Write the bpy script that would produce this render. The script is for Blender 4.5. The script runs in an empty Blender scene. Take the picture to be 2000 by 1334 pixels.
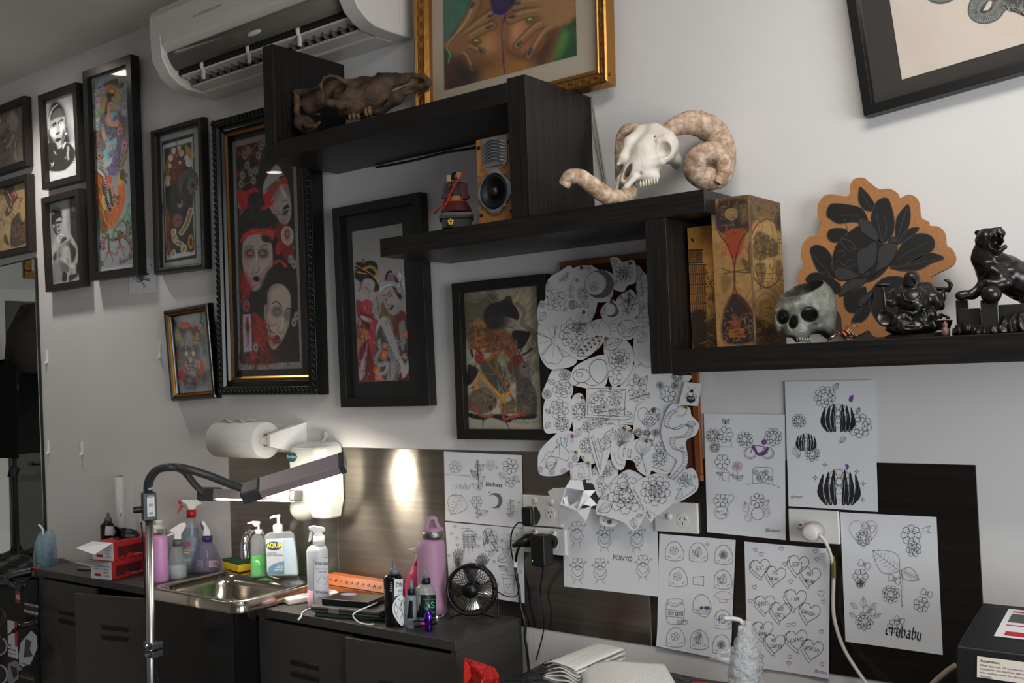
import bpy,math,random
import numpy as np
from mathutils import Vector,Matrix
S=bpy.context.scene
COL=S.collection
# ---------------------------------------------------------------- camera, world, lights, exposure
CAM=np.array([0.0,-2.32,1.5])
FPX,CX,CY=1978.1,1000.0,667.0
_y,_p,_r=math.radians(37.519),math.radians(1.688),math.radians(-2.2175)
FW=np.array([-math.sin(_y)*math.cos(_p),math.cos(_y)*math.cos(_p),math.sin(_p)])
_ri=np.array([math.cos(_y),math.sin(_y),0.0])
_up=np.cross(_ri,FW)
RV=math.cos(_r)*_ri+math.sin(_r)*_up
UV=-math.sin(_r)*_ri+math.cos(_r)*_up
cd=bpy.data.cameras.new('camera');cam=bpy.data.objects.new('camera',cd);COL.objects.link(cam)
cd.sensor_width=36.0;cd.lens=FPX/2000*36;cd.clip_start=0.05
_m=Matrix.Identity(4)
for i in range(3):
    _m[i][0]=RV[i];_m[i][1]=UV[i];_m[i][2]=-FW[i];_m[i][3]=CAM[i]
cam.matrix_world=_m
S.camera=cam
S.view_settings.view_transform='Standard';S.view_settings.look='None'
S.view_settings.gamma=1.0;S.view_settings.use_curve_mapping=False
S.view_settings.exposure=0.08
wd=bpy.data.worlds.new('world');S.world=wd;wd.use_nodes=True
_bg=wd.node_tree.nodes['Background']
_bg.inputs[0].default_value=(0.80,0.86,1.0,1);_bg.inputs[1].default_value=0.09

def area_light(name,loc,target,sx,sy,power,color):
    l=bpy.data.lights.new(name,'AREA');l.shape='RECTANGLE';l.size=sx;l.size_y=sy
    l.energy=power;l.color=color
    o=bpy.data.objects.new(name,l);COL.objects.link(o);o.location=loc
    o.rotation_euler=(Vector(target)-Vector(loc)).to_track_quat('-Z','Y').to_euler()
    return o
# warm ceiling panel in front of the shelves, and cooler daylight from the shop window
area_light('ceiling_panel',(-.2,-1.3,2.92),(-.2,-1.2,0),1.0,.6,25,(1,.95,.895))
area_light('shop_window_daylight',(2.45,-1.9,1.35),(-2.0,-0.2,1.2),2.0,1.7,99,(.93,.97,1))
area_light('front_fill_light',(1.2,-3.9,1.15),(-.2,0,1.05),2.4,1.5,7,(.95,.97,1))  # added fill without a known window, brightens the lower right wall

# ---------------------------------------------------------------- projection helpers
def ray(x,y):return FW+(x-CX)/FPX*RV-(y-CY)/FPX*UV
def W(x,y,d=0.0):
    v=ray(x,y);return CAM+v*((2.32-d)/v[1])
def G(x,y,z):
    v=ray(x,y);return CAM+v*((z-1.5)/v[2])
def PX(P):
    q=np.asarray(P,float)-CAM;w=q@FW
    return np.stack([CX+FPX*(q@RV)/w,CY-FPX*(q@UV)/w],-1)
def PXM(p):# metres per photo pixel at world point p
    return float(((np.asarray(p)-CAM)@FW)/FPX)

# ---------------------------------------------------------------- materials
def lin(c):
    if isinstance(c,str):
        c=c.lstrip('#');c=[int(c[i:i+2],16)/255 for i in (0,2,4)]
    elif max(c)>1.001:c=[k/255 for k in c]
    return tuple(k/12.92 if k <= .04045 else ((k+.055)/1.055)**2.4 for k in c)
_mats={}
def M(name,col='#808080',rough=.5,metal=0.,noise=None,bump=None,trans=0.,ior=1.45,spec=.5,emit=None,alpha=1.,coat=0.,wood=None,attr=None,sss=0.,aniso=0.,gain=1.):
    if name in _mats:return _mats[name]
    m=bpy.data.materials.new(name);m.use_nodes=True;_mats[name]=m
    nt=m.node_tree;N=nt.nodes;L=nt.links;b=N['Principled BSDF']
    c=lin(col)
    b.inputs['Base Color'].default_value=(*c,1)
    b.inputs['Roughness'].default_value=rough;b.inputs['Metallic'].default_value=metal
    b.inputs['Specular IOR Level'].default_value=spec;b.inputs['IOR'].default_value=ior
    b.inputs['Transmission Weight'].default_value=trans;b.inputs['Alpha'].default_value=alpha
    b.inputs['Coat Weight'].default_value=coat
    if aniso:b.inputs['Anisotropic'].default_value=aniso
    if sss:
        b.inputs['Subsurface Weight'].default_value=sss;b.inputs['Subsurface Scale'].default_value=.01
    if emit:
        b.inputs['Emission Color'].default_value=(*lin(emit[0]),1);b.inputs['Emission Strength'].default_value=emit[1]
    tc=None
    def coords(scale):
        nonlocal tc
        if tc is None:tc=N.new('ShaderNodeTexCoord')
        mp=N.new('ShaderNodeMapping');mp.inputs['Scale'].default_value=scale
        L.new(tc.outputs['Object'],mp.inputs['Vector']);return mp.outputs[0]
    if attr:
        a=N.new('ShaderNodeAttribute');a.attribute_name=attr;L.new(a.outputs['Color'],b.inputs['Base Color'])
    if noise:# (scale or 3-scale, second colour, [low, high])
        sc=noise[0];sc=(sc,)*3 if not isinstance(sc,tuple) else sc
        n=N.new('ShaderNodeTexNoise');n.inputs['Scale'].default_value=1;n.inputs['Detail'].default_value=6;n.inputs['Roughness'].default_value=.6
        L.new(coords(sc),n.inputs['Vector'])
        r=N.new('ShaderNodeValToRGB');lo,hi=noise[2] if len(noise)>2 else (.35,.65)
        r.color_ramp.elements[0].position=lo;r.color_ramp.elements[1].position=hi
        r.color_ramp.elements[0].color=(*c,1);r.color_ramp.elements[1].color=(*lin(noise[1]),1)
        L.new(n.outputs['Fac'],r.inputs['Fac'])
        if len(noise)>3:# a third colour in blotches of its own
            n2=N.new('ShaderNodeTexNoise');n2.inputs['Scale'].default_value=noise[3][0];n2.inputs['Detail'].default_value=5
            L.new(coords((1,1,1)),n2.inputs['Vector'])
            r2=N.new('ShaderNodeValToRGB');r2.color_ramp.elements[0].position=noise[3][2];r2.color_ramp.elements[1].position=noise[3][3]
            L.new(n2.outputs['Fac'],r2.inputs['Fac'])
            mx=N.new('ShaderNodeMix');mx.data_type='RGBA'
            L.new(r2.outputs[0],mx.inputs['Factor']);L.new(r.outputs[0],mx.inputs[6]);mx.inputs[7].default_value=(*lin(noise[3][1]),1)
            L.new(mx.outputs[2],b.inputs['Base Color'])
        else:L.new(r.outputs[0],b.inputs['Base Color'])
    if bump:# (scale or 3-scale, strength, distance)
        sc=bump[0];sc=(sc,)*3 if not isinstance(sc,tuple) else sc
        n=N.new('ShaderNodeTexNoise');n.inputs['Scale'].default_value=1;n.inputs['Detail'].default_value=4
        L.new(coords(sc),n.inputs['Vector'])
        bp=N.new('ShaderNodeBump');bp.inputs['Strength'].default_value=bump[1];bp.inputs['Distance'].default_value=bump[2] if len(bump)>2 else .002
        L.new(n.outputs['Fac'],bp.inputs['Height']);L.new(bp.outputs[0],b.inputs['Normal'])
    return m
def glass_pane(name,tint='#ffffff',rough=0.0,ior=1.5):
    if name in _mats:return _mats[name]
    m=bpy.data.materials.new(name);m.use_nodes=True;_mats[name]=m
    nt=m.node_tree;N=nt.nodes;L=nt.links;N.remove(N['Principled BSDF'])
    t=N.new('ShaderNodeBsdfTransparent');t.inputs[0].default_value=(*lin(tint),1)
    g=N.new('ShaderNodeBsdfGlossy');g.inputs['Roughness'].default_value=rough
    fr=N.new('ShaderNodeFresnel');fr.inputs['IOR'].default_value=ior
    mx=N.new('ShaderNodeMixShader');ge=N.new('ShaderNodeNewGeometry');mt=N.new('ShaderNodeMath');mt.operation='MULTIPLY_ADD'
    mt.inputs[1].default_value=-1;mt.inputs[2].default_value=1;L.new(ge.outputs['Backfacing'],mt.inputs[0])
    mu=N.new('ShaderNodeMath');mu.operation='MULTIPLY';L.new(fr.outputs[0],mu.inputs[0]);L.new(mt.outputs[0],mu.inputs[1])
    L.new(mu.outputs[0],mx.inputs[0]);L.new(t.outputs[0],mx.inputs[1]);L.new(g.outputs[0],mx.inputs[2])
    L.new(mx.outputs[0],N['Material Output'].inputs[0]);return m

# ---------------------------------------------------------------- mesh builder
def spl(pts,n=6,closed=False):
    P=[np.asarray(p,float) for p in pts];k=len(P);out=[]
    if k<3:return P
    for i in range(k if closed else k-1):
        if closed:a,b,c,d=P[(i-1) % k],P[i],P[(i+1) % k],P[(i+2) % k]
        else:a,b,c,d=P[max(i-1,0)],P[i],P[i+1],P[min(i+2,k-1)]
        for j in range(n):
            t=j/n;out.append(.5*((2*b)+(c-a)*t+(2*a-5*b+4*c-d)*t*t+(3*b-a-3*c+d)*t**3))
    if not closed:out.append(P[-1])
    return out
class MB:
    def __init__(s):s.v=[];s.f=[];s.m=[];s.s=[];s.mi=0;s.smooth=False;s.X=None
    def add(s,verts,faces):
        n=len(s.v)
        if s.X is not None:verts=[tuple(s.X @ Vector(p)) for p in verts]
        s.v.extend(tuple(map(float,p)) for p in verts);s.f.extend(tuple(i+n for i in f) for f in faces)
        s.m.extend([s.mi]*len(faces));s.s.extend([s.smooth]*len(faces));return s
    def box(s,a,b):
        x0,y0,z0=[min(p,q) for p,q in zip(a,b)];x1,y1,z1=[max(p,q) for p,q in zip(a,b)]
        return s.add([(x0,y0,z0),(x1,y0,z0),(x1,y1,z0),(x0,y1,z0),(x0,y0,z1),(x1,y0,z1),(x1,y1,z1),(x0,y1,z1)],
                     [(0,3,2,1),(4,5,6,7),(0,1,5,4),(1,2,6,5),(2,3,7,6),(3,0,4,7)])
    def rings(s,rs,cap=True,closed=False):
        n=len(rs[0]);v=[p for r in rs for p in r];f=[];k=len(rs)
        for i in range(k if closed else k-1):
            a,b=i*n,((i+1) % k)*n
            for j in range(n):f.append((a+j,a+(j+1) % n,b+(j+1) % n,b+j))
        if cap and not closed:f.append(tuple(range(n-1,-1,-1)));f.append(tuple((k-1)*n+j for j in range(n)))
        return s.add(v,f)
    def tube(s,pts,r,n=8,cap=True,flat=None):
        P=[Vector(tuple(map(float,p))) for p in pts];k=len(P);R=r if hasattr(r,'__len__') else [r]*k
        t0=(P[1]-P[0]).normalized();ref=Vector((0,0,1)) if abs(t0.z)<.9 else Vector((1,0,0))
        u=t0.cross(ref).normalized();rs=[]
        for i in range(k):
            t=(P[min(i+1,k-1)]-P[max(i-1,0)])
            t=t.normalized() if t.length>1e-9 else t0
            u=(u-t*u.dot(t)).normalized();w=t.cross(u);ring=[]
            for j in range(n):
                a=2*math.pi*j/n;ring.append(P[i]+u*math.cos(a)*R[i]+w*math.sin(a)*R[i]*(flat or 1))
            rs.append(ring)
        return s.rings(rs,cap)
    def lathe(s,prof,n=24,c=(0,0,0),sx=1,sy=1,cap=True,rib=None):
        rs=[]
        for r,z in prof:
            rs.append([(c[0]+r*sx*math.cos(a)*(1+(rib[1]*math.cos(rib[0]*a) if rib else 0)),c[1]+r*sy*math.sin(a)*(1+(rib[1]*math.cos(rib[0]*a) if rib else 0)),c[2]+z) for a in [2*math.pi*j/n for j in range(n)]])
        return s.rings(rs,cap)
    def prism(s,pts,z0,z1):
        n=len(pts);v=[(p[0],p[1],z0) for p in pts]+[(p[0],p[1],z1) for p in pts]
        return s.add(v,[tuple(range(n-1,-1,-1)),tuple(range(n,2*n))]+[(i,(i+1) % n,n+(i+1) % n,n+i) for i in range(n)])
    def ball(s,c,r,n=16,m=10):
        r=r if hasattr(r,'__len__') else (r,)*3;rs=[]
        for i in range(m+1):
            t=math.pi*(i/m);t=min(max(t,.02),math.pi-.02)
            rs.append([(c[0]+r[0]*math.sin(t)*math.cos(a),c[1]+r[1]*math.sin(t)*math.sin(a),c[2]-r[2]*math.cos(t)) for a in [2*math.pi*j/n for j in range(n)]])
        return s.rings(rs)
    def grid(s,fn,nu,nv):
        v=[fn(i/nu,j/nv) for j in range(nv+1) for i in range(nu+1)];w=nu+1
        return s.add(v,[(j*w+i,j*w+i+1,(j+1)*w+i+1,(j+1)*w+i) for j in range(nv) for i in range(nu)])
    def quad(s,*p):return s.add(p,[tuple(range(len(p)))])
    def build(s,name,mats,parent=None,bev=0,segs=2,solid=0,sub=0,ang=35):
        me=bpy.data.meshes.new(name);me.from_pydata(s.v,[],s.f)
        for m in (mats if isinstance(mats,(list,tuple)) else [mats]):me.materials.append(m)
        me.polygons.foreach_set('material_index',s.m);me.polygons.foreach_set('use_smooth',s.s);me.update()
        return link(name,me,parent,bev,segs,solid,sub,ang)
def link(name,me,parent=None,bev=0,segs=2,solid=0,sub=0,ang=35):
    o=bpy.data.objects.new(name,me);COL.objects.link(o)
    if parent is not None:o.parent=parent
    if solid:
        k=o.modifiers.new('solid','SOLIDIFY');k.thickness=solid;k.offset=0
    if sub:
        k=o.modifiers.new('sub','SUBSURF');k.levels=sub;k.render_levels=sub
    if bev:
        k=o.modifiers.new('bevel','BEVEL');k.width=bev;k.segments=segs;k.limit_method='ANGLE';k.angle_limit=math.radians(ang)
        me.polygons.foreach_set('use_smooth',[True]*len(me.polygons))
        try:k.harden_normals=True
        except Exception:pass
    return o
def tag(o,label=None,cat=None,group=None,kind=None):
    for k,v in (('label',label),('category',cat),('group',group),('kind',kind)):
        if v:o[k]=v
    return o
def T(name,label,cat,loc=(0,0,0),rz=0.,group=None,rot=None):
    o=bpy.data.objects.new(name,None);COL.objects.link(o);o.empty_display_size=.02
    o.location=tuple(map(float,loc));o.rotation_euler=rot if rot else (0,0,rz)
    return tag(o,label,cat,group)
def copy_tree(o,parent=None):
    c=o.copy();COL.objects.link(c)
    if parent is not None:c.parent=parent
    for ch in [k for k in bpy.data.objects if k.parent==o]:copy_tree(ch,c)
    return c
_txt={}
def text_faces(s,bold=False):
    if (s,bold) in _txt:return _txt[(s,bold)]
    cu=bpy.data.curves.new('t','FONT');cu.body=s;cu.resolution_u=3;cu.offset=.012 if bold else 0
    o=bpy.data.objects.new('t',cu);COL.objects.link(o);dg=bpy.context.evaluated_depsgraph_get();dg.update()
    me=o.evaluated_get(dg).to_mesh()
    v=[(p.co.x,p.co.y) for p in me.vertices];f=[tuple(q.vertices) for q in me.polygons]
    o.evaluated_get(dg).to_mesh_clear();bpy.data.objects.remove(o);bpy.data.curves.remove(cu)
    xs=[p[0] for p in v] or [0];ys=[p[1] for p in v] or [0]
    _txt[(s,bold)]=(v,f,min(xs),max(xs),min(ys),max(ys));return _txt[(s,bold)]
def put_text(mb,s,fn,u0,v0,u1,v1,bold=False):
    """writes s into the box u0..u1, v0..v1 (v up); fn maps (u,v) to a 3D point"""
    v,f,a,b,c,d=text_faces(s,bold)
    mb.add([fn(u0+(x-a)/(b-a+1e-9)*(u1-u0),v0+(y-c)/(d-c+1e-9)*(v1-v0)) for x,y in v],f)

# ---------------------------------------------------------------- surface nets for sculpted things
def smin(a,b,k):
    h=np.clip(.5+.5*(b-a)/k,0,1);return b*(1-h)+a*h-k*h*(1-h)
def ssub(a,b,k):return -smin(-a,b,k)          # a minus b
def s_ell(P,c,r,R=None):
    q=P-np.asarray(c);q=q@R if R is not None else q
    r=np.asarray(r if hasattr(r,'__len__') else (r,)*3);k0=np.sqrt(((q/r)**2).sum(-1));k1=np.sqrt(((q/(r*r))**2).sum(-1))
    return k0*(k0-1)/(k1+1e-9)
def s_cap(P,a,b,ra,rb=None):
    rb=ra if rb is None else rb;a=np.asarray(a,float);b=np.asarray(b,float);ab=b-a
    t=np.clip(((P-a)@ab)/(ab@ab+1e-12),0,1);return np.sqrt((((P-a)-t[...,None]*ab)**2).sum(-1))-(ra+(rb-ra)*t)
def s_box(P,c,h,rd=0.,R=None):
    q=P-np.asarray(c);q=q@R if R is not None else q
    q=np.abs(q)-np.asarray(h)+rd;return np.sqrt((np.maximum(q,0)**2).sum(-1))+np.minimum(q.max(-1),0)-rd
def s_chain(P,pts,rs,k=.004):
    d=None
    for i in range(len(pts)-1):
        e=s_cap(P,pts[i],pts[i+1],rs[i],rs[i+1]);d=e if d is None else smin(d,e,k)
    return d
def rotm(ax,deg):return np.array(Matrix.Rotation(math.radians(deg),3,ax))
def snet(fn,lo,hi,n):
    lo=np.asarray(lo,float);hi=np.asarray(hi,float);h=(hi-lo).max()/n;d=np.ceil((hi-lo)/h).astype(int)+1
    ax=[lo[i]+h*np.arange(d[i]) for i in range(3)]
    P=np.stack(np.meshgrid(*ax,indexing='ij'),-1);v=fn(P);s=v<0
    nx,ny,nz=d-1;acc=np.zeros((nx,ny,nz,3));cnt=np.zeros((nx,ny,nz));offs=[(a,b,c) for a in (0,1) for b in (0,1) for c in (0,1)]
    sl=lambda A,o:A[o[0]:o[0]+nx,o[1]:o[1]+ny,o[2]:o[2]+nz]
    for o in offs:
        for a in range(3):
            if o[a]:continue
            o2=list(o);o2[a]=1;v0,v1=sl(v,o),sl(v,o2);m=sl(s,o) != sl(s,o2)
            t=np.where(m,v0/np.where(m,v0-v1,1),0)
            for k in range(3):acc[...,k]+=np.where(m,o[k]+(t if k==a else 0),0)
            cnt+=m
    idx=-np.ones((nx,ny,nz),int);act=cnt>0;idx[act]=np.arange(act.sum())
    ii=np.argwhere(act);verts=lo+h*(ii+acc[act]/cnt[act][:,None]);F=[]
    for a in range(3):
        b,c=(a+1) % 3,(a+2) % 3
        A=np.take(s,range(0,d[a]-1),a);B=np.take(s,range(1,d[a]),a)
        e=np.argwhere(A != B);e=e[(e[:,b]>0) & (e[:,c]>0) & (e[:,b]<d[b]-1) & (e[:,c]<d[c]-1)]
        if not len(e):continue
        def g(db,dc):
            q=e.copy();q[:,b]+=db;q[:,c]+=dc;return idx[q[:,0],q[:,1],q[:,2]]
        q=np.stack([g(-1,-1),g(0,-1),g(0,0),g(-1,0)],1);inside=A[e[:,0],e[:,1],e[:,2]]
        q[~inside]=q[~inside][:,::-1];F.append(q)
    F=np.concatenate(F);F=F[(F >= 0).all(1)]
    return verts,F
def np_mesh(name,V,F,mats,parent=None,col=None,smooth=True,mi=None):
    me=bpy.data.meshes.new(name);V=np.asarray(V,np.float32);F=np.asarray(F,np.int32);k=F.shape[1]
    me.vertices.add(len(V));me.vertices.foreach_set('co',V.ravel());me.loops.add(F.size);me.loops.foreach_set('vertex_index',F.ravel())
    me.polygons.add(len(F));me.polygons.foreach_set('loop_start',np.arange(0,F.size,k,dtype=np.int32))
    for m in (mats if isinstance(mats,(list,tuple)) else [mats]):me.materials.append(m)
    me.polygons.foreach_set('use_smooth',np.full(len(F),smooth));
    if mi is not None:me.polygons.foreach_set('material_index',np.asarray(mi,np.int32))
    me.update(calc_edges=True);me.validate()
    if col is not None:
        a=me.color_attributes.new('Col','FLOAT_COLOR','POINT');c=np.ones((len(V),4),np.float32);c[:,:3]=col
        a.data.foreach_set('color',c.ravel())
    return link(name,me,parent)
def sculpt(name,fn,lo,hi,n,mat,parent):
    V,F=snet(fn,lo,hi,n);return np_mesh(name,V,F,mat,parent)
def fbm(P,sc,seed=0,oc=4):
    """cheap smooth value noise in numpy, about -1..1"""
    P=np.asarray(P,float)*sc+seed*17.31;out=0;amp=.5
    for o in range(oc):
        i=np.floor(P).astype(int);f=P-i;f=f*f*(3-2*f);D=P.shape[-1];acc=0
        for c in range(2**D):
            bits=[(c >> k) & 1 for k in range(D)];w=1;h=0
            for k in range(D):
                w=w*(f[...,k] if bits[k] else 1-f[...,k]);h=h+(i[...,k]+bits[k])*[374761393,668265263,974634721][k]
            h=(h ^ (h >> 13))*1274126177 & 0xffffffff;acc=acc+w*(((h ^ (h >> 16)) & 0xffff)/32767.5-1)
        out=out+amp*acc;amp *= .5;P=P*2.03+3.7
    return out
# ---------------------------------------------------------------- common materials
m_wall=M('wall_paint','#d9d6d3',.62,bump=(170,.09,.003),noise=(1.3,'#d2cfcd'))
m_ceil=M('ceiling_paint','#d6d2cc',.8)
m_floor=M('floor_vinyl','#76736e',.5,noise=((3,3,3),'#66635f'))
def wood(name,scale):
    return M(name,'#100f0e',.38,noise=(scale,'#27211d',(.38,.8)),bump=(scale,.35,.0015),spec=.45)
m_woodx=wood('stained_wood_grain_along',(3.2,110,110));m_woodz=wood('stained_wood_grain_up',(110,110,3.2))
m_white=M('white_plastic','#e6e4e0',.32);m_offwhite=M('aged_white_plastic','#d4cfc8',.35)
m_black=M('black_plastic','#101010',.4);m_blackg=M('black_gloss_plastic','#0b0b0c',.15);m_blackm=M('black_matte','#0d0d0d',.7)
m_chrome=M('chrome','#d8d8d8',.08,1.0);m_alu=M('aluminium','#b9b7b5',.32,1.0);m_brass=M('brass','#9c7a42',.3,1.0)
m_steel=M('brushed_steel','#9b948a',.29,1.0,noise=((2,2,60),'#8a837a'),bump=((1.6,1,.9),.3,.05),aniso=.9)
m_steeld=M('brushed_steel_dark','#5e5650',.30,1.0,noise=((2,2,40),'#524a44'),bump=((2.5,1,1),.2,.03),aniso=.6)
for _s in (m_steel,m_steeld):
    _c=_s.node_tree.nodes.new('ShaderNodeCombineXYZ');_c.inputs[2].default_value=1;_s.node_tree.links.new(_c.outputs[0],_s.node_tree.nodes['Principled BSDF'].inputs['Tangent'])
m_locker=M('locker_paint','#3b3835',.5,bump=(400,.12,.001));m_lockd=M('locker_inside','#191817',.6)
m_paper=M('paper','#dfe0e2',.75);m_ink=M('ink','#232327',.7);m_inkg=M('grey_ink','#6e6e75',.7);m_inkp=M('purple_ink','#7d4a94',.7);m_inkt=M('teal_ink','#3f8f8c',.7);m_inkk=M('pink_ink','#b06a8d',.7)
m_red=M('red_plastic','#b51a1a',.3);m_glass=glass_pane('picture_glass')
m_wrap=M('cling_wrap_black','#0c0c0d',.16,bump=(38,.9,.012),spec=.7)
# ---------------------------------------------------------------- the room
def struct(name,a,b,m):
    o=MB().box(a,b).build(name,m);o['kind']='structure';return o
struct('wall_back',(-6.8,0,0),(2.6,.12,2.935),m_wall)
struct('wall_left',(-6.92,-4.6,0),(-6.8,.12,2.935),m_wall)
struct('wall_front',(-6.92,-4.72,0),(-3.9,-4.6,2.935),m_wall)
struct('floor',(-6.92,-4.72,-.1),(2.6,.12,0),m_floor)
struct('ceiling',(-6.92,-4.72,2.935),(2.6,.12,3.05),m_ceil)
struct('baseboard_back',(-6.8,-.014,0),(2.6,0,.09),m_ceil)
def disc(c,r,z0,z1,n=24):return MB().lathe([(r,z0),(r,z1)],n,c)
for i,(x,y) in enumerate([(-4.203,-.358),(-5.619,-2.373),(-2.5,-2.1),(-.2,-2.9)]):
    t=T('downlight',['round white recessed downlight over the picture group at the left end of the room','round white recessed downlight out in the room, second from the wall of pictures','round white recessed downlight behind the camera','round white recessed downlight near the shop window'][i],'ceiling light',(x,y,2.935),group='recessed ceiling downlights')
    MB().lathe([(.055,0),(.055,-.004),(.075,-.004),(.075,0)],24,cap=False).build('trim_ring',m_white,t)
    MB().lathe([(.053,-.003),(.053,0)],24).build('lens',M('downlight_lens','#ffffff',.5,emit=('#fff1e0',14)),t)
    l=bpy.data.lights.new('downlight_beam_%d' % i,'SPOT');l.energy=[46,110,30,6][i];l.spot_size=2.4;l.spot_blend=1;l.shadow_soft_size=.05;l.color=(1,.95,.88)
    o=bpy.data.objects.new('downlight_beam',l);COL.objects.link(o);o.location=(0,0,-.02);o.parent=t
# mirror leaning flat on the wall, with what it shows: a door, a gold frame and a softbox on its stand
t=T('wall_mirror','tall mirror at the left edge, dark thin rim, showing a door and a studio light','mirror',(-4.93,-.001,.55),rot=(0,math.radians(-1.2),0))
MB().box((-.5,-.012,0),(.5,0,1.535)).build('rim',M('mirror_rim','#171614',.4),t)
MB().box((-.494,-.0135,.006),(.494,-.012,1.529)).build('mirror_glass',M('mirror_silver','#dfe3e0',.0,1.0),t)
o=MB().box((-6.8,-1.9,0),(-6.765,-1.0,2.1)).build('door_1',M('door_paint','#55524c',.5));o['kind']='structure'
h=MB();h.tube([(-6.765,-1.25,1.0),(-6.71,-1.25,1.0)],.024,12);h.tube([(-6.715,-1.25,1.0),(-6.71,-1.13,1.005)],.011,8);h.build('door_handle',M('door_handle_metal','#3a3835',.3,1),o)
mb=MB();mb.box((-6.8,-.999,0),(-6.77,-.92,2.101));mb.box((-6.8,-1.98,2.101),(-6.769,-.92,2.18));mb.box((-6.8,-1.98,0),(-6.77,-1.901,2.101))
o=mb.build('trim_1',M('trim_paint','#e6e2de',.5));o['kind']='structure'
t=T('gold_picture_frame','ornate gold picture frame above the door, seen in the mirror','picture',(-6.8,-1.42,2.26))
mb=MB()
for a,b in (((0,-.28,0),(.03,.28,.05)),((0,-.28,.37),(.03,.28,.42)),((0,-.28,.05),(.03,-.23,.37)),((0,.23,.05),(.03,.28,.37))):mb.box(a,b)
mb.build('moulding',M('gold_leaf','#8e6a33',.35,.9,bump=(90,.8,.006)),t,bev=.006)
MB().box((.004,-.235,.045),(.012,.235,.375)).build('print',M('cream_mount','#d8cfc0',.7),t)
t=T('studio_light_stand','black studio light on a stand with a drooping dark softbox, seen in the mirror','studio light',(-6.0,-.66,0))
mb=MB();mb.tube([(0,0,.25),(0,0,1.05)],.016);mb.tube([(0,0,1.0),(0,0,1.6)],.012);mb.build('pole',m_black,t)
for k in range(3):
    a=2.1*k+.4;MB().tube([(0,0,.62),(.35*math.cos(a),.3*math.sin(a),.01)],.009).build('leg',m_black,t)
mb=MB();mb.tube([(0,0,1.55),(.0,-.02,1.63)],.03);mb.tube([(0,0,1.05),(0,.015,.99)],.03);mb.box((-.03,-.02,1.5),(.03,.05,1.54));mb.build('clamp',m_black,t)
mb=MB();mb.smooth=True
mb.rings([[(-.12,-.30,2.0),(.12,-.30,2.0),(.16,-.40,1.6),(-.16,-.40,1.6)],[(-.12,-.12,2.02),(.12,-.12,2.02),(.18,-.08,1.6),(-.18,-.08,1.6)],[(-.06,.0,1.85),(.06,.0,1.85),(.07,.02,1.62),(-.07,.02,1.62)]]);mb.build('softbox_hood',M('softbox_brown_cloth','#4a413a',.9,noise=(8,'#3b342f')),t)
mb=MB();mb.grid(lambda u,v:(-.19,.09-.5*u+.01*math.sin(9*u),1.66-.55*v+.12*u*(1-v)),8,6);mb.grid(lambda u,v:(-.19+.38*u,.09-.02*u,1.66-.55*v),4,6);mb.build('black_cloth',M('black_cloth','#0b0b0c',.95),t,solid=.004)
mb=MB();mb.tube(spl([(0,.0,1.5),(.01,.03,1.2),(.02,.03,.8),(.0,.02,.3)]),.004,6);mb.build('cable',m_black,t)
# ---------------------------------------------------------------- air conditioner
t=T('air_conditioner','white wall mounted split air conditioner with open louvres, up under the ceiling','air conditioner',(-2.63,0,2.55))
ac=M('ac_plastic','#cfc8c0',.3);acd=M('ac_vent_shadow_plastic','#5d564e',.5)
full=[(0,.0),(.10,-.003),(.162,-.001),(.197,.012),(.232,.038),(.262,.09),(.266,.15),(.266,.2),(.255,.25),(.22,.29),(0,.295)]
body=[(0,.0),(.095,-.003),(.11,.03),(.15,.09),(.245,.112),(.262,.13),(.266,.16),(.266,.2),(.255,.25),(.22,.29),(0,.295)]
def acprof(mb,pr,x0,x1):mb.rings([[(x,-d,z) for d,z in pr] for x in (x0,x1)])
mb=MB();acprof(mb,body,-.44,.44);acprof(mb,full,-.505,-.44);acprof(mb,full,.44,.505);mb.build('casing',ac,t,bev=.006,segs=3)
mb=MB();acprof(mb,[(.2668,.17),(.2685,.172),(.2685,.24),(.26,.262),(.2668,.23)],-.5,.5)
mb.build('front_panel_step',ac,t)
mb=MB();mb.smooth=True;mb.rings([[(x,-d,z) for d,z in [(.246,.108),(.24,.09),(.228,.07),(.212,.053),(.206,.055),(.222,.073),(.234,.092),(.24,.11)]] for x in (-.43,.43)]);mb.build('flap',M('ac_flap_olive','#5f5b50',.28),t)
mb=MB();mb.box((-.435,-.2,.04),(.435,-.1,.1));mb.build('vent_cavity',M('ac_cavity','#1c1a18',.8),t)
for dz,d0 in ((.038,.2),(.012,.155)):
    mb=MB();mb.rings([[(x,-d,z) for d,z in [(d0,dz),(d0-.004,dz-.006),(d0-.05,dz-.011),(d0-.052,dz-.005)]] for x in (-.425,.425)]);mb.build('louvre',ac,t,bev=.002)
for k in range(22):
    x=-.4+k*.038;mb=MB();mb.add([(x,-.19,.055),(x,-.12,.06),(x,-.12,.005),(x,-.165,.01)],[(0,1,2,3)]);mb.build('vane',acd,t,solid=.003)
for x in (-.3,-.05,.2):
    mb=MB();mb.ball((x,-.2,.05),(.008,.008,.02),10,6);mb.box((x-.004,-.2,.0),(x+.004,-.19,.05));mb.build('louvre_pivot',ac,t)
mb=MB();mb.ball((.03,-.236,.073),(.035,.008,.009),16,8);mb.build('indicator_lens',M('ac_indicator','#c9c9c6',.1),t)
mb=MB()
def acf(u,v):return (u,-.2672-.0004,.178+v)
put_text(mb,'MITSUBISHI ELECTRIC',lambda u,v:(u,-.2692,v),-.22,.182,-.09,.191)
for a in (90,210,330):
    c,s_=math.cos(math.radians(a)),math.sin(math.radians(a));q=[(0,0),(.5*c-.29*s_,.5*s_+.29*c),(c,s_),(.5*c+.29*s_,.5*s_-.29*c)]
    mb.add([(-.235+.009*x,-.2692,.187+.009*y) for x,y in q],[(0,1,2,3)])
mb.build('brand_lettering',M('ac_lettering','#8d8680',.5),t)
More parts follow.
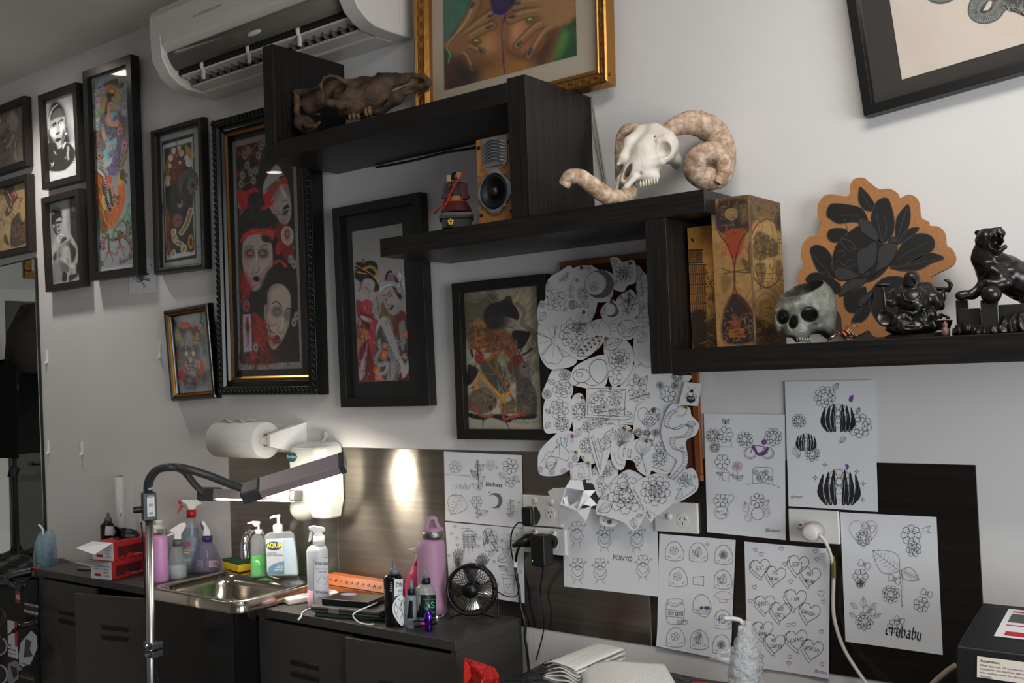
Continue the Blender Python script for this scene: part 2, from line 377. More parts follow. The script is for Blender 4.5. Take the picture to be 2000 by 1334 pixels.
mb=MB();mb.rings([[(x,-d,z) for d,z in [(.262,.252),(.267,.25),(.258,.268),(.25,.262)]] for x in (-.47,.3)]);mb.build('top_grille_lip',ac,t)
mb=MB();mb.rings([[(.5055,-d,z) for d,z in [(.06,.03),(.03,.02),(.03,.12),(.06,.12)]],[(.507,-d,z) for d,z in [(.06,.03),(.03,.02),(.03,.12),(.06,.12)]]]);mb.build('side_knockout',ac,t)
# ---------------------------------------------------------------- the stepped shelves
def plank(name,a,b,m,par):return MB().box(a,b).build(name,m,par,bev=.0012,segs=1)
t=T('wall_shelf','topmost black stained shelf with an upright at each end, holding the brown skull','shelf',(-2.0,0,2.178))
def rel(p,q=(-2.0,0,2.178)):return tuple(a-b for a,b in zip(p,q))
plank('shelf_board',rel((-2.437,-.3,2.178)),rel((-1.537,0,2.230)),m_woodx,t)
plank('end_upright',rel((-2.484,-.3,2.178)),rel((-2.437,0,2.535)),m_woodz,t)
plank('end_upright',rel((-1.537,-.3,1.884)),rel((-1.479,0,2.239)),m_woodz,t)
mb=MB();mb.tube(spl([rel(p) for p in [(-2.3,-.004,2.172),(-2.15,-.006,2.168),(-2.0,-.006,2.171),(-1.9,-.008,2.166),(-1.75,-.006,2.17),(-1.6,-.006,2.172)]]),.004,6);mb.build('cable',m_black,t)
t=T('wall_shelf','middle black stained shelf board carrying the speaker and the ram skull','shelf',(-1.5,0,1.833))
plank('shelf_board',(-.504,-.3,0),(.496,0,.051),m_woodx,t)
t=T('wall_shelf','lowest black stained shelf with an upright at its left end, holding the books and statues','shelf',(-.5,0,1.482))
plank('shelf_board',(-.602,-.3,0),(.6,0,.053),m_woodx,t)
plank('end_upright',(-.656,-.3,-.001),(-.602,0,.351),m_woodz,t)
# ---------------------------------------------------------------- steel splashback
def panel(x0,x1,z0,z1,m,lab):
    return tag(MB().box((x0,-.003,z0),(x1,-.0005,z1)).build('steel_splashback',m,bev=.0008,segs=1),lab,'wall panel')
panel(-3.112,-2.541,.30,1.272,m_steel,'brushed steel splashback panel behind the sink, at the left')
panel(-2.539,-1.36,.77,1.27,m_steel,'brushed steel splashback panel with a bright streak beside the power points')
panel(-1.358,-.545,.77,1.262,m_steeld,'dark steel splashback panel at the right, half covered by drawn sheets')
for lab,x,z in (('small white hook stuck on bare wall below the small demon mask picture',W(312,685)[0],W(312,685)[2]),('small white hook stuck low on the wall above the cling film roll',W(160,875)[0],W(160,875)[2]),('small white hook stuck beside the mirror edge',W(94,873)[0],W(94,873)[2]),('small white hook stuck high beside the mirror edge',W(91,697)[0],W(91,697)[2])):
    mb=MB();mb.box((-.008,-.004,-.028),(.008,0,.028));mb.box((-.005,-.012,-.03),(.005,-.004,-.022));mb.build('adhesive_hook',m_white).location=(x,0,z);tag(bpy.data.objects[-1] if False else COL.objects[-1],lab,'hook')
# ---------------------------------------------------------------- painted prints: a fine mesh whose vertices carry the print's own colours
class Art:
    def __init__(s,X,Y,base,gain=1.0):
        s.X,s.Y,s.gain=X,Y,gain;s.C=np.ones(X.shape+(3,))*lin(base);s.ox=s.oy=0;s.k=1.;s.rng=np.random.RandomState(7)
    def o(s,ox,oy,k):s.ox,s.oy,s.k=ox,oy,k;return s
    def p(s,pts):return [(s.ox+q[0]/s.k,s.oy+q[1]/s.k) for q in pts]
    def _blend(s,m,idx,col,a):
        m=np.clip(m*a,0,1)[...,None];s.C[idx]=s.C[idx]*(1-m)+np.asarray(lin(col))*m
    def _win(s,x0,y0,x1,y1,pad):return np.where((s.X>x0-pad) & (s.X<x1+pad) & (s.Y>y0-pad) & (s.Y<y1+pad))
    def fill(s,pts,col,a=1.,soft=.7,curve=True,tex=None):
        P=s.p(pts);P=spl(P,5,True) if curve and len(P)>2 else P;P=np.array(P)
        idx=s._win(P[:,0].min(),P[:,1].min(),P[:,0].max(),P[:,1].max(),soft*2)
        if not len(idx[0]):return s
        x,y=s.X[idx],s.Y[idx];ins=np.zeros(x.shape,bool);dist=np.full(x.shape,1e9);n=len(P)
        for i in range(n):
            (x1,y1),(x2,y2)=P[i],P[(i+1) % n];c=(y1>y) != (y2>y)
            ins ^= c & (x<(x2-x1)*(y-y1)/(y2-y1+1e-12)+x1)
            dx,dy=x2-x1,y2-y1;t=np.clip(((x-x1)*dx+(y-y1)*dy)/(dx*dx+dy*dy+1e-12),0,1)
            dist=np.minimum(dist,np.hypot(x-x1-t*dx,y-y1-t*dy))
        m=np.clip(.5+np.where(ins,dist,-dist)/(2*soft),0,1)
        if tex:m=m*np.clip(1+tex[1]*fbm(np.stack([x,y],-1),1/tex[0],tex[2] if len(tex)>2 else 0),0,1.3)
        s._blend(m,idx,col,a);return s
    def ell(s,cx,cy,rx,ry,col,rot=0,a=1.,soft=.7):
        cx,cy=s.p([(cx,cy)])[0];rx /= s.k;ry /= s.k;R=max(rx,ry)
        idx=s._win(cx-R,cy-R,cx+R,cy+R,soft*2)
        if not len(idx[0]):return s
        x,y=s.X[idx]-cx,s.Y[idx]-cy;c,n=math.cos(math.radians(rot)),math.sin(math.radians(rot));u,v=(x*c+y*n)/rx,(-x*n+y*c)/ry
        d=(1-np.hypot(u,v))*min(rx,ry);s._blend(np.clip(.5+d/(2*soft),0,1),idx,col,a);return s
    def ln(s,pts,w,col,a=1.,soft=.5,curve=True,taper=False):
        P=s.p(pts);P=spl(P,5) if curve and len(P)>2 else P;P=np.array(P,float);w=w/2
        idx=s._win(P[:,0].min(),P[:,1].min(),P[:,0].max(),P[:,1].max(),w+soft*2)
        if not len(idx[0]):return s
        x,y=s.X[idx],s.Y[idx];m=np.zeros(x.shape);n=len(P)-1
        for i in range(n):
            (x1,y1),(x2,y2)=P[i],P[i+1];dx,dy=x2-x1,y2-y1
            t=np.clip(((x-x1)*dx+(y-y1)*dy)/(dx*dx+dy*dy+1e-12),0,1);ww=w*(1-((i+t)/n)*.9) if taper else w
            m=np.maximum(m,np.clip(.5+(ww-np.hypot(x-x1-t*dx,y-y1-t*dy))/(2*soft),0,1))
        s._blend(m,idx,col,a);return s
    def tex(s,size,amp,seed=0):
        s.C *= np.clip(1+amp*fbm(np.stack([s.X,s.Y],-1),1/size,seed),.2,2)[...,None];return s
    def cloud(s,size,col,lo,hi,seed=0,a=1.,box=None):
        m=np.clip((fbm(np.stack([s.X,s.Y],-1),1/size,seed)-lo)/(hi-lo),0,1)*a
        if box:
            (bx0,by0),(bx1,by1)=s.p([box[:2],box[2:]]);m=m*((s.X>bx0) & (s.X<bx1) & (s.Y>by0) & (s.Y<by1))
        s.C=s.C*(1-m[...,None])+np.asarray(lin(col))*m[...,None];return s
    def scrib(s,box,n,ln,w,cols,ang=(0,360),curl=.6,a=.8):
        for i in range(n):
            x=s.rng.uniform(box[0],box[2]);y=s.rng.uniform(box[1],box[3]);t=math.radians(s.rng.uniform(*ang));P=[(x,y)];c=s.rng.uniform(-curl,curl)
            for j in range(4):x+=ln/4*math.cos(t);y+=ln/4*math.sin(t);t+=c;P.append((x,y))
            s.ln(P,w,cols[s.rng.randint(len(cols))],a)
        return s
    def curls(s,box,n,r,w,col,a=.8):
        for i in range(n):
            x=s.rng.uniform(box[0],box[2]);y=s.rng.uniform(box[1],box[3]);t0=s.rng.uniform(0,6.28);d=s.rng.choice([-1,1]);R=r*s.rng.uniform(.6,1.2)
            s.ln([(x+R*(1-k/9)*math.cos(t0+d*k*.75)*.8,y+R*(1-k/9)*math.sin(t0+d*k*.75)) for k in range(9)],w,col,a,curve=False)
        return s
m_print=M('print_colours','#808080',.55,attr='Col')
def art_part(name,parent,Mx,x0,x1,z0,z1,d,fn,step=1.0,gain=1.0):
    c=[Mx @ Vector((x,-d,z)) for x in (x0,x1) for z in (z0,z1)];q=PX(np.array([tuple(v) for v in c]))
    nu=max(8,int(np.hypot(*(q[2]-q[0]))/step));nv=max(8,int(np.hypot(*(q[1]-q[0]))/step))
    us=np.linspace(x0,x1,nu+1);zs=np.linspace(z1,z0,nv+1);A=np.array(Mx)
    L=np.stack(np.broadcast_arrays(us[None,:],-d,zs[:,None]),-1);Q=PX(L@A[:3,:3].T+A[:3,3])
    art=Art(Q[...,0],Q[...,1],'#ffffff');fn(art)
    C=np.clip(art.C*gain,0,.88);n=(nu+1)*(nv+1);I=np.arange(n).reshape(nv+1,nu+1)
    F=np.stack([I[:-1,:-1],I[1:,:-1],I[1:,1:],I[:-1,1:]],-1).reshape(-1,4)
    return np_mesh(name,L.reshape(-1,3),F,m_print,parent,C.reshape(-1,3),smooth=False)
def picture(label,corners,dep,prof,mould,fn,gain=1.0,mat=None,print_px=None,fillet=None,back=0.,grp='framed pictures on the wall',loc=None,size=None,tilt=None,step=1.0,glass=True,carve=None):
    bw=prof[-1][0]
    if loc is None:
        tl,tr,br,bl=[W(x,y,dep) for x,y in corners]
        w=.5*((tr[0]-tl[0])+(br[0]-bl[0]));h=.5*((tl[2]-bl[2])+(tr[2]-br[2]));rot=.5*((tr[2]-tl[2])+(br[2]-bl[2]))/w
        sh=.5*((tl[0]-bl[0])+(tr[0]-br[0]))+rot*h;xm=.25*(tl[0]+tr[0]+bl[0]+br[0]);dl=max(0.,sh/xm*(2.32-dep));tilt=min(dl/h,.06)
        loc=Vector((.5*(bl[0]+br[0]),-.0015,.5*(bl[2]+br[2])))
    else:(w,h),rot=size,0.
    t=T('framed_picture',label,'picture',loc,rot=(tilt,-rot,0),group=None)
    Mx=Matrix.Translation(loc) @ Matrix.Rotation(-rot,4,'Y') @ Matrix.Rotation(tilt,4,'X')
    mb=MB();rs=[]
    for cx,cz,sx,sz in ((-w/2,0,1,1),(w/2,0,-1,1),(w/2,h,-1,-1),(-w/2,h,1,-1)):rs.append([(cx+sx*a,-d,cz+sz*a) for a,d in [(0,.001)]+prof+[(bw,.004)]])
    mb.rings(rs,closed=True);mb.build('moulding',mould,t,bev=.0012,segs=2)
    i=prof[-1][1];rec=max(.006,i-.010)
    MB().box((-w/2+bw*.6,-.004,bw*.6),(w/2-bw*.6,-.001,h-bw*.6)).build('backing_board',M('backing_card','#4a4038',.8),t)
    if carve:carve(t,w,h)
    if fillet:
        a,fw,fd,fm=fillet;rs=[]
        for cx,cz,sx,sz in ((-w/2,0,1,1),(w/2,0,-1,1),(w/2,h,-1,-1),(-w/2,h,1,-1)):rs.append([(cx+sx*q,-d,cz+sz*q) for q,d in [(a,.004),(a,fd),(a+fw*.5,fd+.002),(a+fw,fd-.003),(a+fw,.004)]])
        MB().rings(rs,closed=True).build('gold_fillet',fm,t);
    ox0,ox1,oz0,oz1=-w/2+bw-.002,w/2-bw+.002,bw-.002,h-bw+.002
    if mat:MB().box((ox0,-rec+.0015,oz0),(ox1,-rec+.003,oz1)).build('mount_board',mat,t)
    x0,x1,z0,z1=ox0,ox1,oz0,oz1
    if print_px:
        Mi=Mx.inverted();q=[]
        n3=Mx.to_3x3() @ Vector((0,1,0));p0=Mx @ Vector((0,-rec,0))
        for x,y in print_px:
            v=Vector(ray(x,y));c=Vector(CAM);k=(p0-c).dot(n3)/v.dot(n3);q.append(Mi @ (c+v*k))
        x0=.5*(q[0].x+q[3].x);x1=.5*(q[1].x+q[2].x);z1=.5*(q[0].z+q[1].z);z0=.5*(q[2].z+q[3].z)
        x0,x1,z0,z1=max(x0,ox0),min(x1,ox1),max(z0,oz0),min(z1,oz1)
    art_part('print',t,Mx,x0,x1,z0,z1,rec,fn,step,gain)
    if glass:MB().box((ox0,-rec-.0035,oz0),(ox1,-rec-.0025,oz1)).build('glass',m_glass,t)
    return t
FLAT=lambda bw,d:[(0,d),(bw,d),(bw,d-.012)]
m_fblack=M('frame_black','#151413',.38,bump=(300,.08,.001));m_fbrown=M('frame_dark_brown','#241d1a',.42)
# --- two brown pictures at the left edge
def a_sepia(a):
    a.o(0,180,8.08);a.fill([(-700,-200),(700,-200),(700,1400),(-700,1400)],'#6b5f57',curve=False)
    a.cloud(9,'#7d7068',-.2,.5,1);a.cloud(5,'#51463f',.0,.5,4,.7)
    a.fill([(180,300),(240,330),(300,430),(270,560),(230,640),(150,620),(140,480),(130,380)],'#9a918a',soft=3);a.fill([(75,560),(140,480),(130,400),(110,470)],'#a29a92',soft=2)
    a.ln([(60,640),(90,600),(150,600),(220,640)],2,'#3c332d',.7);a.ln([(215,680),(170,790),(115,870)],3.5,'#a59c93');a.ell(250,720,25,50,'#8d8078',10);a.ell(245,730,12,34,'#4c4038',10)
    a.fill([(0,640),(80,640),(100,790),(60,800),(0,720)],'#5a4e46',soft=2);a.ell(75,770,22,26,'#9d9088');a.fill([(-80,500),(60,470),(70,640),(0,650)],'#877b72',soft=4)
    a.ln([(235,790),(242,880)],1.6,'#b98b5e');a.fill([(230,910),(265,1000),(265,1090),(220,1030)],'#8f847b');a.fill([(285,900),(330,860),(360,960),(400,1090),(320,1100)],'#7a6e66',soft=3)
    a.fill([(0,1190),(120,1180),(250,1120),(400,1080),(400,1100),(0,1230)],'#a79c92');a.scrib((-60,250,400,1150),60,90,1,['#50453d','#8c8078','#978d84'],(40,110));a.ell(5,450,9,12,'#f5efe6')
picture('brown toned portrait photograph in dark frame, upper picture at the left edge',[(-62,231),(45,188),(54,322),(-62,360)],.034,FLAT(.028,.034),m_fbrown,a_sepia,1.25)
def a_tan(a):
    a.o(0,335,7.853);a.fill([(-700,-200),(700,-200),(700,1400),(-700,1400)],'#a88d62',curve=False);a.cloud(14,'#b89b68',-.2,.4,3);a.cloud(7,'#c3ae88',.05,.5,9,.7)
    a.fill([(60,260),(200,215),(230,330),(160,480),(190,580),(120,690),(75,640),(100,540),(55,360)],'#5b4138',soft=1.2);a.fill([(200,300),(280,330),(260,400),(180,470),(150,420)],'#7e4a3c',soft=1)
    a.ln([(60,380),(150,610)],1.6,'#c9b193');a.ln([(115,300),(170,420)],1.2,'#d8c8ae');a.ln([(280,400),(210,470),(170,620)],4,'#4c3b33');a.ln([(295,405),(235,470),(190,640)],1.5,'#b99a63')
    a.fill([(290,420),(350,390),(320,520),(280,590)],'#9a6236');a.fill([(165,640),(250,600),(270,700),(190,790)],'#9a8657');a.ell(210,650,30,34,'#c2a568');a.ell(205,655,18,20,'#5f5335')
    a.fill([(180,760),(300,620),(390,740),(410,1000),(370,1110),(170,1150),(160,900)],'#4d3c34',soft=1.5);a.fill([(310,500),(380,480),(385,730),(320,740)],'#a5935f',soft=2)
    for i in range(5):a.ln([(330,800+60*i),(360,770+60*i),(385,820+60*i)],1.2,'#8c6558')
    a.fill([(70,960),(110,1010),(140,1140),(60,1070)],'#5a463c');a.scrib((160,700,400,1120),50,90,1,['#2f2622','#7c655a','#6b5348'],(50,130));a.scrib((20,240,300,600),25,80,1,['#6b5146','#c9b89a'],(50,130));a.ell(-30,370,70,90,'#7d6c52',0,.7,3);a.ell(-5,375,20,40,'#c9a13f');a.ln([(-40,730),(40,750),(60,830)],1.6,'#6a5a44')
picture('tan and maroon ink print in dark frame, lower picture at the left edge',[(-62,373),(51.5,340),(60,489),(-62,517)],.034,FLAT(.028,.034),m_fbrown,a_tan,1.3)
# --- black and white spray portraits
def a_headband(a):
    a.o(70,160,6.064);a.fill([(0,0),(667,0),(667,1334),(0,1334)],'#c6c8c9',curve=False)
    a.fill([(200,230),(290,240),(350,340),(390,470),(440,640),(400,720),(250,740),(120,760),(130,600),(140,430)],'#57565a',.8,soft=8);a.fill([(190,250),(270,245),(335,330),(360,470),(380,620),(390,720),(170,720),(150,560),(160,400)],'#2a2828',soft=3)
    a.fill([(185,440),(330,405),(345,480),(345,640),(280,770),(215,730),(175,640),(165,540)],'#a9aaab',soft=1.3);a.fill([(185,400),(215,350),(290,310),(330,400),(250,425),(185,460)],'#5f5e60',soft=1.2)
    a.ln([(155,560),(160,430),(200,320),(255,270)],1.8,'#d6d6d6');a.fill([(170,560),(240,540),(235,640),(180,640)],'#d7d8d8',soft=2);a.fill([(285,500),(335,500),(330,590),(290,620)],'#d2d3d3',soft=2)
    a.fill([(185,510),(230,475),(245,500),(200,520)],'#222222',soft=1);a.fill([(262,480),(310,440),(325,450),(270,500)],'#1d1d1d',soft=1);a.ell(208,520,22,16,'#8c8c8c');a.ell(208,518,9,10,'#222222');a.ell(296,492,20,17,'#e0e0e0');a.ell(297,492,9,10,'#333333')
    a.fill([(238,610),(285,590),(280,610),(245,628)],'#252525',soft=1);a.fill([(225,690),(260,665),(305,665),(280,700),(250,712)],'#222222',soft=1);a.fill([(175,640),(220,700),(260,770),(215,740)],'#3a393a',soft=2);a.fill([(330,560),(345,640),(300,740),(310,640)],'#4a494a',soft=2)
    a.ell(368,500,14,32,'#9d9d9d',8);a.ell(366,505,7,20,'#333333');a.ell(360,612,10,14,'#dddddd');a.fill([(130,740),(220,720),(270,790),(340,740),(400,730),(470,830),(440,940),(330,1050),(150,1045),(140,900)],'#2f2c2b',soft=1.5)
    for i in range(9):a.ln([(160+32*i,1030-14*i),(165+34*i-10,1110-16*i)],2.6,'#3a3735',taper=True)
    for i in range(7):a.ln([(440,800+26*i),(470,810+24*i)],2,'#3b3836',taper=True)
    a.ln([(320,785),(350,715)],2.4,'#cfcfcf');a.ln([(215,820),(238,858)],1.5,'#b9b9b9');a.ln([(180,965),(200,985),(210,955)],1.4,'#cfcfcf');a.ln([(185,1005),(200,980)],1.4,'#c9c9c9');a.ln([(345,910),(360,885)],1,'#aaaaaa')
    for i in range(9):a.ell(380+4*math.sin(i),770+18*i,12,11,'#b7b5b3');a.ell(380+4*math.sin(i),772+18*i,5,5,'#55524f')
    a.tex(3,.08)
picture('black and white portrait of a man in a headband, in black frame',[(73.6,189.4),(148.3,162.5),(156,352),(83.5,371)],.036,FLAT(.028,.036),m_fbrown,a_headband,1.15)
def a_boxer(a):
    a.o(70,360,6.064);a.fill([(0,0),(667,0),(667,1334),(0,1334)],'#a6a9ab',curve=False)
    a.fill([(180,250),(260,240),(250,620),(150,700),(140,420)],'#6c6b6c',.7,soft=9);a.fill([(385,180),(395,560),(420,600),(375,500)],'#3a3838',.6,soft=4);a.fill([(400,165),(460,150),(500,760),(440,640),(410,560)],'#2a2727',soft=1.5);a.fill([(430,170),(440,180),(445,300),(432,290)],'#6d6a6a',soft=2)
    a.fill([(120,840),(300,860),(320,1150),(150,1190)],'#8a8c8d',soft=2,curve=False);a.fill([(200,300),(270,280),(310,360),(310,440),(290,560),(240,600),(200,520),(180,420)],'#262323',soft=1.5)
    for i in range(14):a.ell(200+a.rng.uniform(0,100),290+a.rng.uniform(0,70),16,12,'#1f1c1c' if i % 3 else '#7d7b7a')
    a.fill([(235,440),(275,400),(300,400),(305,470),(295,550),(262,580),(232,540)],'#a7a6a5',soft=1);a.fill([(230,445),(300,430),(300,455),(240,470)],'#2a2828',soft=1);a.fill([(260,490),(280,470),(285,500),(262,520)],'#4b4948',soft=1);a.fill([(262,545),(295,535),(290,550),(265,565)],'#2d2b2a',soft=1);a.fill([(232,460),(250,500),(250,570),(228,530)],'#4a4847',soft=1.2);a.ell(210,495,10,18,'#b3b2b1')
    a.fill([(210,670),(300,590),(390,580),(440,640),(490,740),(515,880),(490,960),(420,960),(360,930),(300,1050),(270,980),(250,890),(190,900),(175,780)],'#a4a3a2',soft=1.2)
    a.fill([(180,760),(240,720),(230,830),(185,980),(155,960),(165,860)],'#b5b4b3',soft=1);a.fill([(205,850),(240,790),(250,850),(240,890),(205,900)],'#4b3f3b',soft=1.5);a.fill([(250,640),(300,585),(335,610),(290,660),(270,700)],'#c2c1c0',soft=1);a.ln([(270,640),(300,610),(320,625)],1.2,'#333333');a.ln([(280,660),(310,640)],1.2,'#333333')
    a.fill([(325,625),(370,640),(330,680),(290,700)],'#3b3735',soft=1);a.fill([(370,680),(420,640),(400,740),(350,740),(300,850),(270,880),(270,760),(330,700)],'#4a4441',.8,soft=2);a.fill([(395,700),(430,710),(480,780),(465,880),(425,930),(410,830)],'#352f2d',soft=1.5);a.ell(318,792,8,9,'#2d2927');a.ell(330,770,40,60,'#c4c3c2',20,.5,3)
    a.fill([(270,900),(350,930),(410,960),(390,1050),(310,1050),(280,980)],'#6e6a68',soft=3);a.fill([(360,940),(440,950),(470,990),(460,1090),(440,1090),(420,1020),(405,1095),(390,1070),(400,980)],'#bdbcbb',soft=1)
    for i in range(3):a.ln([(410+18*i,1000),(405+20*i,1085)],1,'#2d2927')
    a.fill([(475,960),(520,900),(530,1030),(480,1080)],'#3a3532',soft=1.5);a.fill([(318,1045),(370,1060),(365,1140),(315,1150)],'#242120',soft=1);a.fill([(390,1080),(480,1060),(490,1090),(400,1150)],'#33302e',soft=1.5);a.ln([(375,1040),(378,1130)],2,'#b0afae');a.scrib((290,820,400,930),24,40,1,['#7b7876','#c9c8c7'],(60,120));a.tex(3,.07)
picture('black and white picture of a shirtless man, hand at his chin, in black frame',[(80.2,388.9),(153,368),(162.3,558.7),(89.8,570)],.036,FLAT(.028,.036),m_fbrown,a_boxer,1.2)
# --- tall goddess print
def a_goddess(a):
    a.o(160,100,5.562);a.fill([(0,0),(723,0),(723,2700),(0,2700)],'#aeb3b0',curve=False)
    a.fill([(88,330),(487,185),(560,2310),(165,2375)],'#8a9498',curve=False);a.fill([(105,700),(490,650),(500,1000),(400,1200),(120,1100)],'#45464a',soft=12);a.fill([(120,1100),(520,1000),(540,1500),(130,1600)],'#7d8a91',.7,soft=20)
    a.fill([(92,340),(487,195),(495,690),(440,660),(400,600),(380,560),(250,640),(190,760),(130,860),(108,880),(100,600)],'#8f9493',soft=2);a.fill([(195,380),(300,320),(385,300),(395,370),(460,360),(440,395),(390,400),(300,360),(205,420)],'#2e2b27',soft=1.5)
    a.curls((100,330,480,680),75,34,1,'#4c5152');a.curls((100,330,480,680),50,30,1,'#c4c9c7');a.curls((100,660,200,860),14,30,1.1,'#c4c9c7');a.ell(440,360,22,20,'#2e2b27')
    a.fill([(200,560),(240,420),(330,380),(400,420),(390,590),(300,640),(210,650)],'#b3923e',.85,soft=4);a.ell(312,430,62,72,'#b06a26');a.ell(312,430,50,58,'#a8762b');a.scrib((250,370,370,480),18,60,1,['#7e4a1c','#c4902f'],(80,100))
    a.fill([(270,470),(300,445),(350,465),(350,500),(330,530),(345,560),(320,620),(320,680),(270,730),(245,690),(255,600),(275,540)],'#191617',soft=1);a.fill([(300,425),(330,415),(345,440),(320,460)],'#c0ab74');a.fill([(285,560),(330,545),(342,585),(318,640),(300,670),(275,655),(275,600)],'#b88a72',soft=.8)
    a.ell(335,515,18,22,'#9a8fa0');a.ln([(300,590),(312,594)],.8,'#2b1c1a');a.ln([(322,580),(334,577)],.8,'#2b1c1a');a.ell(298,640,8,4,'#9c2c2e');a.ln([(316,590),(320,615)],.7,'#7a4b3c')
    for (x,y,r) in ((235,420,34),(180,545,42)):
        for k in range(7):a.ell(x+r*.5*math.cos(k*.9),y+r*.6*math.sin(k*.9),r*.5,r*.62,['#b687ac','#a26e9d','#c9a3c0'][k % 3],k*51)
    a.ln([(230,480),(215,600),(260,740)],1.6,'#5d8a3a');a.ln([(190,590),(220,640)],1.5,'#7a9a3a');a.fill([(235,640),(205,690),(148,730),(165,680)],'#5f8f3e')
    a.fill([(205,690),(255,700),(280,760),(300,860),(240,900),(200,870),(195,770)],'#4d4858',soft=1);a.fill([(315,665),(370,660),(400,730),(385,760),(320,780),(300,740)],'#6fa3b0',soft=1);a.fill([(370,690),(405,740),(360,760),(330,745)],'#5a5468');a.fill([(265,690),(300,660),(315,700),(300,800),(270,780)],'#b98c74');a.ln([(262,740),(275,790),(300,800)],4,'#c08f74')
    a.fill([(385,740),(408,790),(395,820),(310,815),(300,775),(340,780)],'#c0876a',soft=.9);a.fill([(250,740),(300,770),(310,800),(280,805)],'#c08a6c');a.ln([(265,740),(295,860)],1.4,'#7d6a3e')
    a.fill([(250,850),(320,830),(375,860),(380,920),(330,990),(280,960),(255,900)],'#4b4757',soft=1);a.fill([(205,810),(240,820),(250,870),(200,850)],'#5f9fae');a.fill([(210,870),(245,860),(270,950),(300,1040),(340,1030),(330,1080),(295,1075),(245,990)],'#bd8668',soft=.9)
    a.fill([(250,900),(300,970),(380,930),(390,990),(370,1060),(330,1130),(270,1190),(230,1200),(245,1080),(280,1040)],'#6fa3b0',soft=1);a.fill([(385,900),(430,1000),(410,1200),(400,1330),(300,1330),(270,1220),(330,1140),(370,1050)],'#5b5068',soft=1);a.fill([(310,1100),(370,1080),(380,1330),(290,1330)],'#6c5a86',soft=2)
    a.scrib((200,700,290,890),40,20,.9,['#8d8aa0','#2c2936']);a.scrib((255,840,375,980),60,20,.9,['#8d8aa0','#2c2936']);a.scrib((290,1080,400,1330),60,60,1,['#8f84a8','#3b3150','#4b4360'],(70,110));a.scrib((250,920,380,1180),30,40,.8,['#3d6e7c','#9cc4cc'],(60,120));a.fill([(210,1000),(250,980),(250,1070),(215,1080)],'#5c5a5c',soft=1)
    a.ell(315,1050,22,26,'#bd8668');a.ln([(335,1010),(345,1140)],1.2,'#4f8b4f')
    for pts in ([(190,860),(160,1000),(175,1160),(220,1140)],[(420,800),(440,860),(420,930)],[(500,960),(470,1080),(450,1180),(420,1260)],[(470,950),(430,1100)]):
        P=spl(pts,8)
        for i,(x,y) in enumerate(P):a.ell(x+(-16 if i % 2 else 16),y,18,9,'#553a22' if i % 3 else '#8b5a26',40 if i % 2 else -40)
        a.ln(pts,1,'#a97a38')
    for x,y in ((408,868),(462,1020)):a.ell(x,y,24,46,'#b573a0',12);a.ell(x+3,y+2,12,22,'#27495c',12)
    a.fill([(205,1235),(290,1180),(335,1150),(310,1230),(240,1270)],'#a5a8a3',soft=1);a.scrib((150,1180,230,1330),30,40,1.4,['#7a4f28','#3d2a1a','#9a6a30'],(40,100))
    a.o(160,310,5.562)
    a.fill([(150,150),(215,200),(225,330),(215,450),(150,440),(140,300)],'#9c5527',soft=1.2);a.fill([(150,440),(230,480),(280,640),(280,790),(210,800),(160,620)],'#6b4a26',soft=2);a.fill([(420,240),(465,300),(470,420),(430,600),(350,700),(280,690),(265,560),(330,560),(390,430),(390,300)],'#b35f28',soft=1.2);a.fill([(280,560),(350,540),(400,640),(340,760),(270,730)],'#a85a2a',soft=2)
    a.scrib((280,260,460,700),60,80,1,['#7e3c16','#d07d3e','#c9702f'],(60,120));a.scrib((150,180,230,460),40,60,1.1,['#5a3216','#c47a34','#2f4a2c'],(60,120));a.scrib((160,460,280,800),60,60,1.2,['#3b3a1c','#84702e','#5a2418'],(60,110))
    a.fill([(240,210),(300,180),(330,230),(320,270),(270,260)],'#b1563f');a.ln([(270,260),(300,380),(340,500)],4,'#a84c3a');a.ln([(300,280),(350,380),(360,420)],3,'#b86a3c');a.ln([(300,330),(320,470),(335,510)],5,'#27402f')
    a.fill([(100,90),(200,110),(270,190),(230,210),(160,150)],'#22211f')
    for i in range(6):a.ln([(110,92),(180,110+8*i),(250,180+6*i)],.8,'#b7b8b2')
    a.fill([(225,220),(270,300),(280,430),(320,540),(300,570),(250,450),(220,320)],'#242422')
    for i in range(11):a.ln([(225+7*i,250+28*i),(262+5*i,236+28*i)],.9,'#b5b8b4')
    a.ln([(235,410),(230,480),(250,540)],6,'#c08a2c');a.fill([(390,180),(430,110),(450,130),(440,240),(420,290),(390,280)],'#c08b30');a.fill([(410,140),(450,110),(470,170),(450,230),(415,220)],'#2f4a2a');a.fill([(470,165),(495,160),(495,200),(475,210)],'#8e4230');a.fill([(450,220),(485,230),(480,280)],'#4a3a22')
    a.ell(365,415,20,16,'#c79a74');a.scrib((350,390,420,490),12,40,2,['#2b2a22'],(150,210));a.ln([(230,560),(260,690),(340,765)],1.6,'#c07a34');a.ln([(340,765),(440,820),(520,920)],1.4,'#a8803e')
    for pts in ([(510,490),(460,640),(390,700),(340,800),(320,890),(270,840)],[(170,660),(165,760),(180,830)],[(480,600),(520,640),(530,700)]):
        for i,(x,y) in enumerate(spl(pts,9)):a.ell(x+(8 if i % 2 else -8),y,13,10,'#3d7a58' if i % 2 else '#5d9a72')
    for pts in ([(380,780),(450,830),(520,900),(560,980),(530,1060),(440,1120)],[(470,670),(510,740),(500,820)],[(250,840),(220,920),(220,980)],[(340,880),(400,860),(420,800)]):
        P=spl(pts,8)
        for i,(x,y) in enumerate(P):a.ell(x+(-18 if i % 2 else 18),y+4,19,8,'#3f3220' if i % 3 else '#7a6230',35 if i % 2 else -35)
    for x,y in ((238,905),(540,975),(420,1115)):a.ell(x,y,20,42,'#a85a84',-8);a.ell(x,y+6,10,16,'#1e3a4a')
